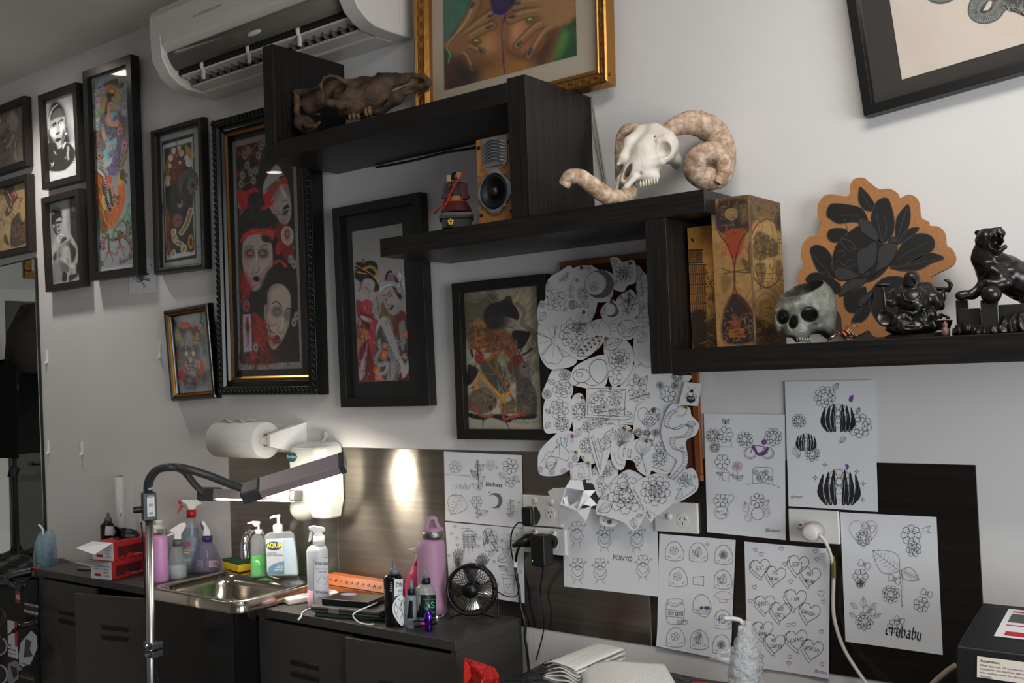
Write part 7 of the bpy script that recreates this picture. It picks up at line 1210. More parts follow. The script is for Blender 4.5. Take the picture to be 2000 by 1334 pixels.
cut('cut-out of a heart wreath with blossoms, right of the ruled card',[(495,840),(505,770),(530,730),(590,730),(635,785),(620,850),(560,895),(505,880)],lambda p:(p.heart(568,800,52),p.petals(570,790,22,6),p.petals(550,820,14,5),p.rose(590,765,12),p.sprig(560,850,610,790,5),p.peony(520,870,20),p.peony(560,872,18)),2.4)
cut('small square card with an inked bee, right edge of the pinboard',[(732,633),(812,642),(796,746),(707,740)],lambda p:(p.fill([(748,700),(778,703),(782,722),(762,732),(745,720)],1),p.fill([(750,704),(776,706),(776,714),(750,712)],0),p.circ(762,690,14,12,1,1.2),p.dot(766,676,8),p.leaf(752,692,738,706,.4,1,.8,0),p.leaf(774,694,790,706,.4,1,.8,0),[p.ln([(750+s_,715),(742+s_*1.6,730)]) for s_ in (0,30)],p.ln([(760,670),(752,660)]),p.ln([(770,670),(780,660)])),4,.05,0)
DR=[(690,765),(660,790),(650,835),(690,850),(740,830),(765,850),(740,885),(680,895),(690,940),(735,960),(740,1010),(700,1060),(680,1080)]
cut('long winding dragon cut-out hanging down the right side',[(640,790),(670,740),(705,735),(755,755),(765,790),(800,830),(785,880),(740,910),(752,990),(735,1050),(690,1085),(668,1070),(700,1000),(655,960),(625,870)],lambda p:(p.ln([(x-11,y) for x,y in DR]),p.ln([(x+11,y+4) for x,y in DR]),[p.ln([(x-9,y),(x+9,y+5)],2) for x,y in spl(DR,4)],p.ln([(690,765),(720,745),(745,760),(728,790),(700,790)]),p.ln([(705,750),(690,740)]),p.star(725,940,12),p.leaf(745,830,790,830)),4.4,.035)
cut('cut-out lettered in blue black script over an umbrella, bottom left',[(52,1010),(62,950),(130,880),(165,862),(222,872),(245,950),(240,1000),(190,1050),(140,1070),(65,1065)],lambda p:(p.black('goi',138,925,38,.15,4,.0011,.2,.8),p.ln([(110,980),(150,925),(195,960),(190,1000),(150,985),(110,980)]),p.ln([(150,925),(155,985)]),p.ln([(120,1040),(150,985)]),[p.petals(x,y,14,5,3) for x,y in ((225,990),(65,1040),(120,1052),(175,1048),(205,1020))],p.ln([(70,1010),(100,960),(130,955)]),p.leaf(90,1030,140,1010),p.circ(115,1010,26,30)),2.6,.04)
cut('small framed card with a pencilled arch, above the folded paper star',[(196,1015),(296,1003),(302,1080),(206,1102)],lambda p:(p.ln([(204,1022),(288,1012),(294,1072),(212,1092),(204,1022)],2,1,False),p.ln([(240,1075),(245,1035),(262,1030),(270,1070)],2),p.heart(250,1068,10,2)),3.4,.05,0)
cut('long cut-out with budding tulip leaves, lower middle',[(288,880),(345,845),(405,835),(420,900),(390,960),(355,1060),(335,1045)],lambda p:(p.leaf(350,960,330,895,.35),p.leaf(360,950,372,880,.35),p.ln([(345,1045),(355,960)]),p.leaf(370,920,400,850,.3),p.ln([(300,890),(345,1040)],1,1.6),p.ln([(306,880),(352,1020)])),2.8,.05)
cut('pale cut-out of long pointed leaves beside the fu lettering',[(400,855),(420,838),(475,840),(500,900),(470,960),(455,1035),(420,1035),(392,975)],lambda p:([p.leaf(440,940,412+16*i,845+6*abs(i-2),.14,1,1,2) for i in range(6)],p.ln([(405,960),(425,1010),(455,1020)],2)),3,.06)
cut('cut-out lettered fu beside a fanned ginkgo leaf',[(433,935),(500,905),(558,888),(582,960),(575,1068),(520,1045),(495,1000),(436,992)],lambda p:(p.black('fu',446,982,40,.08,2,.0009,.25,.75),p.ln([(560,1050),(535,980),(508,945),(520,905),(560,895),(580,930),(535,985)]),[p.ln([(535,980),(512+14*i,935-12*math.sin(i*.7))],2) for i in range(5)],p.petals(515,1000,20,4),p.petals(510,1030,16,4),p.ln([(540,985),(560,1060)])),4,.07)
cut('cut-out of fruit blossoms with a ruled corner, right of the ginkgo leaf',[(562,950),(570,880),(600,840),(640,830),(650,950),(700,1000),(660,1062),(560,1030)],lambda p:(p.rose(600,870,18),p.petals(625,940,28,6),p.leaf(590,930,575,900),p.peony(620,990,36),p.ln([(570,1020),(655,1050)],1,1.4),p.circ(580,890,16,18)),3.2,.05)
cut('rose bud cut-out at the foot, left of the big zinnia',[(275,1095),(330,1010),(395,1000),(425,1060),(385,1160),(335,1168),(310,1110)],lambda p:(p.rose(375,1050,28),p.leaf(330,1110,360,1070),p.sprig(290,1090,320,1030,4),p.petals(355,1125,24,5)),1.8,.05)
cut('pale corner cut-out peeping below the big zinnia',[(338,1262),(400,1230),(445,1265),(405,1305),(350,1300)],lambda p:(p.leaf(355,1280,400,1255),p.rose(385,1285,12)),1.6,.05)
cut('big zinnia cut-out with veined leaves, lowest on the pinboard',[(325,1240),(345,1170),(440,1055),(500,1050),(560,1100),(575,1180),(545,1270),(505,1325),(455,1285),(360,1255)],lambda p:(p.peony(465,1160,88,1,1.1),p.peony(465,1160,48),p.leaf(400,1205,335,1235,.3,1,1,5),p.leaf(385,1160,345,1175,.3),p.leaf(470,1075,440,1060,.3),p.leaf(500,1265,510,1315,.3,1,1,5),p.leaf(515,1260,545,1250,.3)),3.4,.06)
cut('rose and gem cut-out at the lower right of the pinboard',[(640,1190),(690,1080),(740,1040),(775,1040),(796,1090),(790,1140),(725,1185),(682,1200)],lambda p:(p.rose(735,1090,34),p.leaf(720,1130,690,1180,.3),p.star(780,1075,12),p.ln([(760,1110),(785,1130),(700,1190)])),1.4,.05)
cut('cut-out with a written line down one edge and a large open blossom',[(480,1125),(495,1110),(560,1070),(640,1060),(692,1110),(680,1195),(600,1262),(572,1275)],lambda p:(p.peony(600,1140,70,1,1.1),p.rose(600,1140,34),[p.ln([(520+18*i,1190+12*i),(530+18*i,1215+10*i)],1,.9) for i in range(7)],p.type("I just can't",487,1130,70,13,1.0,1),p.ln([(528,1190),(533,1197),(531,1203),(537,1206),(540,1214),(545,1220),(547,1230)],1,1),p.type('Baka',556,1240,34,13,1.0,1)),4.4,.05)
# brass pins
for i,(x,y) in enumerate(((253,104),(350,112),(478,83),(392,262),(474,230),(247,364),(268,364),(368,432),(387,662),(257,706),(740,750),(453,847),(487,860),(556,908),(228,960),(285,1011))):
    q=W(CK[0]+x/CK[2],CK[1]+y/CK[2],.052);mb=MB();mb.smooth=True;mb.rings([[(r*math.cos(a),-dd,r*math.sin(a)) for a in [2*math.pi*j/12 for j in range(12)]] for r,dd in ((.0012,-.036),(.0012,.0),(.0048,.001),(.0044,.003),(.0025,.0045),(.0003,.005))])
    o=mb.build('drawing_pin',m_brass);o.location=q;tag(o,'domed brass drawing pin holding a cut-out on the pinboard','pin','brass pins in the pinboard')
q=W(CK[0]+210/CK[2],CK[1]+886/CK[2],.055);mb=MB();mb.smooth=True;mb.ball((0,0,0),(.006,.003,.006),12,8);o=mb.build('drawing_pin',M('purple_pin','#a2479a',.3));o.location=q;tag(o,'purple headed pin above the script lettered umbrella drawing','pin')
# folded paper star
SR=(1050,840,6.06);so=lambda x,y,d:W(SR[0]+x/SR[2],SR[1]+y/SR[2],d)
C0=so(420,850,.07);L=lambda x,y,d:so(x,y,d+.02)-C0;mb=MB();m_org=M('folded_paper','#e4e4e6',.7)
rim=[(330,680),(550,715),(470,960),(270,880)];R=[L(x,y,.085) for x,y in rim];bot=[L(x,y,.04) for x,y in ((350,720),(500,740),(450,890),(340,850))]
for i in range(4):j=(i+1) % 4;mb.quad(R[i],R[j],bot[j],bot[i])
mb.quad(*bot)
for f in ([(330,680),(180,692),(120,730),(140,770),(270,880)],[(330,680),(385,590),(530,600),(550,715)],[(550,715),(690,710),(620,790),(470,960)],[(620,790),(705,885),(630,905),(590,890),(540,880),(470,960)],[(470,960),(640,900),(570,1085)],[(270,880),(470,960),(330,1080),(245,1150),(240,1050),(255,890)],[(470,960),(570,1085),(400,1030)]):
    mb.add([L(x,y,.085-.03*max(0,min(1,(math.hypot(x-420,y-830)-140)/180))) for x,y in f],[tuple(range(len(f)))])
mb.quad(L(300,800,.07),L(350,780,.06),L(370,900,.06),L(330,900,.075));mb.quad(L(380,900,.06),L(500,820,.058),L(480,880,.06),L(400,930,.065))
o=mb.build('origami_star_box',m_org,solid=.0008);o.location=C0;tag(o,'white folded paper star box stuck between the pinboard and the power points','paper box')
# ---------------------------------------------------------------- power points, plugs, cords
m_plate=M('power_plate','#dcdad6',.3);m_slot=M('socket_slot','#1a1918',.6)
def outlet(label,x0,x1,z0,z1,units,dep=.009):
    t=T('power_point',label,'power point',(.5*(x0+x1),-.003,z0));w,h=.5*(x1-x0),z1-z0;MB().box((-w,-dep,0),(w,0,h)).build('plate',m_plate,t,bev=.003,segs=3)
    for u,sw in units:
        c=np.array([-w+2*w*u,-dep,h*.42]);mb=MB();mb.rings([[(c[0]+r*math.cos(a),c[1]-d_,c[2]+r*1.15*math.sin(a)) for a in [2*math.pi*j/20 for j in range(20)]] for r,d_ in ((.0165,0),(.016,.001),(.0155,.0012))]);sk=mb.build('socket',m_plate,t)
        for dx,dz,an in ((-.0065,.004,.5),(.0065,.004,-.5),(0,-.008,0)):b=MB();b.X=Matrix.Translation((c[0]+dx,c[1]-.0013,c[2]+dz)) @ Matrix.Rotation(an,4,'Y');b.box((-.001,-.0002,-.004),(.001,.0002,.004));b.build('slot',m_slot,sk)
        if sw is not None:
            s0=np.array([-w+2*w*sw[0],-dep,h*sw[1]]);mb=MB();mb.smooth=True;mb.rings([[(s0[0]+r*math.cos(a),s0[1]-d_,s0[2]+r*math.sin(a)) for a in [2*math.pi*j/16 for j in range(16)]] for r,d_ in ((.0085,0),(.0085,.003),(.0075,.0045),(.001,.0055))]);s1=mb.build('switch',M('switch_white','#e8e6e2',.2),t)
            if sw[2]:b=MB();b.box((s0[0]-.0035,s0[1]-.0062,s0[2]+.0015),(s0[0]+.0035,s0[1]-.004,s0[2]+.005));b.build('red_mark',m_red,s1)
    return t
outlet('upper white double power point with a round charger plugged in, left of the pinboard',-1.757,-1.625,1.062,1.148,[(.27,(.34,.82,True)),(.73,(.78,.8,False))])
outlet('lower white double power point carrying the black adapters, under the other one',-1.757,-1.612,.985,1.058,[(.25,(.3,.82,True)),(.72,(.75,.82,True))],.012)
outlet('white power point with an empty socket and switch, under the pinboard corner',-1.33,-1.2045,1.072,1.15,[(.66,(.36,.52,False))])
outlet('white power point with a thick white plug and cord, under the tall sheet',-.966,-.8445,1.072,1.149,[(.5,(.26,.5,True))])
def cord(name,label,pts,r,mat,cat='cord'):
    P=[W(x,y,d) for x,y,d in pts];mb=MB();mb.smooth=True;mb.tube(spl(P,8),r,8);return tag(mb.build(name,mat),label,cat)
OF=lambda x,y,d:W(840+x/3.336,840+y/3.336,d)
a=OF(600,500,.05);b=OF(678,625,.05)
t=T('phone_charger','small black charger with a green rim in the upper power point','charger',(.5*(a[0]+b[0]),-.0125,b[2]))
w,h=.5*(b[0]-a[0])*.9,a[2]-b[2];MB().box((-w,-.048,0),(w,-.012,h)).build('body',m_black,t,bev=.006,segs=4);MB().box((-w-.0006,-.036,-.0006),(w+.0006,-.0335,h+.0006)).build('green_rim',M('green_rim','#5fae2c',.3,emit=('#4f9a22',.15)),t,bev=.006,segs=4)
q=OF(672,550,.02);mb=MB();mb.tube([(q[0]-t.location[0],0,h*.45),(q[0]-t.location[0],-.03,h*.45)],.021,20);mb.build('plug_base',m_black,t,bev=.002)
def fpt(*pts):return [(840+x/3.336,840+y/3.336,d) for x,y,d in pts]
cord('charger_cable','thin black cable looping down from the green rimmed charger',fpt((597,604,.05),(572,606,.05),(535,660,.03),(525,760,.02),(545,860,.012),(558,890,.01),(566,960,.01),(584,1030,.01),(590,1150,.01),(624,1250,.01),(622,1390,.01),(632,1480,.01),(646,1640,.01)),.0022,m_black)
q0=OF(740,700,.03);t=T('power_adapter','black block power adapter hanging in the lower power point','adapter',(OF(738,860,.05)[0],-.0155,OF(738,880,.05)[2]));h=OF(738,680,.06)[2]-OF(738,880,.06)[2];w=.5*(OF(790,760,.06)[0]-OF(685,760,.06)[0])*.86
MB().box((-w,-.062,0),(w,-.016,h)).build('body',m_black,t,bev=.005,segs=3);mb=MB();mb.tube([(w*.3,0,h*.72),(w*.3,-.02,h*.72)],.021,20);mb.build('plug_base',m_black,t);mb=MB();mb.box((-w*.75,-.0627,h*.17),(-w*.65,-.061,h*.19));mb.build('indicator_light',M('green_led','#4fae2c',.4,emit=('#5fd030',2)),t);mb=MB();mb.tube([(0,-.038,-.012),(0,-.038,.002)],[.003,.005],10);mb.build('strain_relief',m_black,t)
cord('adapter_cable','thin black cable hanging from the block adapter to the bench',fpt((738,890,.054),(735,920,.05),(720,1010,.03),(722,1080,.02),(742,1160,.02),(742,1260,.02),(735,1330,.02),(712,1420,.03),(690,1500,.04)),.002,m_black)
t=T('mains_plug','black round mains plug beside the block adapter','plug',OF(655,715,.0155));mb=MB();mb.smooth=True;mb.tube([(0,0,0),(0,-.02,0),(-.004,-.03,-.002),(-.016,-.04,-.006),(-.03,-.043,-.012)],[.019,.019,.014,.01,.006],16);mb.build('plug_body',m_black,t)
cord('mains_cable','thick black cord running from the round plug down behind the cabinet',fpt((612,728,.058),(590,748,.05),(566,800,.03),(556,880,.022),(560,950,.022),(578,1030,.026),(590,1150,.026),(615,1260,.026),(618,1350,.026),(630,1430,.026),(650,1620,.026)),.004,m_black,'cable')
t=T('cable_tag','small white tag wrapped round the black cords above the fan','tag',W(840+556/3.336,840+865/3.336,.022));mb=MB();mb.tube([(0,0,-.012),(0,0,.012)],.0062,12);mb.build('sleeve',m_white,t)
t=T('white_mains_plug','thick white round mains plug seen end on under the tall sheet','plug',W(1594,1036,.0155));mb=MB();mb.smooth=True;mb.tube([(0,0,0),(0,-.03,0),(.002,-.042,0),(.002,-.045,0)],[.021,.02,.0185,.014],24);mb.build('plug_body',M('plug_pale','#cfcac4',.35),t)
cord('white_mains_cable','white cord with olive tape hanging in a long curve on the right',[(1600,1044,.05),(1614,1062,.045),(1625,1095,.03),(1628,1130,.025),(1627,1180,.02),(1632,1220,.02),(1650,1270,.025),(1685,1325,.04),(1730,1385,.06)],.0042,M('white_cord','#cfc6bb',.5));P=[W(x,y,.0275) for x,y in ((1625.5,1086),(1627.5,1100),(1628,1128))]
mb=MB();mb.tube(P,.0054,10);o=mb.build('olive_tape',M('olive_tape','#5d5a24',.5),bpy.data.objects['white_mains_cable'])
# ---------------------------------------------------------------- cabinets, sink, bench
def rr(cx,cy,w,h,r,z,n=5):return [(cx+sx*(w-r)+r*math.cos(a),cy+sy*(h-r)+r*math.sin(a),z) for sx,sy,a0 in ((1,1,0),(-1,1,1.5708),(-1,-1,3.1416),(1,-1,4.7124)) for a in [a0+1.5708*i/n for i in range(n+1)]]
def locker(label,x0,x1,ajar):
    t=T('locker_cabinet',label,'cabinet',(.5*(x0+x1),-.296,0));w=.5*(x1-x0);D=.29
    MB().box((-w,0,.768),(w,D,.795)).build('top_panel',m_locker,t,bev=.002)
    mb=MB();mb.box((-w+.002,.004,.03),(-w+.02,D,.768));mb.build('side_panel',m_locker,t);mb=MB();mb.box((w-.02,.004,.03),(w-.002,D,.768));mb.build('side_panel',m_locker,t)
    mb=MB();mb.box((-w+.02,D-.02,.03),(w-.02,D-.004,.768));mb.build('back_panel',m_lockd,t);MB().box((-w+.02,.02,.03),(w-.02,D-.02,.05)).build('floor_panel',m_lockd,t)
    for sg in (-1,1):
        mb=MB();dw=w-.022;b=0 if sg<0 else ajar;hx=sg*(w-.02)   # hinged on the outer side
        mb.X=Matrix.Translation((hx,.004,0)) @ Matrix.Rotation(b*sg,4,'Z');x1_=-sg*dw
        mb.box((0,-.0,.04),(x1_,.016,.757));d=mb.build('door',m_locker,t,bev=.0015)
        for k in range(2):v=MB();v.X=mb.X;q=x1_*.5;v.rings([[(q-.062,y,z),(q+.062,y,z)] for y,z in ((0,.655-.035*k),(-.005,.652-.035*k),(-.001,.637-.035*k))][:3],cap=False);v.add([(q-.062,0,.655-.035*k),(q-.062,-.005,.652-.035*k),(q-.062,-.001,.637-.035*k)],[(0,1,2)]);v.build('vent_slot',m_locker,d)
    for x in (-w+.03,w-.03):
        for y in (.03,D-.03):mb=MB();mb.box((x-.012,y-.012,0),(x+.012,y+.012,.03));mb.build('foot',m_blackm,t)
locker('dark grey steel locker cabinet at the left, one door ajar, glove boxes on it',-3.957,-3.135,.22)
locker('dark grey steel locker cabinet right of the sink with bottles and fan on it',-2.6,-1.781,.05)
t=T('sink','square stainless steel sink set in a black box between the two cabinets','sink',(-2.79,-.215,0));w,h=.238,.195
R=[rr(0,0,w,h,.045,.800),rr(0,0,w,h,.045,.832),rr(0,0,w-.004,h-.004,.043,.836),rr(0,0,w-.02,h-.02,.04,.836),rr(0,-.03,w-.035,h-.065,.05,.829),rr(0,-.03,w-.045,h-.075,.05,.80),rr(0,-.03,w-.06,h-.09,.05,.70),rr(0,-.03,w-.1,h-.12,.04,.685)]
mb=MB();mb.smooth=True;mb.rings(R,cap=False);mb.add([p for p in R[-1]],[tuple(range(len(R[-1])))]);mb.build('bowl',M('sink_steel','#b3aba0',.14,1,bump=(40,.05,.001)),t);mb=MB();mb.lathe([(.03,.686),(.025,.689),(.008,.687)],20,(0,-.03,0));mb.build('drain',m_chrome,t)
m_sc=M('black_laminate','#0c0c0d',.3,bump=(30,.05,.001))
for a,b,n in (((-.222,-.185,0),(.186,-.17,.798),'front_panel'),((-.222,-.17,0),(-.207,.17,.798),'side_panel'),((.171,-.17,0),(.186,.17,.798),'side_panel'),((-.207,.155,0),(.171,.17,.798),'back_panel')):MB().box((a[0],a[1]+.015,a[2]),(b[0],b[1]+.015,b[2])).build(n,m_sc,t,bev=.001)
t=T('wrapped_bench','work bench top covered in shiny black plastic wrap, at the bottom edge','bench',(-.7,-.36,0));MB().grid(lambda u,v:(-.93+1.9*u,-.34+.685*v,.71+.002*math.sin(37*u+9*v)+.0015*math.sin(23*v-11*u)),60,30).build('wrap',m_wrap,t,solid=.004)
MB().box((-.92,-.33,.68),(.96,.34,.704)).build('top_board',m_blackm,t)
for x in (-.88,.92):
    for y in (-.29,.3):MB().box((x-.02,y-.02,0),(x+.02,y+.02,.68)).build('leg',m_blackm,t)
PXV=(0,0,1)
def Vw(name,label,cat,bx,by,d,z,group=None):return View(name,label,cat,bx,by,d,z,PXV,group=group)
def slab(name,V,pts,t0,t1,mat,par=None,bev=0,curve=0):
    P=spl(pts,curve,True) if curve else pts;a=[V(x,y,t0) for x,y in P];b=[V(x,y,t1) for x,y in P];n=len(P);mb=MB()
    mb.add(a+b,[tuple(range(n)),tuple(range(2*n-1,n-1,-1))]+[(i,n+i,n+(i+1) % n,(i+1) % n) for i in range(n)]);return mb.build(name,mat,par or V.t,bev=bev)
def lat(name,V,prof,mat,cx=None,par=None,n=24,sx=1,sy=1,rib=None,smooth=True):
    """prof: (radius px, pixel y); turned about the vertical through pixel column cx"""
    k=V.mpp;mb=MB();mb.smooth=smooth;y0=prof[0][1];c=V(cx if cx else V.bx,y0,0);mb.lathe([(r*k,V(V.bx,y,0)[2]) for r,y in prof],n,(c[0],c[1],0),sx,sy,rib=rib);return mb.build(name,mat,par or V.t)
_vi=View.__init__
def _vinit(s,*a,**k2):_vi(s,*a,**k2);s.bx=a[3];s.by=a[4]
View.__init__=_vinit
def words(V,items,mat,r=None,cx=None,par=None,t0=.001,name='lettering'):
    mb=MB();k=V.mpp;cx=cx or V.bx
    for s,x0,y0,x1,y1,b in items:put_text(mb,s,lambda u,v:V(u,-v,t0+(math.sqrt(max(r*r-(u-cx)**2,0))*k if r else 0)),x0,-max(y0,y1),x1,-min(y0,y1),b)
    return mb.build(name,mat,par or V.t)
def wrapface(name,V,x0,y0,x1,y1,mat,r=None,cx=None,t0=.0006,par=None,sy=1.):
    k=V.mpp;cx=cx or V.bx;mb=MB();mb.smooth=True;mb.grid(lambda u,v:V(x0+(x1-x0)*u,y1+(y0-y1)*v,t0+(math.sqrt(max(r*r-(x0+(x1-x0)*u-cx)**2,0))*k*sy if r else 0)),12,2);return mb.build(name,mat,par or V.t)
m_clear=M('clear_plastic','#c9d2d6',.06,alpha=.2);m_tblu=M('blue_gel','#a9c1d0',.15,alpha=.72);m_tgrey=M('smoky_plastic','#9aa5ad',.1,alpha=.35);m_tgreen=M('green_soap','#1fb52a',.1,alpha=.85);m_tpur=M('purple_plastic','#7d7799',.1,alpha=.4);m_tpink=M('pink_plastic','#d8447c',.1,alpha=.6);m_milk=M('cloudy_liquid','#a9b4b8',.3);m_prp=M('purple_collar','#3d3170',.3);m_lbl=M('label_white','#d9dadc',.5);m_lblg=M('label_grey','#9aa0a6',.5);m_txt=M('print_black','#17181a',.6);m_txtr=M('print_red','#b3202a',.5);m_pinkroll=M('pink_bag_film','#c98fc0',.4,bump=((60,60,160),.5,.004))
def trigger(V,x,y,s,mat,lever,d=-1,par=None):
    """spray head whose neck is at pixel (x, y), nozzle to side d"""
    f=lambda L:[(x+d*a*s,y+b*s) for a,b in L];h=slab('spray_head',V,f([(-9,0),(-9,-16),(-26,-24),(-24,-34),(-5,-38),(14,-36),(26,-30),(26,-22),(10,-18),(8,0)]),-.010,.010,mat,par,.003);slab('spray_lever',V,f([(14,-20),(20,-20),(24,-8),(30,6),(27,7),(18,-6)]),-.006,.006,lever,h,.001);return h
# gloves
def glovebox(label,d0,x0,z,tp):
    a=G(*x0,z) if tp is None else tp;t=T('glove_box',label,'box',a,math.radians(98),'glove boxes on the left cabinet');L,w,h=.225,.112,.066
    mb=MB();mb.box((0,0,0),(L,w,h));mb.build('carton',M('box_red','#a01c20',.5),t,bev=.001)
    mb=MB();mb.box((-.0008,.0,0),(0,w,h));mb.build('end_panel',m_lbl,t)
    mb=MB();mb.quad((-.001,-.0,h),(-.001,w,h),(-.075,w*.98,h-.012 if z>.8 else h+.006),(-.075,.01,h-.03 if z>.8 else h-.004));mb.build('flap',m_lbl if z>.8 else M('flap_back_grey','#8a857e',.7),t,solid=.0008)
    mb=MB();rg=random.Random(4);mb.mi=0
    for i in range(16):x=.02+i*.0075;mb.box((x,-.0006,.022+rg.uniform(-.016,.0)),(x+.006,0,.048))
    put_text(mb,'BLACKOUT',lambda u,v:(u,-.001,v),.02,.03,.13,.044,True);mb.build('dripping_print',M('box_dark_print','#3d1214',.5),t)
    mb=MB();mb.box((.15,-.0006,.03),(.235,0,.05));mb.build('black_band',m_txt,t);mb=MB();put_text(mb,'LATEX',lambda u,v:(u,-.001,v),.165,.036,.21,.045,True);put_text(mb,'POWDER FREE',lambda u,v:(u,-.0008,v),.09,.008,.14,.012);mb.build('lettering',m_lbl,t)
    mb=MB();f=lambda u,v:(-.0012,w-u,v)
    for s,u0,v0,u1,v1 in (('LATEX EXAMINATION GLOVES',.015,.044,.11,.05),('SMALL',.02,.034,.045,.04),('MEDIUM',.07,.034,.1,.04),('LARGE',.07,.022,.095,.028),('X-LARGE',.07,.01,.1,.016)):put_text(mb,s,f,u0,v0,u1,v1)
    mb.build('end_lettering',m_txt,t);mb=MB();mb.quad(f(.02,.01),f(.055,.01),f(.055,.02),f(.02,.02));mb.build('red_tab',m_txtr,t);return t,a
t,a=glovebox('lower red box of black latex gloves on the left cabinet',.29,(218,1133),.7955,None)
t,b=glovebox('upper red box of black latex gloves with a white flap and glove poking out',.29,None,.8625,a+np.array([-.004,.012,.067]));mb=MB();rg=np.random.RandomState(2);mb.smooth=True;mb.grid(lambda u,v:(.06+.09*u+.01*math.sin(9*v),.03+.05*v+.012*math.sin(7*u),.066+.05*math.sin(3.1*v)*(1-.6*u)+.004*math.sin(30*u*v)),10,10);mb.build('protruding_glove',M('black_nitrile','#121214',.45),t,solid=.001)
def pbottle(name,label,bx,by,d,z,top,body,neck,cap,parts,cat='bottle'):pass
V=Vw('ink_bottle','black ink bottle with white label and grey twist cap behind the glove boxes','bottle',211,1085,.05,.7955);lat('body',V,[(13,V.by),(13,1025),(8,1020)],m_blackg);lat('cap',V,[(7.5,1021),(7,1012),(4,1010),(3,1003),(1.5,1001)],M('grey_cap','#55565a',.4));wrapface('label',V,200,1046,222,1028,m_lbl,13.3)
V=Vw('film_roll','upright roll of clear cling film on a cardboard core behind the glove boxes','roll',237,1085,.05,.7955);lat('film',V,[(8.5,V.by),(8.5,931)],M('film_white','#c9cbc9',.2,alpha=.75));lat('core',V,[(6.5,V.by),(6.5,929.5)],M('card_core','#7d5a40',.7));wrapface('red_mark',V,231,1010,238,1001,M('pink_mark','#a8787c',.5),8.8)
V=Vw('powder_bottle','white screw top bottle with green printed label behind the lamp pole','bottle',311,1095,.026,.7955);lat('body',V,[(13,V.by),(13,1030),(9,1025)],m_white);lat('cap',V,[(7,1026),(7,1016)],m_white);wrapface('label',V,302,1046,320,1033,M('label_green','#7db39a',.5),13.2)
V=Vw('bag_roll','pink roll of plastic bags standing beside the lamp pole','roll',313.5,1138,.20,.7955);lat('roll',V,[(15,V.by),(16,1132),(15.5,1050),(14,1046),(9,1048)],m_pinkroll,n=28)
V=Vw('spray_bottle','clear ribbed spray bottle half full of cloudy liquid, at the sink corner','bottle',347,1130,.13,.7955);lat('body',V,[(17,V.by),(18,1125),(18,1098),(12,1076),(8,1066)],m_clear,rib=(14,.025),n=42);lat('liquid',V,[(16.5,V.by-1),(17,1124),(17,1104)],m_milk);lat('collar',V,[(9,1066),(9,1054)],M('collar_grey','#5d6165',.4));slab('spray_head',V,[(340,1054),(340,1042),(334,1040),(330,1036),(352,1022),(362,1020),(364,1027),(354,1044),(354,1054)],-.009,.009,m_white,None,.003);slab('spray_lever',V,[(335,1041),(340,1043),(330,1047),(325,1046)],-.005,.005,m_white)
V=Vw('cleaner_bottle','tall glass cleaner spray bottle with a red trigger and AJAX label','bottle',374,1112,.055,.7955);lat('body',V,[(17,V.by),(18,1106),(17,1060),(15,1030),(10,1020),(8,1010)],m_tgrey,sy=.6);lat('liquid',V,[(16,V.by-1),(16.5,1104),(14,1032)],M('teal_cleaner','#6d8796',.1,alpha=.6),sy=.55);lat('collar',V,[(9,1010),(9,996)],m_red);slab('spray_head',V,[(368,996),(364,986),(356,982),(352,976),(386,976),(396,984),(384,988),(380,996)],-.012,.012,m_white,None,.004);slab('nozzle',V,[(346,978),(352,976),(357,984),(349,985)],-.009,.009,m_red,None,.001);slab('spray_lever',V,[(352,985),(359,988),(347,1005),(346,1003)],-.006,.006,m_red);wrapface('label',V,361,1103,387,1048,M('ajax_label','#7d8992',.4),18,sy=.62);words(V,[('AJAX',358,1070,374,1058,True)],m_txtr,None,t0=.024);words(V,[('GLASS',360,1096,374,1091,False),('STREAK FREE',360,1076,380,1073,False)],m_lbl,None,t0=.0235);wrapface('yellow_swoosh',V,360,1081,370,1078,M('yellow_print','#d9a520',.5),None,t0=.0235)
V=Vw('spray_bottle','purple necked ribbed spray bottle with a written white label, behind the sponge','bottle',405,1116,.045,.7955);lat('body',V,[(23,V.by),(25,1110),(24,1092),(16,1068),(9,1056)],m_tpur,rib=(12,.03),n=40);lat('collar',V,[(10,1058),(10,1047)],m_prp);slab('spray_head',V,[(396,1047),(398,1030),(392,1020),(398,1017),(410,1036),(411,1047)],-.009,.009,m_white,None,.003);slab('spray_lever',V,[(394,1036),(391,1020),(395,1017),(398,1034)],-.006,.006,m_prp);wrapface('label',V,408,1108,429,1095,M('label_pink','#c9a6bf',.5),25.2);words(V,[('VIRA',411,1105,426,1097,False)],m_inkp,25.4);wrapface('label',V,381,1108,397,1094,M('label_lilac','#8a7f9c',.5),25.2)
t=T('marker_pen','grey pen lying by the glove boxes on the left cabinet','pen',G(170,1112,.801));mb=MB();mb.smooth=True;mb.tube([(-.05,-.01,0),(.05,.02,0)],.0055,10);mb.build('barrel',M('grey_pen','#6b6a68',.4),t)
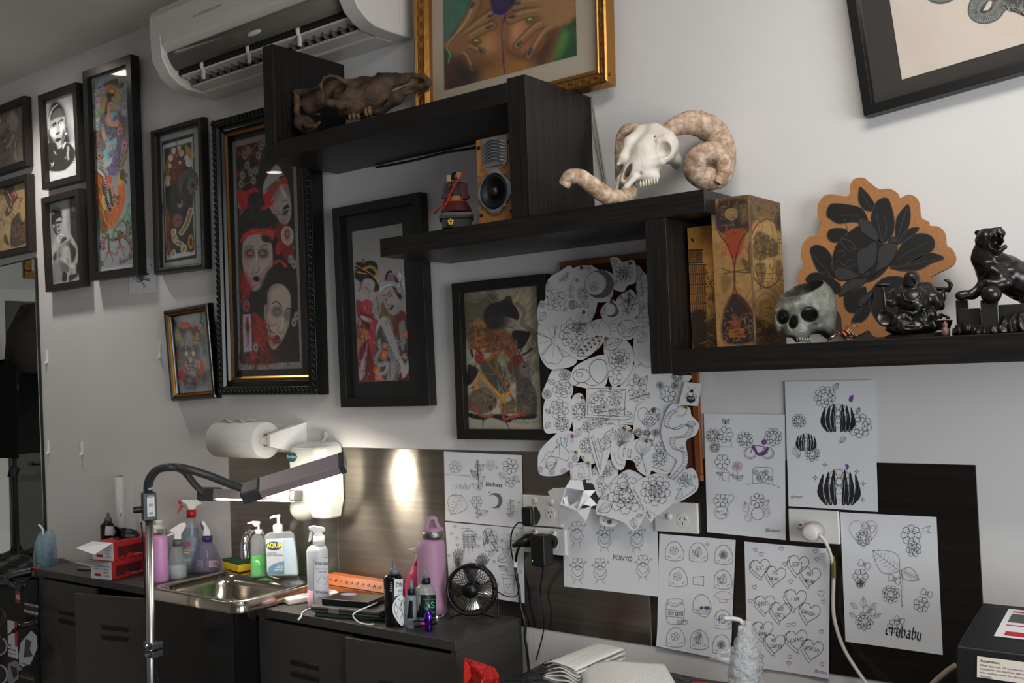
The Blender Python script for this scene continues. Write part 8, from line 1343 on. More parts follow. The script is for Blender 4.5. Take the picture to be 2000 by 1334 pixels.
# sink ledge
t=T('sponge','yellow sponge with green scourer on the back edge of the sink','sponge',G(462,1112,.8365)+np.array([0,.012,0]),math.radians(-12));MB().box((-.065,-.035,0),(.065,.03,.026)).build('sponge_body',M('sponge_yellow','#d8b21c',.9,bump=(220,.8,.004)),t,bev=.004);MB().box((-.065,-.035,.026),(.065,.03,.034)).build('scourer',M('scourer_green','#1d4a30',.95,bump=(300,.8,.003)),t,bev=.002)
V=Vw('tap','chrome swan neck tap over the sink','tap',517,1118,.05,.8365);P=[V(x,y,t2) for x,y,t2 in ((517,1118,0),(517,1070,0),(513,1047,.01),(503,1037,.02),(490,1038,.04),(480,1050,.06),(477,1068,.07),(478,1088,.07))];mb=MB();mb.smooth=True;mb.tube(spl(P,6),.0125,14);mb.build('spout',m_chrome,V.t);mb=MB();mb.tube([P[-1]+np.array([0,0,.022]),P[-1]-np.array([0,0,.004])],.0145,14);mb.build('aerator',m_chrome,V.t);lat('base',V,[(10,V.by),(9,1110),(7.5,1108)],m_chrome)
V=Vw('soap_bottle','pump bottle of bright green soap under the tap arch','bottle',505,1126,.10,.8365);lat('body',V,[(15,V.by),(15.5,1122),(14,1075),(13,1050),(7,1043)],m_clear,sy=.7);lat('liquid',V,[(14,V.by-1),(14.5,1120),(13.5,1084)],m_tgreen,sy=.68);lat('collar',V,[(7,1043),(7,1034)],m_white);lat('pump_stem',V,[(2.5,1034),(2.5,1024)],m_white);slab('pump_head',V,[(482,1021),(494,1017),(508,1018),(509,1022),(501,1029),(497,1029),(492,1023),(483,1024)],-.008,.008,m_white,None,.003)
V=Vw('hand_sanitiser_bottle','large clear AQIUM hand sanitiser pump bottle at the sink back corner','bottle',551,1130,.09,.8365);k=V.mpp;V.t.location.z+=.003
def qb(name,L,dp,mat,bev=.006):return slab(name,V,L,-dp,dp,mat,None,bev)
qb('body',[(522,1128),(584,1127),(584,1118),(576,1044),(566,1038),(525,1041),(515,1049),(518,1080)],.034,m_clear,.008);qb('gel',[(524,1126),(582,1125),(579,1080),(574,1052),(520,1054),(522,1090)],.029,m_tblu,.006);lat('collar',V,[(9.5,1041),(9.5,1027),(6,1024)],m_white,cx=543);lat('pump_stem',V,[(3,1026),(3,1014)],m_white,cx=544);slab('pump_head',V,[(526,1013),(533,1008),(547,1006),(548,1010),(546,1017),(541,1017),(540,1012),(527,1016)],-.007,.007,m_white,None,.002)
fw=lambda n,L,m,t0:slab(n,V,L,t0,t0+.0006,m);fw('label',[(522,1120),(555,1122),(553,1054),(519,1056)],m_lblg,.0345);fw('blue_field',[(523,1120),(525,1110),(535,1103),(555,1097),(555,1122)],M('label_blue','#4f6d86',.5),.0352);slab('logo_oval',V,[(535+15.5*math.cos(a),1068+8.5*math.sin(a)) for a in np.linspace(0,5.98,20)],.0352,.0358,M('logo_navy','#20304a',.4));words(V,[('AQIUM',521,1073,550,1062,True)],M('logo_yellow','#e2cf1c',.5),t0=.0364);words(V,[('ANTIBACTERIAL',522,1084,541,1081,False),('HAND SANITISER',522,1088,552,1084.5,False)],m_txt,t0=.0357);words(V,[('KILLS',542,1108,553,1105.5,False),('99.99% OF',538,1112,553,1109.5,False),('GERMS FAST',536,1116,553,1113.5,False)],m_lbl,t0=.0364)
# wall: towel, soap dispenser
t=T('paper_towel_holder','white paper towel roll on a wall bracket above the splashback','paper towel',(-2.88,0,1.30));mb=MB();mb.smooth=True
mb.rings([[(x,-.115+r*math.cos(a),r*1.0*math.sin(a)) for a in [2*math.pi*j/32 for j in range(32)]] for x,r in ((-.13,.058),(-.128,.062),(.125,.062),(.127,.058),(.127,.022),(.06,.021))],cap=True);mb.build('roll',M('paper_towel','#dcd9d3',.9,bump=(240,.4,.003)),t);mb=MB();mb.tube([(.05,-.115,0),(.16,-.115,0)],.016,16);mb.build('spindle',m_white,t);mb=MB();mb.smooth=True;mb.grid(lambda u,v:(-.11+.2*u,-.115+.064*math.cos(1.6+.3*v)+.004*math.sin(20*u),.064*math.sin(1.6+.3*v)+.016*v*abs(math.sin(9*u))),24,3);mb.build('torn_edge',M('paper_towel','#dcd9d3',.9),t,solid=.0005)
mb=MB();mb.rings([[(.155,-.135,-.02),(.155,-.135,.02),(.155,-.1,.03),(.155,0,.055),(.155,0,-.055),(.155,-.1,-.03)],[(.172,-.135,-.02),(.172,-.135,.02),(.172,-.1,.03),(.20,0,.055),(.20,0,-.055),(.172,-.1,-.03)]]);mb.build('bracket',m_white,t,bev=.002);MB().box((-.16,-.008,-.05),(.2,0,.05)).build('wall_plate',m_white,t,bev=.002)
t=T('soap_dispenser','white wall soap dispenser with a teal oval badge on the splashback','soap dispenser',(-2.585,-.0032,1.04));w=.085;m_disp=M('dispenser_white','#d8d8cf',.25)
def dsec(z,w_,d0,d1):return [(sx*w_ if abs(sx)<2 else 0,-d,z) for sx,d in ((-1,d0),(-1,d1*.7),(-.7,d1),(.7,d1),(1,d1*.7),(1,d0))]
mb=MB();mb.smooth=False;mb.rings([dsec(0,w*.8,.0,.07),dsec(.02,w*.86,.0,.085),dsec(.06,w,.0,.10),dsec(.2,w,0,.11),dsec(.235,w*.95,0,.10),dsec(.25,w*.75,0,.06)]);mb.build('housing',m_disp,t,bev=.008,segs=3)
mb=MB();mb.smooth=True;mb.ball((-.032,-.075,.035),(.05,.045,.045),18,12);mb.build('push_lever',M('dispenser_grey','#9a9d94',.25),t);mb=MB();mb.rings([[(-.045+r*.026*math.cos(a),-.108-d,.205+r*.016*math.sin(a)) for a in [2*math.pi*j/20 for j in range(20)]] for r,d in ((1,0),(1,.002),(.9,.0025))]);bd=mb.build('badge',M('badge_teal','#1d5a66',.3),t);mb=MB();put_text(mb,'Bradley',lambda u,v:(u,-.1108,v),-.067,.199,-.023,.212);mb.build('badge_lettering',m_lbl,bd)
t=T('clear_hook','small clear adhesive hook above the soap dispenser','hook',(-2.585,-.0006,1.30));mb=MB();mb.smooth=True;mb.ball((0,-.004,.01),(.012,.004,.014),12,8);mb.build('pad',m_offwhite,t);mb=MB();mb.smooth=True;mb.tube(spl([(0,-.006,.0),(0,-.014,-.012),(0,-.02,-.006)]),.004,8);mb.build('hook',m_offwhite,t)
# the lamp on its pole
p0=W(291.5,1016,.5);p1=W(290,1334,.5);t=T('led_floor_lamp','two headed gooseneck LED lamp on a silver pole in front of the sink','lamp',(p0[0],-.5,0));O=np.array([p0[0],-.5,0]);A=lambda x,y,d:W(x,y,d)-O
mb=MB();mb.smooth=True;mb.tube([(p1[0]-p0[0],0,.02),(0,0,p0[2])],.0125,16);mb.build('pole',m_alu,t);MB().lathe([(.15,0),(.15,.012),(.03,.022)],32).build('base',m_black,t)
m_lamp=M('lamp_grey','#3a3b3e',.4);a,b=A(280,961,.5),A(305,1017,.5);cx=0.;RB=Matrix.Rotation(math.radians(64),4,'Z');XB=lambda a_,b_:(lambda q:(setattr(q,'X',RB),q.box(a_,b_))[1])(MB());bx=XB((-.021,-.022,b[2]),(.021,.022,a[2])).build('control_box',m_lamp,t,bev=.004,segs=3);XB((-.008,-.0235,b[2]+.012),(.0145,-.022,a[2]-.012)).build('button_pad',m_lbl,bx,bev=.001)
for i in range(4):z=b[2]+.03+i*.026;XB((-.003,-.0243,z-.012),(.0095,-.0234,z-.003)).build('button',m_lblg,bx)
mb=MB();mb.X=RB;mb.tube([(-.02,0,b[2]+.035),(-.046,0,b[2]+.035)],.010,12);mb.build('clamp_knob',m_black,bx)
for i,y in enumerate((1258,1274)):q=A(291,y,.5);mb=MB();mb.box((-.022,-.02,q[2]-.009),(.026,.02,q[2]+.009));mb.box((-.045 if i==0 else -.03,-.008,q[2]-.004),(-.02,.008,q[2]+.006));mb.build('cable_clip',m_lamp,t,bev=.002);mb=MB();mb.tube([(0,-.024,q[2]),(0,-.018,q[2])],.006,12);mb.build('clip_screw',m_chrome,t)
mb=MB();mb.smooth=True;mb.tube(spl([A(276,1020,.49),A(280,1060,.49),A(282,1120,.49),A(287,1200,.488),A(300,1290,.48),A(312,1340,.47)]),.003,6);mb.build('lamp_cable',m_black,t)
def neck(pts,r=.0115):mb=MB();mb.smooth=True;mb.tube(spl([A(*p) for p in pts],8),r,12);mb.build('gooseneck',m_lamp,t)
neck([(288,964,.5),(290,940,.5),(303,921,.495),(325,913,.49),(360,915,.47),(410,930,.41),(450,946,.37),(482,957,.34)],.0125);neck([(291,964,.5),(294,938,.51),(310,918,.515),(335,912,.51),(360,922,.42),(382,948,.36),(398,963,.32)],.0105)
m_led=M('led_strip','#ffffff',.5,emit=('#fff3df',16));m_head=M('lamp_head_metal','#8d8286',.42,.15)
def lamphead(ax,bx_,tiltv,endc,w=.034,h=.022):
    a,b=A(*ax),A(*bx_);e=(b-a);Ln=np.linalg.norm(e);e /= Ln;dn=np.array(tiltv,float);dn -= e*(dn@e);dn /= np.linalg.norm(dn);sd=np.cross(e,dn);F=lambda u,s_,v:a+e*u+sd*s_+dn*v
    def bar(name,u0,u1,s0,s1,v0,v1,mat,par,bev=.003):mb=MB();mb.rings([[F(u,s0,v0),F(u,s1,v0),F(u,s1,v1),F(u,s0,v1)] for u in (u0,u1)]);return mb.build(name,mat,par,bev=bev)
    hd=bar('lamp_head',.03,Ln-.012,-w,w,-h,h*.4,m_head,t);bar('end_cap',Ln-.012,Ln+.006,-w*1.02,w*1.02,-h*1.05,h*.5,m_lamp,hd);bar('joint',-.03,.034,-w*.9,w*.9,-h*1.25,h*.8,m_lamp,hd,.008);bar('led_strip',.04,Ln-.02,-w*.8,w*.8,h*.4,h*.62,m_led,hd,.001)
    l=bpy.data.lights.new('led_light','AREA');l.shape='RECTANGLE';l.size=Ln*.85;l.size_y=.05;l.energy=endc;l.color=(1,.93,.82);o=bpy.data.objects.new('led_light',l);COL.objects.link(o);o.parent=t;m=Matrix.Identity(4);X=Vector(e);Z=-Vector(dn);Y=Z.cross(X)
    for i in range(3):m[i][0]=X[i];m[i][1]=Y[i];m[i][2]=Z[i];m[i][3]=F(Ln*.5,0,h*.7)[i]
    o.matrix_local=m;return F,hd,sd
lamphead((492,962,.33),(672,906,.155),(0,.8,-.8),1.6);F,hd,sd=lamphead((408,968,.30),(580,972,.165),(.1,-.1,-1),.7)
# cabinet right of the sink: what stands on it
V=Vw('disinfectant_spray','white and pink trigger bottle of disinfectant at the sink side of the right cabinet','bottle',623,1186,.20,.7955);lat('body',V,[(20,V.by),(21,1182),(20.5,1075),(17,1067),(11,1064)],M('hazy_plastic','#bcc0c5',.35),sy=.8);lat('pink_fill',V,[(20.4,V.by),(21.3,1182),(21,1150)],M('pink_liquid','#dcaec4',.3),sy=.8);lat('collar',V,[(12,1065),(12,1046)],m_white);slab('spray_head',V,[(613,1047),(612,1040),(604,1036),(602,1029),(612,1026),(634,1030),(636,1038),(629,1040),(633,1047)],-.012,.012,m_white,None,.004);slab('spray_lever',V,[(605,1037),(611,1041),(607,1057),(602,1059)],-.006,.006,m_white,None,.002)
m_vb=M('label_navy_print','#4a5a78',.5);wrapface('label',V,611,1178,641,1090,m_lbl,21.4,sy=.82);mb=MB();k=V.mpp;sf=lambda u,v:V(u,v,.0012+math.sqrt(max(21.6**2-(u-623)**2,0))*k*.82)
for L in ([(613,1179),(612,1096),(616,1091),(641,1088)],[(614,1150),(642,1150)],[(614,1176),(640,1177)],[(616,1100),(633,1093),(643,1100),(633,1108),(616,1100)],[(620,1138),(628,1122),(634,1130),(640,1126)],[(622,1140),(636,1142),(640,1132)]):mb.tube([sf(*q) for q in L],.0005,4)
mb.build('label_lines',m_vb,V.t);mb=MB()
for s,x0,y0,x1,y1 in (('Viraclean',614,1104,642,1096),('Whiteley',616,1161,641,1153),('Disinfectant Hospital',617,1113,640,1110),('Grade Cleaner',622,1118,638,1115),('Surface Spray',622,1170,638,1167)):put_text(mb,s,lambda u,v:sf(u,-v),x0,-max(y0,y1),x1,-min(y0,y1),s[0] in 'VW')
mb.build('lettering',m_vb,V.t)
t=T('remote_control','white remote control with grey buttons beside the sink rim','remote control',(-2.512,-.15,.7955),math.radians(68));MB().box((-.085,-.024,0),(.085,.024,.02)).build('case',m_offwhite,t,bev=.006,segs=3)
for i in range(5):
    for j in range(3):MB().box((-.03+i*.021,-.016+j*.013,.02),(-.018+i*.021,-.008+j*.013,.0225)).build('button',M('button_green_grey','#8fa89c',.4) if (i+j) % 2 else m_lblg,t)
a=np.array([-2.405,-.045,.7955]);t=T('incense_box','carved orange wooden incense box with pierced lid against the splashback','box',a,math.radians(-2));m_inc=M('orange_wood','#a85a22',.35,noise=((20,90,90),'#8d4517'));L,D=.31,.034
mb=MB();mb.box((-.13,-D,0),(L-.13,D,.034));mb.build('base',m_inc,t,bev=.002);mb=MB();mb.rings([[(x,-D*1.04,.035),(x,D*1.04,.035),(x,D*.45,.066),(x,-D*.45,.066)] for x in (-.13,L-.13)]);ld=mb.build('lid',m_inc,t,bev=.003);mb=MB()
for i in range(11):
    x=-.105+i*.026
    for dx,dv in ((0,.004),(0,-.004),(.005,0),(-.005,0)) if i % 2 else ((0,.003),(.004,-.002),(-.004,-.002)):u=.5+dv*22;y=-D*(1.04*(1-u)+.45*u);z=.035+.031*u;mb.ball((x+dx,y-.0006,z),(.0022,.0012,.0022),6,4)
mb.build('pierced_holes',m_blackm,ld)
t=T('notebook','dark green edged notebook under the tablet','notebook',(-2.235,-.19,.7955),math.radians(14));MB().box((-.12,-.075,0),(.12,.075,.012)).build('cover',M('notebook_dark','#15181a',.5),t,bev=.002);MB().box((-.117,-.0755,.002),(.1205,.072,.010)).build('pages',M('green_edge','#22402a',.7),t)
t=T('tablet_case','grey tablet in a folio case with a pen loop, on the notebook','tablet',(-2.245,-.185,.8078),math.radians(10));MB().box((-.125,-.088,0),(.125,.088,.018)).build('folio',M('folio_grey','#4d4d50',.5),t,bev=.004);MB().box((-.122,-.0885,.007),(.1255,.084,.011)).build('screen_edge',m_black,t);MB().box((-.055,-.0905,.002),(-.02,-.086,.016)).build('pen_loop',M('elastic_grey','#6b6b6e',.7),t)
t=T('power_bank','black power bank with a lilac sticker lying on the tablet case','power bank',(-2.255,-.205,.8262),math.radians(12));MB().box((-.085,-.05,0),(.085,.05,.019)).build('case',M('power_bank_black','#121112',.3),t,bev=.004);MB().lathe([(.028,.0192),(.028,.0196)],20,(-.035,.02,0),sy=.6).build('sticker',M('lilac_sticker','#9a80b0',.5),t)
t=T('paper_slip','pale lilac paper leaflet on the tablet behind the power bank','paper',(-2.19,-.125,.8264),math.radians(10));MB().box((-.07,-.02,0),(.06,.03,.0012)).build('sheet',M('lilac_paper','#b9b3c0',.7),t)
def cable3(name,label,pts,r,mat):mb=MB();mb.smooth=True;mb.tube(spl(pts,8),r,8);return tag(mb.build(name,mat),label,'cable')
cable3('charging_cable','white charging cable curling across the cabinet top toward the sink',[G(588,1205,.798),G(592,1195,.7975),G(608,1188,.7975),G(640,1182,.7975),G(665,1178,.7975)],.0021,m_white);mb=MB();mb.tube([G(588,1205,.798),G(583,1210,.798)],.0032,8);mb.build('cable_plug',m_white,bpy.data.objects['charging_cable'])
cable3('looped_cable','white cable drooping in loops in front of the tablet stack',[G(660,1190,.80),G(664,1196,.7975),G(690,1199,.798)],.002,m_white);cable3('power_bank_cable','white cable looping from the power bank down to the cabinet top',[(-2.165,-.20,.836),(-2.15,-.235,.838),(-2.17,-.29,.822),(-2.16,-.285,.80),(-2.12,-.292,.7985),(-2.10,-.28,.7985)],.0021,m_white)
t=T('stylus_pen','black pen with a silver tip lying before the tablet stack','pen',G(640,1196,.8005));a,b=G(616,1198,.8005)-np.array(t.location),G(662,1191,.8005)-np.array(t.location);mb=MB();mb.smooth=True;mb.tube([a,b],.0045,10);mb.build('barrel',m_blackg,t);mb=MB();mb.tube([a,a+(a-b)*.1],[.003,.001],8);mb.build('tip',m_chrome,t)
V=Vw('ink_bottle','tall black ink bottle with grey twist cap and a paper flash sticker','bottle',770.5,1222,.25,.7955);lat('body',V,[(18,V.by),(18.5,1220),(18.5,1128),(15,1122),(9,1121)],m_blackg);lat('cap',V,[(9.5,1121),(9.5,1111),(5,1110),(4.5,1106),(2.5,1095),(1.2,1093)],M('grey_cap_light','#6d6f74',.4));wrapface('label',V,770,1164,787,1131,m_lbl,18.8);words(V,[('DYN',774,1146,786,1138,True)],m_txt,19.2);words(V,[('tattoo ink',777,1155,786,1152,False)],m_txt,19.1);words(V,[('BLACK INK',754,1139+4*i,766,1137+4*i,False) for i in range(5)],m_lbl,18.9)
slab('sticker',V,[(778,1164),(787,1163),(790,1180),(789,1215),(784,1222),(775,1212),(767,1196),(768,1178)],.033,.0336,m_paper,None,0,4);mb=MB()
for L in ([(777,1170),(784,1176),(780,1188),(786,1196),(781,1210)],[(772,1180),(778,1190),(774,1200)],[(787,1172),(783,1185),(788,1205)],[(774,1174),(770,1190),(777,1208)]):mb.tube([V(*q,.0338) for q in spl(L,4)],.0006,4)
mb.build('sticker_drawing',m_ink,V.t)
V=Vw('small_ink_bottle','small grey ink bottle with black collar, between two taller bottles','bottle',803.5,1226,.245,.7955);lat('body',V,[(11,V.by),(11.5,1222),(11.5,1166),(8,1161)],M('grey_ink_plastic','#7c858d',.25));lat('collar',V,[(8,1161),(8,1150)],m_black);lat('nozzle',V,[(5,1150),(4,1142),(1.5,1131)],M('nozzle_grey','#7a8086',.3));wrapface('label',V,795,1208,807,1173,M('label_foil','#26262a',.15,.6),11.7)
V=Vw('stencil_bottle','clear shouldered bottle with a black and green label, before the pink flask','bottle',832,1210,.20,.7955);lat('body',V,[(20,V.by),(20.5,1206),(20.5,1160),(17,1146),(10,1140)],M('hazy_clear','#a7aba8',.25,trans=.3));lat('collar',V,[(9,1140),(9,1129)],m_black);lat('nozzle',V,[(5,1129),(4,1122),(1.5,1112)],M('nozzle_grey','#7a8086',.3));wrapface('label',V,813,1206,851,1162,M('label_black','#141415',.4),20.8);m_grn=M('print_green','#2fae86',.5);words(V,[('S',841,1188,849,1175,True),('STENCIL',836,1198,850,1194,False),('FORMULA',826,1172,850,1169.5,False)],m_grn,21.2);lf=MB()
for i in range(7):a=2.2+i*.42;lf.add([V(838,1187,.0345),V(838+8*math.cos(a)-1.5,1182-8*math.sin(a),.0345),V(838+13*math.cos(a),1182-13*math.sin(a),.034),V(838+8*math.cos(a)+1.5,1184-8*math.sin(a),.0345)],[(0,1,2,3)])
lf.build('leaf_logo',m_grn,V.t)
t=T('rotary_tattoo_machine','metallic purple tattoo machine standing at the front of the right cabinet','tattoo machine',(0,0,0));t.location=G(838,1232,.7957);V=Vw('x','x','x',838,1232,.245,.7957);bpy.data.objects.remove(V.t);V.t=t;t.rotation_euler=(0,0,math.atan2(V.r[1],V.r[0]));m_mp=M('anodised_purple','#6a36c0',.18,1);m_mg=M('anodised_magenta','#c02fae',.15,1)
lat('grip',V,[(6,1232),(8.5,1228),(6.5,1222),(8.5,1214),(9,1204),(7,1196),(4,1192),(2.5,1190)],m_mp,sx=.95);lat('needle_tube',V,[(2,1192),(2,1178)],m_alu)
for a,b,r,m,n in (((808,1219),(822,1217),7.5,m_black,'motor_cap'),((818,1218),(834,1217),5.5,m_mg,'motor_body'),((840,1216),(852,1212),6.5,m_black,'cam_cap'),((838,1218),(846,1216),5,m_mg,'drive_arm')):mb=MB();mb.smooth=False;mb.tube([V(*a,-.004),V(*b,-.004)],r*V.mpp,16);mb.build(n,m,t)
V=Vw('water_flask','pink insulated water flask with loop lid on the right cabinet','bottle',846,1207,.115,.7955);m_flk=M('pink_powder_coat','#a9829b',.5,bump=(500,.15,.001));lat('body',V,[(27.5,1196),(28,1180),(28,1068),(26,1057),(20,1051)],m_flk,n=32);lat('steel_foot',V,[(26,V.by),(27.5,1204),(27.5,1194)],m_chrome,n=32);lat('steel_band',V,[(20.5,1052),(21,1046),(21,1037),(20,1036)],M('knurled_steel','#8a8684',.3,1,bump=(300,.6,.002)),n=32);lat('lid',V,[(20.5,1037),(20.5,1032),(12,1029)],m_flk);mb=MB();mb.smooth=True;mb.tube(spl([V(833,1032,0),V(836,1020,0),V(840,1013,0),V(849,1013,0),V(852,1022,0),V(857,1032,0)],6),.0105,10,flat=.7);mb.build('carry_loop',m_flk,V.t)
V=Vw('pink_spray_bottle','bright pink ribbed spray bottle half hidden behind the pink flask','bottle',815,1185,.05,.7955);lat('body',V,[(23,V.by),(24,1178),(22,1140),(15,1120),(7,1105)],m_tpink,rib=(14,.03),n=42);lat('liquid',V,[(21,V.by),(22,1178),(20,1145)],M('pink_cleaner','#8d3050',.2),n=30);lat('collar',V,[(6,1105),(5,1091)],M('pink_collar','#c0206a',.3));slab('spray_head',V,[(812,1092),(812,1080),(796,1076),(796,1072),(806,1072),(818,1064),(819,1068),(817,1092)],-.006,.006,m_white,None,.002)
# desk fan
V=Vw('desk_fan','small black wire desk fan on the right cabinet','fan',925,1206,.085,.7955);c=V(922,1151,0);k=V.mpp;R=47*k;FX=Matrix.Translation(tuple(c)) @ Matrix.Rotation(math.radians(-6),4,'X') @ Matrix.Rotation(math.radians(-12),4,'Z');m_fan=M('fan_black','#0e0e0f',.35)
def torus(mb,r,y,tr,n=48):mb.tube([(r*math.cos(a),y,r*math.sin(a)) for a in [2*math.pi*j/n for j in range(n+1)]],tr,8)
mb=MB();mb.X=FX;mb.smooth=True
for y in (-.016,-.005,.006):torus(mb,R,y,.0048)
mb.build('ring',m_fan,V.t);gr=None
for nm,y0,y1 in (('front_guard',-.018,-.028),('rear_guard',.012,.03)):
    mb=MB();mb.X=FX;mb.smooth=True
    for j in range(40):a=2*math.pi*j/40;s_=.28 if nm[0]=='f' else -.28;mb.tube([(R*q*math.cos(a+s_*(1-q)*2),y0+(y1-y0)*(1-q**2),R*q*math.sin(a+s_*(1-q)*2)) for q in (1,.8,.55,.25)],.0009,5)
    g=mb.build(nm,m_fan,V.t);hb=MB();hb.X=FX;hb.smooth=True;hb.tube([(0,y1-.002,0),(0,y1+.004,0)],R*.31,24);hb.build('guard_badge',m_fan,g)
mb=MB();mb.X=FX;mb.smooth=True
for j in range(4):
    a=j*math.pi/2;mb.grid(lambda u,v:((.012+R*.78*u)*math.cos(a+.9*(v-.5)),-.004+.02*(v-.5)+.004*u,(.012+R*.78*u)*math.sin(a+.9*(v-.5))),6,6)
mb.build('blades',M('fan_blade_metal','#a8a39c',.2,.9),V.t,solid=.0008);mb=MB();mb.X=FX;mb.tube([(0,-.006,0),(0,.03,0)],R*.26,20);mb.build('motor',m_fan,V.t)
mb=MB();mb.smooth=True;mb.tube(spl([V(969,1150,0),V(972,1170,0),V(973,1205,.01),V(970,1206,.0)],5)+[V(945,1200,-.02),V(900,1200,-.02)]+spl([V(884,1204,0),V(879,1208,.01),V(877,1195,.0),V(877,1150,0)],5),.0024,8);mb.build('stand',m_fan,V.t)
for x,y in ((931,1104),(888,1167),(958,1171)):mb=MB();mb.smooth=True;mb.ball(V(x,y,.02),.0028,8,6);mb.build('guard_screw',m_chrome,V.t)
cord('fan_cable','thin black cable from the fan up to the tagged cords',[(971,1155,.085),(985,1163,.05),(1003,1166,.03),(1012,1155,.018),(1011,1120,.016)],.0018,m_black,'cable')
# ---------------------------------------------------------------- on the bench
def tissue(label,pts,z,n,seed):
    t=T('paper_towel_stack',label,'paper towels',(*pts[0][:2],z),0,'folded paper towels on the bench');rg=np.random.RandomState(seed);Q=[np.array([p[0]-pts[0][0],p[1]-pts[0][1],0]) for p in pts];m=M('ribbed_tissue','#dedbd5',.9,bump=((260,4,4),.6,.003))
    for i in range(n):
        j=rg.uniform(-.008,.008,2);mb=MB();mb.smooth=True;mb.grid(lambda u,v:tuple(Q[0]*(1-u)*(1-v)+Q[1]*u*(1-v)+Q[2]*u*v+Q[3]*(1-u)*v+np.array([j[0],j[1],.004+i*.006+.02*u*v*(i/n)+.016*math.sin(3.1*u)*(i/n)+.003*math.sin(7*u+i)])),12,12);mb.build('folded_sheet',m,t,solid=.002)
zb=.719;tissue('heap of folded white paper towels on the wrapped bench, behind the nearer heap',[G(1068,1336,zb),G(1130,1352,zb),G(1225,1322,zb),G(1163,1298,zb)],zb,8,1);tissue('nearer heap of ribbed white paper towels cut by the bottom photo edge',[G(1150,1385,zb),G(1335,1392,zb),G(1303,1345,zb),G(1137,1338,zb)],zb,7,2)
V=Vw('red_plastic_bag','crumpled red plastic bag at the bottom, in front of the right cabinet','bag',940,1400,.34,.72);mb=MB();mb.smooth=False;P=[(905,1284,.0),(925,1290,.02),(950,1298,.02),(966,1304,.0),(975,1320,.0),(975,1342,.0),(940,1346,.04),(910,1344,.0)];c0=V(940,1318,.05);c1=V(944,1322,-.03);L=[V(*q) for q in P];mb.add(L+[c0,c1],[(i,(i+1) % 8,8) for i in range(8)]+[((i+1) % 8,i,9) for i in range(8)]);mb.build('bag',M('red_film','#b3201c',.12,bump=(45,.9,.02)),V.t);slab('fold',V,[(908,1288),(926,1316),(905,1344),(906,1300)],.012,.018,M('red_film_bright','#c02a22',.12),None,.001)
V=Vw('red_wrapped_tool','small red wrapped bundle at the bottom edge beside the wrapped bottle','tool',1368,1345,.14,.7185);mb=MB();mb.smooth=True;mb.tube(spl([(-.034,0,.008),(-.01,.004,.017),(.014,-.004,.018),(.034,.0,.008)],5),[.004]+[.009]*14+[.004],10);mb.build('bundle',m_red,V.t)
V=Vw('wrapped_squeeze_bottle','squeeze bottle wrapped in crinkled cling film with a bent white spout','bottle',1457,1375,.159,.722);mb=MB();mb.smooth=True;k=V.mpp;rg=np.random.RandomState(6);rs=[]
m_film=M('crinkled_film','#dfe2e4',.08,alpha=.5,spec=1.,bump=(75,1.,.02));PR=[(33,1385),(34,1340),(33,1310),(29,1280),(22,1250),(13,1228),(10,1218),(5,1212)]
for r,y in spl([np.array(q) for q in PR],4):
    cz=V(1457+(y-1300)*-.02,y,0);rs.append([(cz[0]+r*k*math.cos(a)*(1+q),cz[1]+r*k*math.sin(a)*(1+q),cz[2]) for a,q in [(2*math.pi*j/28,rg.uniform(-.09,.09)) for j in range(28)]])
mb.rings(rs);mb.build('cling_film',m_film,V.t);lat('bottle',V,[(26,1385),(27,1320),(24,1285),(12,1252),(9,1236),(8,1222)],M('frosted_bottle','#dfe3e5',.3,alpha=.8));mb=MB();mb.smooth=True;mb.tube(spl([V(1453,1228,0),V(1448,1214,0),V(1436,1209,0),V(1414,1208,0)],6),.0052,10);mb.build('spout',M('spout_white','#d3d3d0',.3),V.t)
mb=MB();mb.grid(lambda u,v:tuple(V(1432-50*v+10*u,1262+26*v+40*u*(1-v),.01+.004*math.sin(9*u))),6,4);mb.build('loose_film',m_film,V.t)
# thermal copier
a=W(1868,1261,.42);t=T('thermal_copier','black stencil copier machine with an attention label at the bottom right','machine',(a[0],-.42,.719));h=a[2]-.719;m_mc=M('copier_black','#141416',.45,bump=(300,.1,.001));Wd=.42
mb=MB();mb.rings([[(x,0,h),(x,.2,h+.035),(x,.27,h),(x,.27,0),(x,-.012,0),(x,-.012,h-.045)] for x in (0,Wd)]);mb.build('housing',m_mc,t,bev=.004);slope=lambda u,v:(u,v,h+v*.175+.0012)
mb=MB();mb.quad(slope(.05,.055),slope(.33,.055),slope(.33,.18),slope(.05,.18));mb.build('instruction_sheet',m_lbl,t,solid=.0005);mb=MB();s2=lambda u,v:tuple(np.array(slope(u,v))+[0,0,.0006]);mb.quad(s2(.065,.062),s2(.3,.062),s2(.3,.08),s2(.065,.08));mb.quad(s2(.06,.105),s2(.32,.105),s2(.32,.109),s2(.06,.109));mb.quad(s2(.06,.165),s2(.3,.165),s2(.3,.17),s2(.06,.17));mb.build('red_bands',m_txtr,t);mb=MB();mb.quad(s2(.06,.12),s2(.12,.12),s2(.12,.158),s2(.06,.158));mb.build('sheet_picture',M('photo_green_grey','#4a5550',.5),t)
ff=lambda u,v:(u,-.0135-.012*(v<h-.045),v);fl2=lambda u,v:(u,-.0008-(h-v)/.045*.012-.0006,v)
z0,z1=h-.05,h-.012;mb=MB();mb.rings([[(x,-.0012-(h-z)/.045*.012,z),(x,-.0026-(h-z)/.045*.012,z)] for x,z in ((.035,z0+.004),(.035,z1),(.125,z1),(.125,z0+.004))],cap=False,closed=True);mb.quad(*[(x,-.0026-(h-z)/.045*.012,z) for x,z in ((.035,z0+.004),(.125,z0+.004),(.125,z1),(.035,z1))]);lb=mb.build('attention_label',M('label_cream','#cfc4ba',.5),t);mb=MB();ft=lambda u,v:(u,-.0032-(h-v)/.045*.012,v)
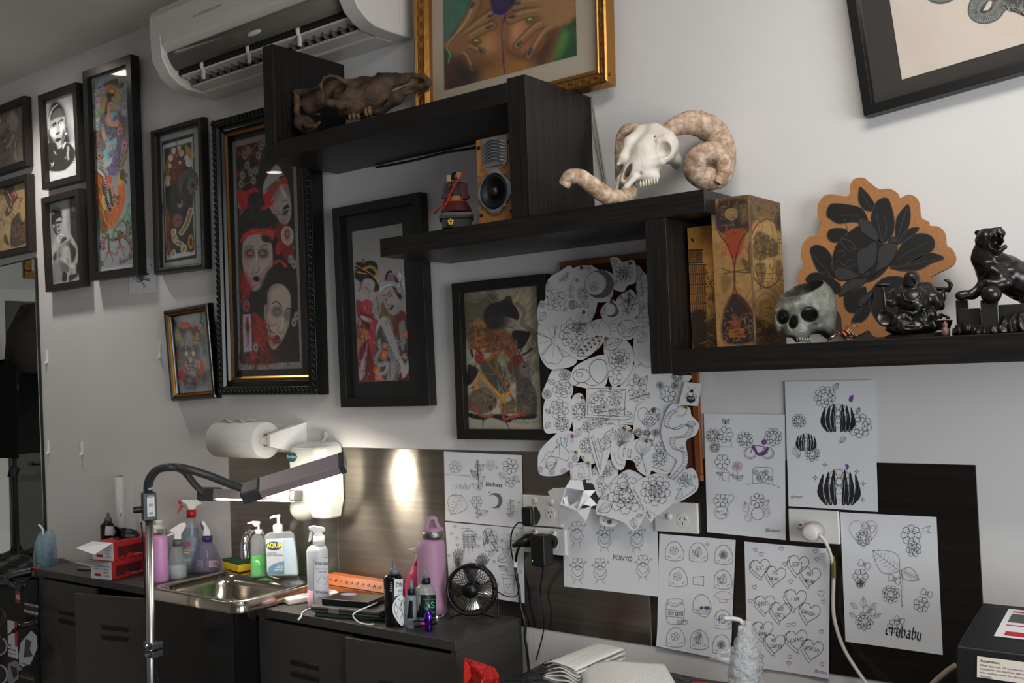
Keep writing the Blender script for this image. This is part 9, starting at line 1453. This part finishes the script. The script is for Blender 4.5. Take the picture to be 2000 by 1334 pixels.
for i,(s,x0,x1,b) in enumerate((('Attention:',.04,.072,True),('After approx. 10 consecutive',.04,.112,False),('exposures the machine will switch',.04,.121,False),('into cooling mode for approx. 15',.04,.118,False),('minutes.',.04,.06,False))):put_text(mb,s,ft,x0,z1-.0085-i*.0058-(i>0)*.0016,x1,z1-.0045-i*.0058-(i>0)*.0016,b)
mb.build('label_lettering',m_txt,lb);dz=h-.11;mb=MB();mb.smooth=False;mb.rings([[(.085+r*math.cos(q),-.0122-d,dz+r*math.sin(q)) for q in [2*math.pi*j/32 for j in range(32)]] for r,d in ((.05,0),(.05,.001),(.0499,.0012))]);dl=mb.build('red_dial_plate',m_red,t);mb=MB();mb.tube([(.085,-.013,dz),(.085,-.03,dz)],.028,24);mb.build('dial_knob',m_black,t,bev=.002);mb=MB()
for i in range(9):q=.2+i*.34;mb.box((.085+.041*math.cos(q)-.0025,-.0142,dz+.041*math.sin(q)-.0025),(.085+.041*math.cos(q)+.0025,-.0133,dz+.041*math.sin(q)+.0025))
mb.build('dial_marks',m_txt,dl);t=T('instruction_paper','curled white paper lying on the black copier machine','paper',(a[0]+.17,-.25,.7135+h+.034));mb=MB();mb.smooth=True;mb.grid(lambda u,v:(-.06+.24*u,-.06+.13*v-.03*u,.008-.0+.02*math.sin(3.1*v)*(1-u)+.01*v),10,8);mb.build('sheet',m_paper,t,solid=.0006)
cord('copier_cable','old beige cable running behind the black copier',[(1868,1300,.3),(1850,1312,.3),(1825,1334,.3),(1800,1360,.3)],.006,M('beige_cable','#8a7a66',.6),'cable')
# ---------------------------------------------------------------- stickered trolley at the left
t=T('stickered_trolley','black drawer trolley covered in stickers with plastic wrapped top, bottom left','trolley',(-4.3,-.34,0));X0,X1,H=-.42,.325,.752;MB().box((X0,0,.05),(X1,.30,H)).build('body',m_blackm,t,bev=.004);MB().grid(lambda u,v:(X0-.01+(X1-X0+.02)*u,-.02+.33*v,H+.006+.004*math.sin(31*u+14*v)+.004*math.sin(19*v-7*u)-.03*max(0,.12-v)/.12),50,24).build('plastic_wrap',m_wrap,t,solid=.003)
for z in (.6,.42,.24):mb=MB();mb.tube([(-.2,-.02,z),(.13,-.02,z)],.011,10);mb.build('drawer_handle',m_alu,t)
st_=lambda x,y:(lambda q:(q[0]+4.3,-.0,q[2]))(W(x,y,.342))
def sticker(x0,y0,x1,y1,col,lines,tc='#d8d8d8',h=0,shape=None):
    a,b=st_(x0,y0),st_(x1,y1);n=len(shape) if shape else 4;P=[st_(*q) for q in shape] if shape else [a,(b[0],0,a[2]),b,(a[0],0,b[2])];mb=MB();mb.add([(p[0],-.0012-h,p[2]) for p in P]+[(p[0],0,p[2]) for p in P],[tuple(range(n))]+[(i,n+i,n+(i+1) % n,(i+1) % n) for i in range(n)]);s=mb.build('sticker',M('sticker'+col,col,.45),t);mb=MB();ok=0
    for w_,u0,v0,u1,v1 in lines:ok=1;A_,B_=st_(u0,v0),st_(u1,v1);put_text(mb,w_,lambda u,v:(u,-.0018-h,v),A_[0],B_[2],B_[0],A_[2],True)
    if ok:mb.build('lettering',M('sticker_text'+tc,tc,.5),s)
sticker(46,1178,74,1206,'#141416',[('PROTECTED',48,1177,75,1187),('WAVERLEY',47,1190,75,1202)]);sticker(29,1152,39,1179,'#8c2024',[('VANS',31,1160,38,1172)]);sticker(14,1211,34,1287,'#b9b9bb',[('NAT',15,1256,23,1264),('MICHAEL',15,1265,32,1273),('BAKER',15,1273,32,1280)],'#222226');sticker(28,1213,34,1264,'#a01c22',[],h=.0004);sticker(15,1280,33,1287,'#b9b9ba',[('TATTOO',15,1280,32,1287)],'#a01c22',h=.0002);sticker(37,1240,72,1303,'#a9aaae',[('SCREEN PRINTING',41,1296,66,1301)],'#26262a',shape=[(60,1232),(70,1242),(72,1265),(62,1290),(58,1298),(38,1304),(36,1280),(40,1255)]);sticker(48,1250,60,1284,'#3a3a3e',[],h=.0004,shape=[(50,1248),(60,1252),(58,1268),(64,1282),(46,1284),(48,1266)]);sticker(36,1310,68,1336,'#1a1712',[('FULL MOON',38,1318,66,1330)],'#b08a30');sticker(14,1290,40,1340,'#77777c',[],shape=[(15,1296),(30,1290),(42,1302),(36,1325),(20,1340),(14,1330)]);sticker(20,1300,34,1325,'#251a1c',[],h=.0004,shape=[(20,1300),(32,1304),(34,1318),(26,1326)])
for y,c,rr_ in ((1205,'#5d2428',17),(1262,'#9a9a9e',19),(1318,'#a5a5a8',20)):sticker(-10,y-18,12,y+18,c,[],shape=[(-5+rr_*math.cos(q),y+rr_*1.05*math.sin(q)) for q in np.linspace(0,5.9,18)]);sticker(-10,y-18,12,y+18,'#18181a',[],h=.0004,shape=[(-5+rr_*.86*math.cos(q),y+rr_*.9*math.sin(q)) for q in np.linspace(0,5.9,18)])
V=Vw('machine_cord_plug','black connector hanging from a cord in front of the stickered trolley','connector',55,1222,.38,None);mb=MB();mb.smooth=True;mb.tube(spl([V(-20,1250,0),V(8,1244,0),V(22,1236,0),V(40,1224,0),V(60,1219,0),V(74,1215,0)],5),[.003]*11+[.008]*4+[.014]*8+[.016]*3,10);mb.build('connector_body',m_blackg,V.t)
V=Vw('tattoo_grip','black tattoo machine grip with a red tie lying on the wrapped trolley','grip',38,1128,.31,.8);mb=MB();mb.smooth=True;P=[V(14,1128,0),V(25,1124,0),V(50,1118,0),V(62,1116,0)];mb.tube(spl(P,6),[.012]+[.018]*17+[.012],14);mb.build('handle',m_black,V.t);mb=MB();mb.smooth=True;rg=np.random.RandomState(9);mb.tube([V(60+2*i+rg.uniform(-2,2),1114+rg.uniform(-6,6),rg.uniform(-.01,.015)) for i in range(9)],.0055,6);mb.build('red_tie',m_red,V.t)
V=Vw('bagged_wash_bottle','wash bottle in a blue plastic bag with bent white spout, left of the glove boxes','bottle',87,1112,.15,.79);lat('bottle',V,[(16,V.by),(16,1062),(10,1054),(6,1050),(6,1044)],m_tgrey);lat('liquid',V,[(15,V.by),(15,1078)],M('dark_green_soap','#0f1a1c',.2));mb=MB();mb.smooth=True;mb.tube(spl([V(84,1046,0),V(84,1036,0),V(80,1029,0),V(75,1025,0)],5),.0045,8);mb.build('spout',m_white,V.t);mb=MB();mb.smooth=True;rs=[]
for r,y,dx in ((20,1112,2),(19,1080,1),(17,1058,2),(13,1046,4),(8,1040,6)):cz=V(87+dx,y,0);rs.append([(cz[0]+r*V.mpp*(1+.16*math.sin(5*q))*math.cos(q),cz[1]+r*V.mpp*(1+.1*math.sin(4*q+1))*math.sin(q),cz[2]+(.012*math.sin(3*q) if y<1050 else 0)) for q in [2*math.pi*j/30 for j in range(30)]])
mb.rings(rs,cap=False);mb.build('blue_bag',M('blue_bag_film','#8fb2c4',.15,alpha=.5,bump=(60,.7,.01)),V.t);words(V,[('GREEN',80,1092,92,1087,True),('SOAP',80,1099,92,1094,True)],m_grn,15.4)
